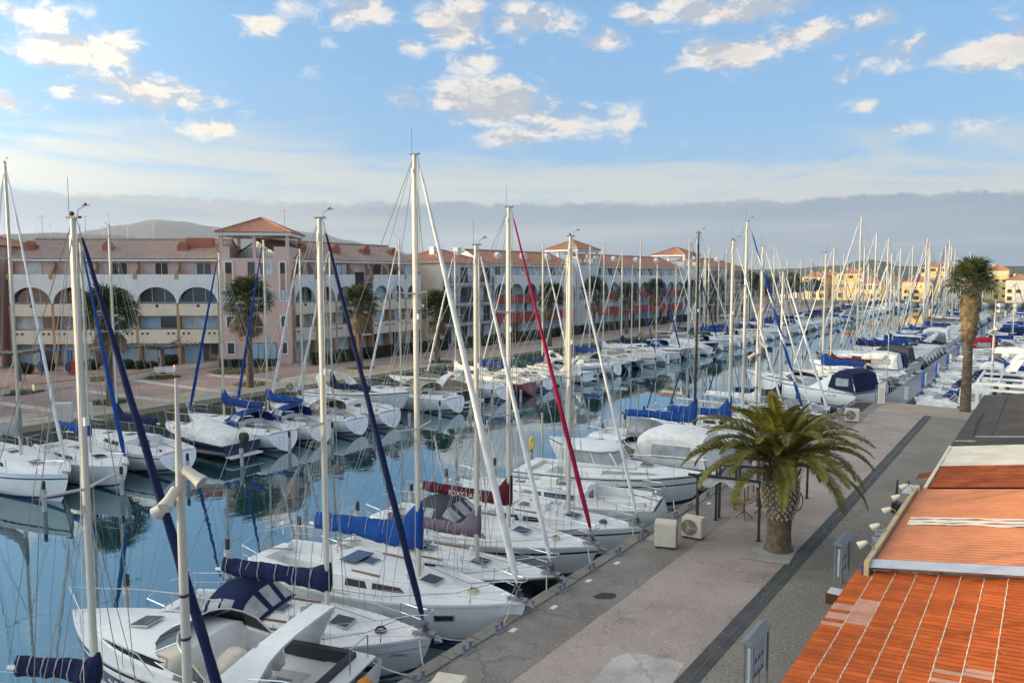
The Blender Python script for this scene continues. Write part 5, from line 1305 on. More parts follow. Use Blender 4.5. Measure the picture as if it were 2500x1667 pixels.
while y < 200:
    if abs(y-96.5) < 2: y += 2.4; continue
    if y > 80 and rng.random() < .35: rand_sail(lambda d: (3.2, y), R(rng.uniform(-3, 3)), 'behind the pontoon', PR_, 1, 9, 11)
    else: rand_motor(lambda d: (3.3+d.L, y), R(180+rng.uniform(-4, 4)), 'behind the pontoon', PR_, 1, y > 90 and rng.random() < .4)
    y += 2.55 if y < 90 else 3.2
# small white boats packed against the end of the quay
for k, (xx, hd) in enumerate(((4.6, 92), (6.6, 88), (8.5, 91), (10.3, 90))):
    motorboat(('little white open dinghy against the quay end', 'little white dinghy with outboard against the quay end')[k % 2], R16, (xx, 46.9), R(hd), 'open', stripe=None, det=0, ob=bool(k % 2), group='dinghies at the quay end')
# far quay, boats stern-to facing the basin
FQ = 'boats along the far quay'
x = -34.0
while x < 150:
    out = rng.random() < .7
    if rng.random() < .3: rand_motor(lambda d: (x, 283.5 if out else 283.5-d.L), R(-90 if out else 90), 'on far quay', FQ, 1, True)
    else: rand_sail(lambda d: (x, 283.5 if out else 283.5-d.L), R(-90 if out else 90), 'on far quay', FQ, 1, 11, 15)
    x += rng.uniform(4.0, 5.2)
# mooring piles at the outer ends of the berths
pl = MB().lathe([(.095, -1.0), (.095, .95), (.10, .96), (.10, 1.0)], 10).mesh('sleeve', 'pile_grey', True); pc = MB().lathe([(.07, .98), (.08, 1.0), (.08, 1.32), (.06, 1.36)], 10).mesh('pile_cap', 'pile_cap', True)
rp = MB(); 
for k in range(5): rp.tube([(.11*math.cos(a), .11*math.sin(a), .72+.035*k+.02*math.sin(a+k)) for a in [2*math.pi*j/12 for j in range(13)]], .016, 5, False)
rpm = rp.mesh('rope_turns', 'rope', True)
def pile(xx, yy, label, group, big=True, hz=1.0):
    o = thing('mooring_pile', label, 'post', (xx, yy, 0), rng.uniform(0, 6), group); link('sleeve', pl, o).scale = (1, 1, hz); link('pile_cap', pc, o).scale = (1, 1, hz)
    if big: link('rope_turns', rpm, o)
    o.rotation_euler.x = rng.uniform(-.03, .03)
for yy in (-7.9, -4.2, -.6, 2.4, 5.0, 8.1, 11.0, 14.0, 17.5, 21.2, 25.1, 28.6, 32, 35.2, 38.6, 41.9): pile(-10.7+rng.uniform(-.4, .4), yy, 'pale sleeved mooring pile with rope turns off the near berths', 'piles off the near berths')
for k in range(24): pile(-23.9+rng.uniform(-.3, .3), -.9+k*3.3, 'pale sleeved mooring pile off the left bank berths', 'piles off the left bank', k < 10)
for k in range(16): pile(-10.5, 52+k*6.2, 'grey mooring pile off the canal side pontoon berths', 'piles off the pontoon', False, 1.2)
# ------------------------------------------------------------------ terrace roofs on the right
D('tile_orange', c=(.47, .10, .024), r=.8, spec=.2, var=.14, scale=3.0, per=.2, dirt=.22, dirtc=(.24, .07, .03), dscale=1.4)
D('tile_faded', c=(.50, .25, .17), r=.75, var=.14, scale=3.0, per=.12)
D('sheet_orange', c=(.55, .215, .11), r=.9, spec=.15, var=.10, scale=1.0, dirt=.22, dirtc=(.32, .11, .06), dscale=.8)
D('sheet_red', c=(.32, .078, .028), r=.9, spec=.15, var=.2, scale=1.4, dirt=.3, dirtc=(.10, .03, .02), dscale=1.0)
D('sheet_cream', c=(.86, .73, .56), r=.95, spec=.1, var=.1, scale=1.0, dirt=.3, dirtc=(.40, .33, .25), dscale=1.2)
D('roof_felt', c=(.065, .052, .045), r=.95, var=.25, scale=1.0, dirt=.4, dirtc=(.10, .085, .07), dscale=.7, bump=.004, bscale=60)
D('mortar', c=(.62, .50, .36), r=.95, var=.2, scale=8)
D('flashing', c=(.60, .60, .62), r=.35, metal=.4, var=.08, dirt=.2, dirtc=(.4, .38, .36))
D('fascia', c=(.52, .40, .22), r=.7, var=.12, scale=2, dirt=.25, dirtc=(.3, .2, .1))
D('torn', c=(.76, .66, .53), r=.85, var=.15, scale=2, dirt=.5, dirtc=(.25, .2, .17), dscale=2.2)
D('cream_metal', c=(.66, .58, .45), r=.5, var=.06, dirt=.2, dirtc=(.4, .32, .2))
D('black_metal', c=(.022, .022, .026), r=.45, var=.1)
D('grey_metal', c=(.22, .23, .25), r=.5, metal=.3, var=.08)
D('board_white', c=(.55, .57, .62), r=.5, var=.06)
D('board_blue', c=(.03, .05, .20), r=.5, var=.1)
D('brown_wood', c=(.30, .19, .11), r=.7, var=.2, scale=6)
D('red_wood', c=(.10, .025, .015), r=.7, var=.2, scale=6)
SL = .165
def rz_(x, base=3.72, x0=8.4): return base+(x-x0)*SL
def tarc(n=6, w=.158, h=.060):
    return [(w*(k/n-.5), h*math.sin(math.pi*k/n)) for k in range(n+1)]
def tile_geo(mb, x0, y, ln=.40, lift=.018):
    pr = tarc(); a = [(x0, y+q, rz_(x0)+h+lift) for q, h in pr]; b = [(x0+ln+.03, y+q*.94, rz_(x0+ln+.03)+h*.94-.004) for q, h in pr]
    c = [(x0, y+q*.86, rz_(x0)+h*.70+lift-.004) for q, h in pr]
    mb.loft([c, a, b])
tr = thing('tiled_terrace_roof', 'bright orange tiled lean-to roof with pale mortar lines', 'roof', (0, 0, 0))
MB().add([(8.42, -13, rz_(8.42)-.03), (14, -13, rz_(14)-.03), (14, 2.38, rz_(14)-.03), (8.42, 2.38, rz_(8.42)-.03), (8.42, -13, rz_(8.42)-.14), (14, -13, rz_(14)-.14), (14, 2.38, rz_(14)-.14), (8.42, 2.38, rz_(8.42)-.14)], [(0, 1, 2, 3), (7, 6, 5, 4), (0, 3, 7, 4), (2, 1, 5, 6), (1, 0, 4, 5), (3, 2, 6, 7)]).build('roof_deck', 'sheet_red', tr)
tb = MB(); tile_geo(tb, 8.4, 0); base_v = [(v[0]-8.4, v[1], v[2]-rz_(8.4)) for v in tb.v]; tb.v = base_v
tmesh = {k: tb.mesh('tile', k, True) for k in ('tile_orange', 'tile_faded')}
rest = MB(); pitch = .163; nrow = int((2.36+13)/pitch)
for r_ in range(nrow):
    yy = 2.30-r_*pitch
    for c in range(13):
        xx = 8.40+c*.405
        if xx > 13.6: continue
        if r_ < 42 and c < 7:
            fd = (c == 1 and 10 < r_ < 19) or (c == 0 and 12 < r_ < 20 and r_ % 3) or (c == 5 and r_ > 26 and (r_*7) % 5 < 2) or (c == 6 and 24 < r_ < 36 and (r_*3) % 4 < 2)
            o = link('tile', tmesh['tile_faded' if fd else 'tile_orange'], tr, (xx+random.uniform(-.008, .008), yy, rz_(xx)+random.uniform(0, .006)), (0, 0, random.uniform(-.012, .012)))
        else: tile_geo(rest, xx, yy)
tag(rest.build('tile_field', 'tile_orange', tr, True), kind='stuff')
for c in range(1, 9):
    xx = 8.40+c*.405-.012; pts = []; n = 150
    for k in range(n+1):
        yy = 2.34-k*(10.0/n); ph = (2.30-yy)/pitch*math.pi*1.0
        pts.append((xx+.012*mnoise.noise(Vector((yy*6, c, 0))), yy, rz_(xx)+.052*abs(math.cos(ph))*1.0+.022))
    MB().tube(pts, .013, 4).build('mortar_line', 'mortar', tr)
def support(par, y0, y1, x=9.0, zt=3.6, step=3.4):
    n = max(1, int((y1-y0)/step))
    for k in range(n+1): yy = lerp(y0+.15, y1-.15, k/n); ub('post', 'brown_wood', par, x-.06, x+.06, yy-.06, yy+.06, 1.0, zt)
support(tr, -12.8, 2.2)
def corr(name, label, y0, y1, x0, base, mat, pitch, amp, x1=14.5, parts=None, sl=SL, saw=False):
    o = thing(name, label, 'roof', (0, 0, 0)); n = max(2, int((y1-y0)/pitch)); rows = []
    for xx in (x0, (x0+x1)/2, x1):
        row = []
        for k in range(n*8+1):
            yy = lerp(y0, y1, k/(n*8)); ph = k*math.pi/4
            h = amp*(1-abs(math.cos(ph/2))**5) if not saw else (amp if k % 8 in (0, 1) else 0)
            row.append((xx, yy, base+(xx-x0)*sl+h))
        rows.append(row)
    mb = MB(); mb.loft(rows, flip=True); mb.loft([[(x, y, z-.07) for x, y, z in r_] for r_ in rows]); mb.build('roof_sheet', mat, o, True)
    support(o, y0, y1, x0+.4, base-.02); return o
r2 = corr('corrugated_terrace_roof', 'faded orange corrugated roof with a torn white strip and spotlights', 2.30, 9.5, 8.74, 3.96, 'sheet_orange', .185, .07)
MB().hexa([(8.62, 2.02, 3.995), (14.5, 2.02, 3.995+5.88*SL), (14.5, 2.42, 4.05+5.88*SL), (8.62, 2.42, 4.05), (8.62, 2.02, 4.0), (14.5, 2.02, 4.0+5.88*SL), (14.5, 2.42, 4.056+5.88*SL), (8.62, 2.42, 4.056)]).build('flashing', 'flashing', r2)
for yy, ww, sd in ((5.55, .07, 1), (5.80, .11, 2), (6.05, .05, 4)):
    a, b = [], []
    for k in range(41):
        xx = lerp(8.95, 14.4, k/40); zz = 3.96+(xx-8.74)*SL+.075+.006*sd; jj = .15*mnoise.fractal(Vector((xx*1.6, sd*5, 0)), 1, 2, 4)
        a.append((xx, yy-ww+jj, zz)); b.append((xx, yy+ww+jj*.4+.05*mnoise.noise(Vector((xx*3, sd, 3))), zz+.01))
    MB().loft([a, b], flip=True).build('torn_strip', 'torn', r2)
MB().box(8.60, 8.70, 2.0, 9.55, 3.78, 4.12).build('fascia_board', 'fascia', r2); MB().box(8.56, 8.60, 2.0, 2.3, 3.7, 4.0).build('fascia_end', 'board_blue', r2)
def spot(par, loc, aimv, s=1.0, mat='cream_metal', name='spotlight'):
    mb = MB(); a = Vector(aimv).normalized()
    mb.tube([Vector((0, 0, 0)), a*.05*s, a*.17*s, a*.30*s], [.035*s, .07*s, .10*s, .13*s], 12); o = mb.build(name, mat, par, True, loc)
    MB().tube([a*.301*s, a*.306*s], .115*s, 12).build('lens', 'clear_vinyl', o, True); return o
for yy in (2.9, 4.4, 6.0, 7.4, 8.7):
    MB().tube([(8.66, yy, 4.08), (8.60, yy, 4.22), (8.50, yy, 4.27)], .014, 5).build('lamp_bracket', 'brown_wood', r2)
    spot(r2, (8.50, yy, 4.28), (-.75, -.15, -.5), .72)
r3 = corr('red_terrace_roof', 'dark red ribbed roof strip next to faded orange sheets', 9.6, 12.7, 8.95, 4.02, 'sheet_red', .5, .05, saw=True)
for yy in (9.75, 11.6): MB().hexa([(8.35, yy, 3.78), (8.95, yy, 3.98), (8.95, yy+.75, 3.98), (8.35, yy+.75, 3.78), (8.35, yy, 3.8), (8.95, yy, 4.01), (8.95, yy+.75, 4.01), (8.35, yy+.75, 3.8)]).build('awning_end', 'sheet_red', r3)
ub('gutter_end', 'board_white', r3, 8.3, 8.75, 9.15, 9.3, 3.9, 4.15)
r4 = corr('cream_terrace_roof', 'cream panel roof between the red strip and dark felt', 12.75, 16.3, 8.9, 4.03, 'sheet_cream', 1.75, .03, saw=True)
MB().box(8.80, 8.89, 9.6, 16.4, 3.82, 4.06).build('fascia_board', 'sheet_cream', r4)
r5 = thing('felt_roof', 'wide dark brown felt roof beside the promenade', 'roof', (0, 0, 0))
MB().hexa([(8.85, 16.45, 3.9), (15, 16.45, 4.75), (15, 31.2, 4.75), (8.95, 31.2, 3.9), (8.85, 16.45, 4.06), (15, 16.45, 4.93), (15, 31.2, 4.93), (8.95, 31.2, 4.06)]).build('felt', 'roof_felt', r5)
for k in range(1, 5): xx = 8.9+k*1.1; MB().tube([(xx, 16.5, 4.062+(xx-8.85)*.1415), (xx+.03, 24, 4.064+(xx-8.85)*.1415), (xx, 31.1, 4.06+(xx-8.85)*.1415)], .012, 4).build('felt_lap', 'roof_felt', r5)
MB().tube([(9.5, 18.2, 4.17), (11.2, 18.0, 4.41), (14.5, 17.7, 4.88)], .018, 5).build('loose_cable', 'rope', r5, True); MB().tube([(8.9, 17.3, 4.09), (9.6, 17.2, 4.19), (9.4, 17.1, 4.16)], .018, 5).build('loose_cable', 'rope', r5, True); MB().tube([(9.45, 18.2, 4.16), (9.3, 21, 4.15), (9.35, 24.5, 4.15)], .018, 5).build('loose_cable', 'red_wood', r5, True)
support(r5, 16.5, 31.1, 9.3, 3.92)
wf = thing('white_pergola', 'white rectangular pergola frame beyond the felt roof', 'pergola', (0, 0, 0))
for xx in (8.55, 14.0):
    for yy in (32.6, 38.0): ub('post', 'frame_white', wf, xx-.08, xx+.08, yy-.08, yy+.08, 1.0, 4.1)
for zz in (4.1, 4.42): MB().bar((8.4, 32.6, zz+.07), (14.2, 32.6, zz+.07), .12, .14).build('beam', 'frame_white', wf); MB().bar((8.4, 38.0, zz+.07), (14.2, 38.0, zz+.07), .12, .14).build('beam', 'frame_white', wf)
MB().bar((8.55, 32.7, 4.62), (8.55, 37.9, 4.62), .12, .12).build('beam', 'frame_white', wf)
for k in range(5): xx = 9.5+k*1.1; MB().bar((xx, 32.7, 4.61), (xx, 37.9, 4.61), .07, .1).build('rafter', 'frame_white', wf)
# ------------------------------------------------------------------ promenade furniture
def lamp_mast(x, y, label, h=7.75, dirs=((-.6, -.5, -.62), (.35, -.75, -.6), (.8, .3, -.55)), zz=(5.75, 5.95, 6.25)):
    o = thing('lamp_post', label, 'lamp post', (x, y, 1.0), 0, 'white lamp posts along the quay')
    MB().tube([(0, 0, 0), (0, 0, 3), (0, 0, h-1.6), (0, 0, h)], [.085, .075, .062, .018], 12).build('pole', 'alu_white', o, True)
    for (dx, dy, dz), z in zip(dirs, zz):
        v = Vector((dx, dy, 0)).normalized()
        MB().tube([(0, 0, z), v*.16+Vector((0, 0, z+.03))], .03, 6).build('bracket', 'alu_white', o)
        a = Vector((dx, dy, dz)).normalized(); c = v*.17+Vector((0, 0, z+.05))
        f = MB().tube([c-a*.10, c-a*.08, c+a*.14, c+a*.27, c+a*.28], [.04, .075, .085, .115, .105], 16).build('floodlight', 'alu_white', o, True)
        MB().tube([c+a*.281, c+a*.284], .095, 16).build('lens', 'clear_vinyl', f, True)
    for z in (3.6, 4.3): MB().lathe([(.075, 0), (.082, .01), (.082, .04), (.075, .05)], 12).build('band', 'black_metal', o, True, (0, 0, z))
    return o
lamp_mast(.80, -9.12, 'slim white lamp post with three floodlights rising beside the white cruiser')
lamp_mast(1.0, 18.4, 'slim white lamp post with floodlights behind the feathery palm')
lamp_mast(8.7, 42.0, 'slim white lamp post with floodlights by the tall fan palm')
lamp_mast(-42.6, 44.0, 'slim white lamp post on the left bank before the fin-walled block', 7.0); lamp_mast(-42.8, 90.0, 'slim white lamp post on the left bank before red parapets', 7.0)
lp4 = thing('lamp_post', 'short lamp post with round lamp at pontoon entrance', 'lamp post', (1.5, 48.8, .5)); MB().tube([(0, 0, 0), (0, 0, 5.4)], [.05, .03], 8).build('pole', 'alu', lp4, True); MB().sphere((0, 0, 0), .2, 12, 8).build('globe', 'plastic_white', lp4, True, (-.25, 0, 3.6))
def ac_unit(x, y, rz, label, w=.9, d=.62, h=.78, fan=True):
    o = thing('air_conditioner', label, 'air conditioner', (x, y, 1.012), rz, 'air conditioning units on the quay')
    bm = bmesh.new(); bmesh.ops.create_cube(bm, size=1.0)
    for v in bm.verts: v.co = Vector((v.co.x*w, v.co.y*d, v.co.z*h+h/2+.06))
    bmesh.ops.bevel(bm, geom=bm.edges[:], offset=.03, segments=2, affect='EDGES'); me = bpy.data.meshes.new('housing'); bm.to_mesh(me); bm.free(); me.materials.append(M('cream_metal')); link('housing', me, o)
    for sx in (-1, 1): ub('foot', 'black_metal', o, sx*w*.35-.05, sx*w*.35+.05, -d/2, d/2, 0, .06)
    if fan:
        MB().tube([(-.08, -d/2-.004, h*.5+.06), (-.08, -d/2+.01, h*.5+.06)], .29, 24).build('fan_opening', 'black_metal', o)
        mb = MB()
        for r_ in (.08, .14, .2, .26, .30): mb.tube([(-.08+r_*math.cos(a), -d/2-.02, h*.5+.06+r_*math.sin(a)) for a in [2*math.pi*k/24 for k in range(25)]], .006, 4, False)
        for k in range(8): a = math.pi*k/8; mb.tube([(-.08-.3*math.cos(a), -d/2-.018, h*.5+.06-.3*math.sin(a)), (-.08+.3*math.cos(a), -d/2-.018, h*.5+.06+.3*math.sin(a))], .005, 4)
        mb.build('fan_grille', 'cream_metal', o)
        for k in range(3):
            a = 2*math.pi*k/3; MB().add([(-.08, -d/2-.007, h*.5+.06), (-.08+.24*math.cos(a-.35), -d/2-.010, h*.5+.06+.24*math.sin(a-.35)), (-.08+.26*math.cos(a+.25), -d/2-.007, h*.5+.06+.26*math.sin(a+.25))], [(0, 1, 2)]).build('fan_blade', 'grey_metal', o)
    return o
a1 = ac_unit(1.18, 8.35, R(20), 'larger cream air conditioner with brown side grille on the quay', .74, .60, .82, False)
ub('side_grille', 'brown_wood', a1, .355, .378, -.24, .24, .13, .78)
for k in range(8): ub('grille_bar', 'red_wood', a1, .375, .385, -.23, .23, .17+k*.075, .20+k*.075)
ac_unit(1.62, 9.75, R(2), 'cream air conditioner with round fan grille behind the larger one', .74, .46, .70)
ac_unit(1.55, 36.2, R(12), 'cream air conditioner with round fan alone near quay end', .85, .45, .8)
ac_unit(at(1096, 1664, 1.62).x, at(1096, 1664, 1.62).y, R(20), 'small cream air conditioner on the quay beside navy striped cruiser', .70, .5, .62, False)
def menu_frame(x, y, label, h=2.0, ln=1.05):
    o = thing('menu_board', label, 'sign', (x, y, 1.006), 0, 'roofed menu boards on the promenade')
    for yy in (0, ln):
        for xx in (-.09, .09): MB().box(xx-.02, xx+.02, yy-.03, yy+.03, 0, h).build('post', 'grey_metal', o)
    b = MB().box(-.03, .03, .03, ln-.03, h-.95, h-.12).build('case', 'board_white', o)
    for k, zz in enumerate((h-.60, h-.92)):
        for j in range(4):
            y0 = .08+j*.22; MB().add([(.034, y0, zz), (.034, y0+.20, zz), (.034, y0+.13, zz+.13), (.034, y0+.06, zz+.07)], [(0, 1, 2, 3)]).build('print', 'board_blue', b)
    MB().add([(-.17, -.08, h), (.17, -.08, h), (0, -.08, h+.11), (-.17, ln+.08, h), (.17, ln+.08, h), (0, ln+.08, h+.11)], [(0, 1, 2), (3, 5, 4), (0, 2, 5, 3), (1, 4, 5, 2), (0, 3, 4, 1)]).build('small_roof', 'grey_metal', o); return o
menu_frame(6.75, .1, 'grey menu board with blue prints beside the orange tiled roof', 1.5)
menu_frame(6.95, 7.5, 'grey menu board standing by a dark planter and the spotlight fascia', 1.5, 1.0)
pt = thing('planter', 'dark red wooden planter box at foot of menu board', 'planter', (7.0, 7.0, 1.006)); MB().box(-.2, .2, -.25, .25, 0, .30).build('box', 'red_wood', pt); ub('top_tray', 'frame_white', pt, -.17, .17, -.22, .22, .30, .33)
def chair(name, label, x, y, z, rz, mat, flip=False, group=None, mat2=None):
    o = thing(name, label, 'chair', (x, y, z), rz, group)
    if flip: o.rotation_euler.x = math.pi
    for sx in (-.19, .19):
        for sy in (-.19, .19): ub('leg', mat, o, sx-.016, sx+.016, sy-.016, sy+.016, 0, .44)
    ub('seat', mat2 or mat, o, -.22, .22, -.22, .22, .44, .475)
    for sx in (-.19, .19): ub('back_post', mat, o, sx-.016, sx+.016, .18, .212, .475, .9)
    for zz in (.55, .68, .81): ub('back_slat', mat2 or mat, o, -.174, .174, .185, .205, zz, zz+.07)
    return o
p = at(2150, 1290, 1.85); chair('chair', 'pale grey slatted chair beside the spotlight fascia', p.x, p.y, 1.006, R(200), 'board_white')
ez = thing('folding_stand', 'black folding stand with a box under the red roof edge', 'stand', (7.2, 17.4, 1.006))
for sx in (-.25, .25): MB().bar((sx, -.3, 0), (sx*.8, .05, 1.25), .05).build('leg', 'black_metal', ez); MB().bar((sx, .4, 0), (sx*.8, .06, 1.25), .05).build('leg', 'black_metal', ez)
MB().box(-.32, .32, -.42, -.05, .02, .4).build('crate', 'black_metal', ez)
p = at(713, 958, 1.0); ac_unit(p.x, p.y, R(30), 'white air conditioner on the left bank walk', .85, .45, .85)
def cabinet(px, py, label, w=.8, d=.35, h=1.25, rz=40):
    p = at(px, py, 1.0); o = thing('service_cabinet', label, 'cabinet', (p.x, p.y, 1.0), R(rz)); MB().box(-w/2, w/2, -d/2, d/2, .08, h).build('body', 'plastic_white', o); ub('plinth', 'pale2', o, -w/2-.04, w/2+.04, -d/2-.04, d/2+.04, 0, .08); ub('door', 'cream_metal', o, -w/2+.06, w/2-.06, -d/2-.012, -d/2, .14, h-.08); ub('cap', 'frame_white', o, -w/2-.03, w/2+.03, -d/2-.03, d/2+.03, h, h+.05); return o
cabinet(157, 1030, 'white service cabinet with brown side on left bank', 1.0, .4, 1.2); cabinet(214, 1026, 'narrow white service cabinet next to a wider one', .6, .3, 1.1); cabinet(2151, 986, 'white service cabinet at the pontoon entrance', .45, .4, 1.3, 10)
# black pergola beside the palm
pg = thing('black_pergola', 'black steel pergola frame between the palm and the quay edge', 'pergola', (0, 0, 0))
for xx, yy in ((1.57, 10.2), (1.57, 12.1), (1.57, 12.45), (1.58, 14.3), (1.6, 14.65), (3.63, 10.75), (3.65, 17.1), (3.64, 15.2), (3.64, 12.9), (1.6, 17.1)):
    ub('post', 'black_metal', pg, xx-.04, xx+.04, yy-.04, yy+.04, 1.0, 3.1); ub('base_plate', 'black_metal', pg, xx-.09, xx+.09, yy-.09, yy+.09, 1.002, 1.02)
for a, b in (((1.2, 10.2), (4.0, 10.75)), ((1.57, 10.0), (1.57, 17.3)), ((3.64, 10.5), (3.64, 17.3)), ((1.3, 17.1), (3.9, 17.1)), ((1.57, 12.1), (3.64, 12.9)), ((1.57, 14.4), (3.64, 15.2))): MB().bar((*a, 3.15), (*b, 3.15), .06, .08).build('beam', 'black_metal', pg)
rows = []
for k in range(17):
    t = k/16; xx = lerp(1.6, 3.6, t); yy = lerp(10.35, 10.9, t); rows.append([(xx, yy+.04*math.sin(j*1.1+k*.9), 3.08-j*.05-.03*math.sin(k*.8)*j) for j in range(6)])
MB().loft(rows).build('rolled_awning', 'canvas_white', pg, 'all')
MB().tube([(3.75+.45*math.sin(a)*.6, 15.0, 1.45-.42*math.cos(a)) for a in [math.pi*k/12 for k in range(13)]], .02, 6).build('hose_loop', 'rubber', pg, True)
for k, (tx, ty) in enumerate(((2.35, 13.0), (2.75, 14.0), (2.4, 16.0), (3.0, 15.3))):
    t_ = thing('cafe_table', 'brown topped cafe table with upturned chairs under the black pergola', 'table', (tx, ty, 1.006), R(12*k), 'cafe tables under the pergola')
    ub('table_top', 'brown_wood', t_, -.38, .38, -.38, .38, .70, .735)
    MB().tube([(0, 0, .25), (0, 0, .7)], .03, 6).build('column', 'black_metal', t_)
    for q in range(4): a = q*math.pi/2+.5; MB().tube([(0, 0, .3), (.12*math.cos(a), .12*math.sin(a), .18), (.33*math.cos(a), .33*math.sin(a), 0)], .018, 5).build('leg', 'black_metal', t_)
    chair('chair', 'dark cafe chair upturned on a cafe table under the pergola', tx-.1, ty-.05, 1.006+.735+.476, R(40*k), 'red_wood', True, 'chairs upturned on the cafe tables', 'brown_wood')
# quay edge ironwork and number plates
bmesh_b = MB().lathe([(.07, 0), (.06, .03), (.045, .08), (.045, .16), (.06, .19), (.055, .22), (.02, .23)], 10).mesh('bollard', 'grey_metal', True); bpl = MB().box(-.13, .13, -.22, .22, 0, .02).mesh('base_plate', 'grey_metal')
yy = -6.5
while yy < 45:
    o = thing('mooring_bollard', 'small twin grey mooring bollard on the quay edge', 'bollard', (.2+random.uniform(-.03, .05), yy, 1.012), random.uniform(-.1, .1), 'bollards along the quay edge'); link('base_plate', bpl, o)
    for s_ in (-.13, .13): link('bollard', bmesh_b, o, (0, s_, .02))
    yy += random.uniform(1.3, 1.9)
pln = MB().box(-.07, .07, -.13, .13, 0, .004).mesh('berth_plate', 'frame_white'); yy = -5.2; k = 0
while yy < 40:
    o = link('berth_plate', pln, None, (.55+random.uniform(-.05, .1), yy, 1.013), (0, 0, random.uniform(-.1, .1))); tag(o, 'small white berth plate lying flat on the quay edge', 'plate', 'berth plates on the quay edge'); yy += random.choice((.35, 2.2, 2.9, 1.8))
# kerb stones along the water's edge: uneven concrete blocks
qk = bpy.data.objects['quay_edge']; km = [MB().box(-.22, .16, -.58, .58, 0, .055).mesh('kerb_stone', 'quay_edge'), MB().box(-.2, .17, -.58, .58, 0, .045).mesh('kerb_stone', 'wall_c')]
yy = -8.0; k = 0
while yy < 45.4: link('kerb_stone', km[(k*7) % 3 == 0], qk, (.08, yy+.6, 1.0+random.uniform(0, .012)), (random.uniform(-.006, .006), random.uniform(-.012, .012), random.uniform(-.008, .008))); yy += 1.2; k += 1

# parked cars far along the left bank
D('car_white', c=(.72, .72, .71), r=.25, var=.03, coat=.5); D('car_dark', c=(.03, .035, .045), r=.25, var=.05, coat=.5); D('car_glass', c=(.02, .022, .025), r=.06, var=.1, spec=.8)
def parked_car(x, y, rz, mat, label):
    o = thing('parked_car', label, 'car', (x, y, 1.005), rz, 'cars parked on the left bank')
    def sec(x_, w, z0, z1): return [(x_, -w, z0), (x_, -w*1.02, (z0+z1)/2), (x_, -w*.9, z1), (x_, w*.9, z1), (x_, w*1.02, (z0+z1)/2), (x_, w, z0)]
    MB().loft([sec(-2.1, .72, .35, .7), sec(-2.0, .82, .25, .88), (sec(-.9, .86, .22, .95)), sec(.6, .86, .22, .95), sec(1.6, .84, .22, .85), sec(2.05, .78, .28, .72), sec(2.12, .70, .35, .6)], True, True, True).build('body', mat, o, True)
    MB().loft([[(-1.75, -.74, .93), (.95, -.74, .93), (.95, .74, .93), (-1.75, .74, .93)], [(-1.3, -.60, 1.43), (.15, -.60, 1.43), (.15, .60, 1.43), (-1.3, .60, 1.43)]], True).build('windows', 'car_glass', o)
    MB().loft([[(-1.35, -.62, 1.43), (.2, -.62, 1.43), (.2, .62, 1.43), (-1.35, .62, 1.43)], [(-1.2, -.52, 1.49), (.05, -.52, 1.49), (.05, .52, 1.49), (-1.2, .52, 1.49)]], True, True, True).build('roof', mat, o, True)
    for sx in (-1.3, 1.3):
        for sy in (-.78, .78): w_ = MB().tube([(sx, sy-.1, .31), (sx, sy+.1, .31)], .31, 16).build('wheel', 'rubber', o, True); MB().tube([(sx, sy-.108, .31), (sx, sy+.108, .31)], .18, 12).build('rim', 'alu', w_)
    for sy in (-.58, .58): ub('headlight', 'clear_vinyl', o, 2.04, 2.12, sy-.15, sy+.15, .58, .70); ub('tail_light', 'plastic_red', o, -2.11, -2.04, sy-.13, sy+.13, .60, .76)
for x, y, rz, mt, lab in ((-47.5, 150, 1.5, 'car_white', 'white parked car before the cream hip-roofed block'), (-47.4, 156, 1.6, 'car_dark', 'dark parked car next to a white one'), (-47.8, 163, 1.55, 'car_white', 'white parked car before the cream hip-roofed block'), (-48, 186, 1.5, 'car_white', 'white parked car at edge of the pine grove'), (-48, 193, 1.6, 'car_dark', 'dark parked car at edge of the pine grove')): parked_car(x, y, rz, mt, lab)
# wind turbines on the foothill
D('turbine_white', c=(.75, .76, .77), r=.5, var=.02)
for k, (px, py) in enumerate(((89, 556), (122, 549), (205, 556), (250, 554), (311, 552), (374, 556))):
    d_ = pix_dir(px, py); d_ = d_*(6900/Vector((d_.x, d_.y, 0)).length); hub = CAMP+d_; o = thing('wind_turbine', 'distant white wind turbine on the hazy foothill', 'wind turbine', (hub.x, hub.y, hub.z-95), HEAD, 'wind turbines on the foothill')
    MB().tube([(0, 0, 0), (0, 0, 95)], [2.6, 1.6], 8).build('tower', 'turbine_white', o); MB().box(-1.8, 1.8, -4, 4, 93.5, 97).build('nacelle', 'turbine_white', o)
    for j in range(3): a = 2*math.pi*j/3+k*.7; MB().tube([(0, -5, 95), (12*math.cos(a), -5, 95+12*math.sin(a)), (42*math.cos(a), -5, 95+42*math.sin(a))], [1.2, 1.7, .4], 6).build('blade', 'turbine_white', o)
# ------------------------------------------------------------------ plants
def leaf_mat(name, c, c2, tr=.25):
    m = bpy.data.materials.new(name); m.use_nodes = True; t = NT(m.node_tree); b = t.n['Principled BSDF']
    V = t.new('ShaderNodeNewGeometry').outputs['Position']
    cl = t.mix(t.sm(t.noise(V, 2.2, 5, .7), .35, .65), c, c2); oi = t.new('ShaderNodeObjectInfo').outputs['Random']
    cl = t.mix(1.0, cl, t.mix(oi, (.75, .75, .75), (1.2, 1.15, 1.0)), 'MULTIPLY')
    t.l.new(cl, b.inputs['Base Color']); b.inputs['Roughness'].default_value = .55; b.inputs['Specular IOR Level'].default_value = .4
    tl = t.new('ShaderNodeBsdfTranslucent'); t.l.new(cl, tl.inputs[0]); mx = t.new('ShaderNodeMixShader'); mx.inputs[0].default_value = tr
    t.l.new(b.outputs[0], mx.inputs[1]); t.l.new(tl.outputs[0], mx.inputs[2]); t.l.new(mx.outputs[0], t.n['Material Output'].inputs[0]); return m
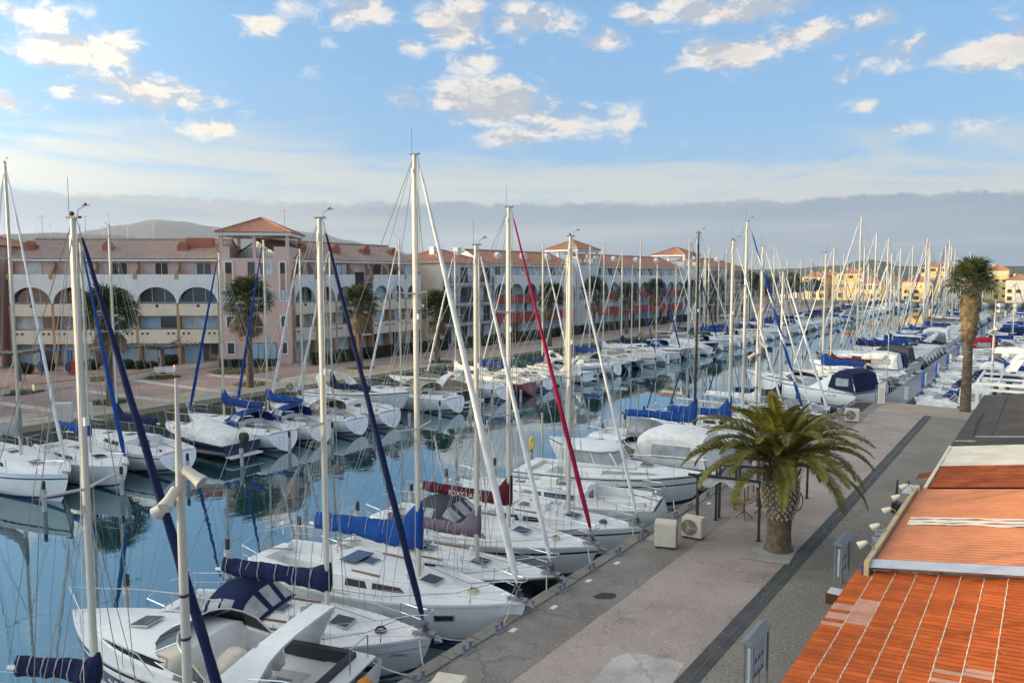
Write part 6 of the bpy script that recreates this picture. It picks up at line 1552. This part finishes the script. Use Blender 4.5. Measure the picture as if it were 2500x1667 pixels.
_M['palm_green'] = leaf_mat('palm_green', (.10, .105, .018), (.22, .195, .036)); _M['palm_young'] = leaf_mat('palm_young', (.14, .135, .022), (.25, .205, .034), .35)
_M['fan_green'] = leaf_mat('fan_green', (.040, .060, .022), (.085, .100, .035)); _M['fan_dead'] = leaf_mat('fan_dead', (.20, .14, .075), (.34, .245, .14), .15)
_M['hedge'] = leaf_mat('hedge', (.020, .032, .012), (.050, .065, .022)); _M['pine'] = leaf_mat('pine', (.022, .038, .014), (.060, .075, .026)); _M['grass'] = leaf_mat('grass', (.035, .06, .012), (.08, .10, .025))
D('bark_palm', c=(.15, .105, .065), r=.95, var=.35, scale=5, bump=.02, bscale=16, dirt=.4, dirtc=(.06, .045, .03), dscale=4); D('bark_fibre', c=(.13, .065, .03), r=.95, var=.4, scale=9, bump=.02, bscale=30)
D('leaf_scar', c=(.45, .36, .27), r=.9, var=.25, scale=12, dirt=.4, dirtc=(.18, .12, .08), dscale=9); D('bark_grey', c=(.15, .13, .12), r=.95, var=.3, scale=4, bump=.015, bscale=18)
def frond(elev, ln, mat, seed, droop=1.0, nl=58):
    rd = random.Random(seed); mb = MB(); pts = []; p = Vector((.12, 0, 0)); a = R(elev); n = 16
    for i in range(n+1):
        pts.append(p.copy()); p = p+Vector((math.cos(a), .0, math.sin(a)))*(ln/n); a -= droop*R(3.1+6.2*(i/n))
    side = [0]
    mb.cur = 1; mb.tube(pts, [lerp(.035, .006, i/n) for i in range(n+1)], 5, False); mb.cur = 0
    def P(t):
        x = t*n; i = min(n-1, int(x)); return pts[i].lerp(pts[i+1], x-i), (pts[i+1]-pts[i]).normalized()
    for k in range(nl):
        t = .10+.90*k/(nl-1)
        q, d = P(t)
        up = Vector((0, 1, 0)).cross(d).normalized()*-1
        if up.z < 0 and abs(d.z) < .95: up = -up
        L_ = ln*.165*(math.sin(math.pi*min(1, (t*.88+.10)))**.7)*rd.uniform(.85, 1.12)
        for s in (1, -1):
            v = (d*.62+Vector((0, s, 0))*.78+up*.32*rd.uniform(.4, 1.2)).normalized(); w = d*.026
            tip = q+v*L_-Vector((0, 0, L_*.20*rd.uniform(.5, 1.5))); mid = q+v*L_*.55+Vector((0, 0, .01))
            mb.add([q-w, q+w, mid+w*1.1, mid-w*1.1, tip], [(0, 1, 2, 3), (3, 2, 4)])
    return mb.mesh('frond', [mat, 'palm_young'])
cp = thing('date_palm', 'thick feathery date palm with white scarred trunk on pale slab', 'tree', (4.45, 10.3, 1.0))
prof = [(.50, 0), (.47, .06), (.41, .25), (.39, .6), (.40, 1.0), (.46, 1.35), (.56, 1.7), (.60, 2.05), (.57, 2.4), (.48, 2.75), (.3, 2.95)]
sec = []
for r_, z in [(interp([(b, a) for a, b in prof], zz), zz) for zz in [2.95*k/60 for k in range(61)]]:
    sec.append([((r_+.018*mnoise.noise(Vector((k*1.7, z*11, 1)))+.012*math.sin(z*52))*math.cos(2*math.pi*k/26), (r_+.018*mnoise.noise(Vector((k*1.7, z*11, 1)))+.012*math.sin(z*52))*math.sin(2*math.pi*k/26), z) for k in range(26)])
MB().loft(sec, True, False, True).build('trunk', 'bark_palm', cp, 'all')
sc = MB().add([(0, -.055, 0), (.045, 0, -.06), (0, .055, 0), (.06, 0, .055), (-.03, 0, 0)], [(0, 1, 3), (1, 2, 3), (0, 4, 1), (1, 4, 2), (2, 4, 3), (3, 4, 0)]).mesh('leaf_scar', 'leaf_scar')
for ring in range(11):
    z = 1.22+ring*.115; r_ = interp([(b, a) for a, b in prof], z)
    for k in range(17):
        a = 2*math.pi*(k+.5*(ring % 2))/17+random.uniform(-.05, .05); o = link('leaf_scar', sc, cp, (r_*math.cos(a)*1.0, r_*math.sin(a), z+random.uniform(-.02, .02)), (0, random.uniform(-.2, .2), a)); o.scale = [random.uniform(.9, 1.3)]*3
mb = MB()
for k in range(150):
    a = random.uniform(0, 6.28); z = random.uniform(2.35, 2.95); r_ = interp([(b, a_) for a_, b in prof], z); q = Vector((r_*.95*math.cos(a), r_*.95*math.sin(a), z)); tp = q+Vector((math.cos(a)*random.uniform(.12, .3), math.sin(a)*random.uniform(.12, .3), random.uniform(.1, .4))); w = Vector((-math.sin(a), math.cos(a), 0))*.04
    mb.add([q-w, q+w, tp+w*.4, tp-w*.4], [(0, 1, 2, 3)])
tag(mb.build('fibre_collar', 'bark_fibre', cp), kind='stuff')
classes = [(84, 2.5, 'palm_young', .45, 4), (74, 2.8, 'palm_green', .65, 7), (62, 3.1, 'palm_green', .85, 9), (48, 3.3, 'palm_green', .95, 10), (33, 3.5, 'palm_green', .98, 11), (18, 3.3, 'palm_green', .9, 9), (64, 2.9, 'palm_young', 1.0, 6), (30, 3.2, 'fan_dead', 1.05, 2)]
for ci, (el, ln, mt, dr, n) in enumerate(classes):
    ms = [frond(el+dv, ln*(1+.05*dv/4), mt, ci*7+j, dr) for j, dv in enumerate((-4, 4))]
    for k in range(n):
        o = link('frond', ms[k % 2], cp, (0, 0, 2.98+random.uniform(-.08, .1)), (random.uniform(-.16, .16), random.uniform(-.14, .14), 2*math.pi*(k+random.uniform(-.3, .3))/n+ci)); o.scale = [random.uniform(.86, 1.08)]*3
# fan palms
def fan_leaf(mat, seed, r=.85, droop=.35, dead=False):
    rd = random.Random(seed); mb = MB(); mb.tube([(0, 0, 0), (.5, 0, .06), (.85, 0, .02)], [.025, .018, .012], 4, False); c = Vector((.85, 0, .02)); n = 20
    for k in range(n):
        a = R(lerp(-118, 118, k/(n-1)))+rd.uniform(-.05, .05); L_ = r*(.72+.28*math.cos(a*.6))*rd.uniform(.88, 1.08); d = Vector((math.cos(a), math.sin(a), 0)); w = Vector((-d.y, d.x, 0))*.042
        m = c+d*L_*.6+Vector((0, 0, .05 if not dead else -.03)); tp = c+d*L_+Vector((0, 0, -droop*L_*rd.uniform(.5, 1.3)))
        mb.add([c, m-w, m+w, tp], [(0, 1, 2), (1, 3, 2)])
    return mb.mesh('fan_leaf' if not dead else 'dead_leaf', mat)
FL = [fan_leaf('fan_green', i) for i in range(3)]; FD = [fan_leaf('fan_dead', 20+i, .9, .5, True) for i in range(3)]
def fan_palm(label, x, y, h, skirt, crown=1.0, tr=.26, nl=44, nd=46, group=None, z=1.0, dk=1.0):
    o = thing('fan_palm', label, 'tree', (x, y, z), random.uniform(0, 6), group); sec = []; nz = max(20, int(h/.10))
    for i in range(nz+1):
        zz = h*i/nz; r_ = tr*(1.25-.45*min(1, zz/(h*.8)))+.03*((i % 2)); sec.append([((r_+.02*mnoise.noise(Vector((k, zz*4, x))))*math.cos(2*math.pi*k/12+.3*(i % 2)), (r_)*math.sin(2*math.pi*k/12+.3*(i % 2)), zz) for k in range(12)])
    MB().loft(sec, True, False, True).build('trunk', 'bark_palm', o)
    for k in range(nl):
        t = k/nl; el = lerp(84, -24, t**1.15); a = k*2.39996
        lf = link('fan_leaf', FL[k % 3], o, (.1*math.cos(a), .1*math.sin(a), h-.1-.35*t)); lf.rotation_euler = (random.uniform(-.35, .35), -R(el), a); lf.scale = [crown*random.uniform(.85, 1.1)]*3
    for k in range(nd):
        t = k/nd; a = k*2.39996+1; zz = h-.5-skirt*t
        lf = link('dead_leaf', FD[k % 3], o, (tr*.7*math.cos(a), tr*.7*math.sin(a), zz)); lf.rotation_euler = (random.uniform(-.5, .5), R(random.uniform(50, 76) if dk > .9 else random.uniform(62, 84)), a); lf.scale = [crown*random.uniform(.7, .95)*(1.12-.42*t)*dk]*3
    return o
fan_palm('tall slender fan palm with thick skirt of dead leaves at quay end', 7.1, 44.8, 9.1, 3.1, 1.12, .27, 42, 150, dk=.72)
GP = 'fan palms along the left bank'
for (x, y, h, sk, cr, lab) in ((-43.4, 11.8, 6.6, 1.5, 1.25, 'fan palm in a grass circle in front of the arched block'), (-43.0, 23.2, 7.3, 1.4, 1.25, 'fan palm in a grass circle in front of pink tower'), (-45.0, 37.5, 6.6, 1.0, 1.2, 'fan palm before the stair recess of the fin-walled block'), (-42.4, 46.4, 5.8, 1.0, 1.2, 'fan palm beside the cream end wall'), (-42.9, 69.7, 6.6, 1.0, 1.2, 'fan palm before the red parapet arcades'), (-44.7, 84.9, 7.0, 1.2, 1.3, 'fan palm before the red parapet arcades'), (-44.6, 95.5, 6.4, 1.0, 1.2, 'fan palm before the red parapet arcades'), (-44.6, 106.6, 7.0, 1.0, 1.2, 'fan palm before the red parapet arcades'), (-43.0, 118.0, 6.8, 1.0, 1.2, 'fan palm before the red parapet arcades'), (-44, 134, 7.0, 1.0, 1.2, 'fan palm before the red parapet arcades'), (-45, 158, 7.5, 1.0, 1.3, 'fan palm before the cream hip-roofed block'), (-46, 170, 7.2, 1.0, 1.3, 'fan palm before the cream hip-roofed block')):
    fan_palm(lab, x, y, h, sk, cr*1.2, .24, 40, 44 if y < 40 else 30, GP)
# leaf-faced masses: hedges, bushes, pines
def leaf_mass(mb, fn, n, size, rd):
    for _ in range(n):
        c, nr = fn(rd); d = Vector((rd.gauss(0, 1), rd.gauss(0, 1), rd.gauss(0, 1))).normalized(); nr = (nr+d*.9).normalized(); e = nr.orthogonal().normalized(); f = nr.cross(e); an = rd.uniform(0, 6.28); e, f = e*math.cos(an)+f*math.sin(an), f*math.cos(an)-e*math.sin(an); s = size*rd.uniform(.6, 1.4)
        mb.add([c-e*s, c+f*s*.45, c+e*s, c-f*s*.45], [(0, 1, 2, 3)])
def box_pts(sx, sy, sz):
    def fn(rd):
        p = Vector((rd.uniform(-1, 1), rd.uniform(-1, 1), rd.uniform(0, 1))); ax = rd.choice((0, 1, 2, 2, 0, 1)); n = Vector((0, 0, 0))
        if ax == 2: p.z = 1; n.z = 1
        else: p[ax] = 1 if rd.random() < .5 else -1; n[ax] = p[ax]
        j = 1+.10*mnoise.noise(Vector((p.x*sx*1.7, p.y*sy*1.7, p.z*2)))-abs(rd.gauss(0, .05)); return Vector((p.x*sx*j, p.y*sy*j, p.z*sz*j)), n
    return fn
def ell_pts(rx, ry, rzz, z0=0):
    def fn(rd):
        d = Vector((rd.gauss(0, 1), rd.gauss(0, 1), rd.gauss(0, 1))).normalized(); k = (1-abs(rd.gauss(0, .12)))*(1+.22*mnoise.noise(d*2.3+Vector((rx, ry, z0)))); return Vector((d.x*rx*k, d.y*ry*k, max(0.02, z0+d.z*rzz*k))), d
    return fn
hr = random.Random(5)
def hedge(label, x, y, rz, sx, sy, sz, n, group='clipped hedges before the left blocks'):
    o = thing('hedge', label, 'hedge', (x, y, 1.0), rz, group); mb = MB(); leaf_mass(mb, box_pts(sx, sy, sz), n, .11, hr); tag(mb.build('foliage', 'hedge', o), kind='stuff'); MB().box(-sx*.88, sx*.88, -sy*.85, sy*.85, 0, sz*.88).build('inner_growth', 'hedge', o)
def bush(label, x, y, r, h, n, group='round bushes in the planted bed', z=1.0):
    o = thing('bush', label, 'bush', (x, y, z), 0, group); mb = MB(); leaf_mass(mb, ell_pts(r, r, h, h*.8), n, .10, hr); tag(mb.build('foliage', 'hedge', o), kind='stuff'); MB().sphere((0, 0, h*.75), r*.8, 10, 8, (1, 1, h/r)).build('inner_growth', 'hedge', o)
hedge('low clipped hedge at the foot of pink tower', -55.6, 32.0, R(40), 2.8, .5, .75, 2200)
for k, (yy, ln) in enumerate(((40, 3.2), (47.5, 3.4), (55, 3.2))): hedge('dark clipped hedge at foot of fin-walled block', -51.3, yy, R(91), ln, .6, 1.25, 2400)
for k, yy in enumerate((63, 71, 79, 87, 95, 103.5, 112, 121, 131)): hedge('dark clipped hedge along the white arcaded blocks', -50.6, yy, R(91), 3.3, .65, 1.35, 1700)
for (px, py, r_, h) in ((310, 900, .75, .55), (342, 900, .7, .45), (372, 897, .55, .35), (60, 912, .8, .6), (415, 890, 1.1, .6), (483, 882, 1.2, .65), (520, 878, 1.0, .5), (225, 902, .8, .6), (180, 905, .7, .5), (115, 905, .8, .6)):
    p = at(px, py, 1.0); bush('round dark bush in the planted bed before arched block', p.x, p.y, r_, h, 900)
# planter walls, grass circles, bench, pollard trees, climbing frame
def low_wall(a, b, label, h=.55):
    p, q = at(*a, 1.0), at(*b, 1.0); o = thing('low_wall', label, 'wall', (0, 0, 0), 0, 'low planter walls on the plaza'); MB().bar((p.x, p.y, 1.0+h/2), (q.x, q.y, 1.0+h/2), .28, h).build('wall', 'plaster_cream', o); MB().bar((p.x, p.y, 1.0+h+.025), (q.x, q.y, 1.0+h+.025), .34, .05).build('coping', 'plaster_brick', o)
for a, b in (((82, 955), (218, 938)), ((262, 940), (380, 915)), ((425, 905), (605, 885)), ((-40, 972), (22, 962))): low_wall(a, b, 'low cream planter wall with tiled coping on the plaza')
gr = random.Random(3)
def grass_disc(px, py, r_):
    p = at(px, py, 1.0); mb = MB(); n = 26
    mb.add([(p.x+r_*math.cos(2*math.pi*k/n)*(1+.1*gr.uniform(-1, 1)), p.y+r_*math.sin(2*math.pi*k/n)*(1+.1*gr.uniform(-1, 1)), 1.014) for k in range(n)], [tuple(range(n))])
    for _ in range(900):
        a, q = gr.uniform(0, 6.28), r_*math.sqrt(gr.random()); x, y = p.x+q*math.cos(a), p.y+q*math.sin(a); mb.add([(x-.03, y, 1.01), (x+.03, y, 1.01), (x+gr.uniform(-.06, .06), y+gr.uniform(-.06, .06), 1.01+gr.uniform(.08, .2))], [(0, 1, 2)])
    tag(mb.build('grass', 'grass'), 'short green grass growing round a palm or in a bed', 'grass', kind='stuff')
for a in ((268, 982, 1.4), (612, 938, 1.5), (880, 898, 1.4), (590, 905, 3.0), (240, 925, 2.0), (398, 922, 1.5), (45, 958, 1.8), (1075, 884, 1.3)): grass_disc(*a)
bp = at(401, 918, 1.0); bn = thing('bench', 'white slatted bench round the foot of pollarded plane tree', 'bench', (bp.x, bp.y, 1.0), R(40))
for k in range(4): ub('slat', 'frame_white', bn, -1.0, 1.0, .22, .26, .32+k*.14, .42+k*.14)
for k in range(3): ub('seat_slat', 'frame_white', bn, -1.0, 1.0, -.2+k*.14, -.09+k*.14, .40, .43)
for sx in (-.9, .9): ub('leg', 'frame_white', bn, sx-.05, sx+.05, -.18, .22, 0, .40)
def pollard(label, px, py, h, spread, seed):
    p = at(px, py, 1.0); rd = random.Random(seed); o = thing('plane_tree', label, 'tree', (p.x, p.y, 1.0), rd.uniform(0, 6)); mb = MB(); mb.tube([(0, 0, 0), (.02, 0, h*.5), (0, .03, h*.9), (0, 0, h)], [.27, .21, .22, .26], 10); mb.build('trunk', 'bark_grey', o, True)
    for k in range(7):
        a = 2*math.pi*k/7+rd.uniform(-.2, .2); pts = [Vector((0, 0, h*.95))]; q = pts[0].copy()
        for i in range(7): q = q+Vector((math.cos(a), math.sin(a), rd.uniform(-.08, .22)+(.15 if i == 0 else 0)))*(spread/7); a += rd.uniform(-.35, .35); pts.append(q.copy())
        mb = MB(); mb.tube(pts, [lerp(.15, .05, i/7)*rd.uniform(.85, 1.2) for i in range(8)], 7)
        for i in range(2, 8):
            for s in (1, -1):
                b = a+s*rd.uniform(.5, 1.2); e = pts[i]+Vector((math.cos(b), math.sin(b), rd.uniform(.1, .7)))*rd.uniform(.3, .8); mb.tube([pts[i], pts[i].lerp(e, .5)+Vector((0, 0, rd.uniform(-.05, .1))), e], [.045, .03, .012], 5)
        mb.build('branch', 'bark_grey', o, True)
pollard('bare pollarded plane tree with gnarled flat branches by white bench', 397, 912, 2.55, 3.3, 4); pollard('bare pollarded plane tree at the dark balconied block', 45, 930, 2.5, 2.6, 9)
cf = at(140, 915, 1.0); fr = thing('climbing_frame', 'blue playground frame with ladders on the plaza', 'playground', (cf.x, cf.y, 1.0), R(38))
for sx in (-1.25, 1.25):
    for sy in (-.3, .3): ub('post', 'pile_blue', fr, sx-.06, sx+.06, sy-.06, sy+.06, 0, 2.3)
    for k in range(5): ub('rung', 'pile_blue', fr, sx-.03, sx+.03, -.24, .24, .4+.4*k, .46+.4*k)
for sy in (-.3, .3): ub('top_beam', 'pile_blue', fr, -1.5, 1.5, sy-.06, sy+.06, 2.3, 2.42)
ub('slide_panel', 'plaster_red', fr, 1.4, 1.9, -.3, .3, 0, 1.3)
# pines
def pine(label, x, y, h, r_, seed, n=2600, group='pines at the end of the left bank', z=1.0):
    rd = random.Random(seed); o = thing('pine_tree', label, 'tree', (x, y, z), 0, group); pts = [Vector((0, 0, 0))]
    for i in range(5): pts.append(pts[-1]+Vector((rd.uniform(-.25, .25), rd.uniform(-.25, .25), h*.16)))
    mb = MB(); mb.tube(pts, [.28, .24, .2, .17, .14, .1], 8); cl = []
    for k in range(11):
        a = rd.uniform(0, 6.28); q = rd.uniform(.1, 1)*r_; c = Vector((pts[-1].x+q*math.cos(a), pts[-1].y+q*math.sin(a), h*rd.uniform(.55, .95))); cl.append((c, rd.uniform(.32, .55)*r_)); mb.tube([pts[3], pts[4].lerp(c, .5)+Vector((0, 0, .2)), c], [.12, .08, .03], 5)
    mb.build('trunk', 'bark_grey', o, True); mb = MB()
    for c, rr in cl:
        def fn(rg, c=c, rr=rr):
            d = Vector((rg.gauss(0, 1), rg.gauss(0, 1), rg.gauss(0, .7))).normalized(); return c+Vector((d.x*rr, d.y*rr, d.z*rr*.6))*(1-abs(rg.gauss(0, .25))), d
        leaf_mass(mb, fn, n//11, .20, rd)
    tag(mb.build('crown', 'pine', o), kind='stuff')
pr = random.Random(8)
for k in range(16): yy = 180+k*6.2+pr.uniform(-2, 2); pine('dark umbrella pine in the grove past the cream block', -50-pr.uniform(0, 14), yy, pr.uniform(7.5, 11), pr.uniform(2.4, 3.6), k, 2200)
for k in range(14): pine('dark pine behind the sunlit far blocks', -30+k*13+pr.uniform(-4, 4), 345+pr.uniform(0, 50), pr.uniform(8, 12), pr.uniform(3, 5), 50+k, 1300, 'pines behind the far quay')
mb = MB()
for k in range(260):
    x, y = pr.uniform(-260, 300), pr.uniform(420, 800); c = Vector((x, y, pr.uniform(3, 8)*(1+.3*mnoise.noise(Vector((x*.01, 0, 0)))))); rr = pr.uniform(4, 8)
    leaf_mass(mb, lambda rg: ((c+Vector((rg.gauss(0, rr*.5), rg.gauss(0, rr*.5), rg.gauss(0, rr*.3)))), Vector((0, -1, .3))), 80, .9, pr)
tag(mb.build('distant_wood', 'pine'), 'dark belt of trees on the plain beyond the far quay', 'trees', kind='stuff')
# ------------------------------------------------------------------ the air
hz = bpy.data.materials.new('haze_air'); hz.use_nodes = True; ht = NT(hz.node_tree); ht.n.clear()
ho = ht.new('ShaderNodeOutputMaterial'); hv = ht.new('ShaderNodeVolumePrincipled'); hv.inputs['Color'].default_value = (.86, .92, 1.0, 1); hv.inputs['Density'].default_value = 5.2e-5; hv.inputs['Anisotropy'].default_value = .2
ht.l.new(hv.outputs[0], ho.inputs['Volume'])
tag(MB().box(-16000, 14000, -500, 15500, -2.6, 1000).build('haze', hz), kind='stuff')
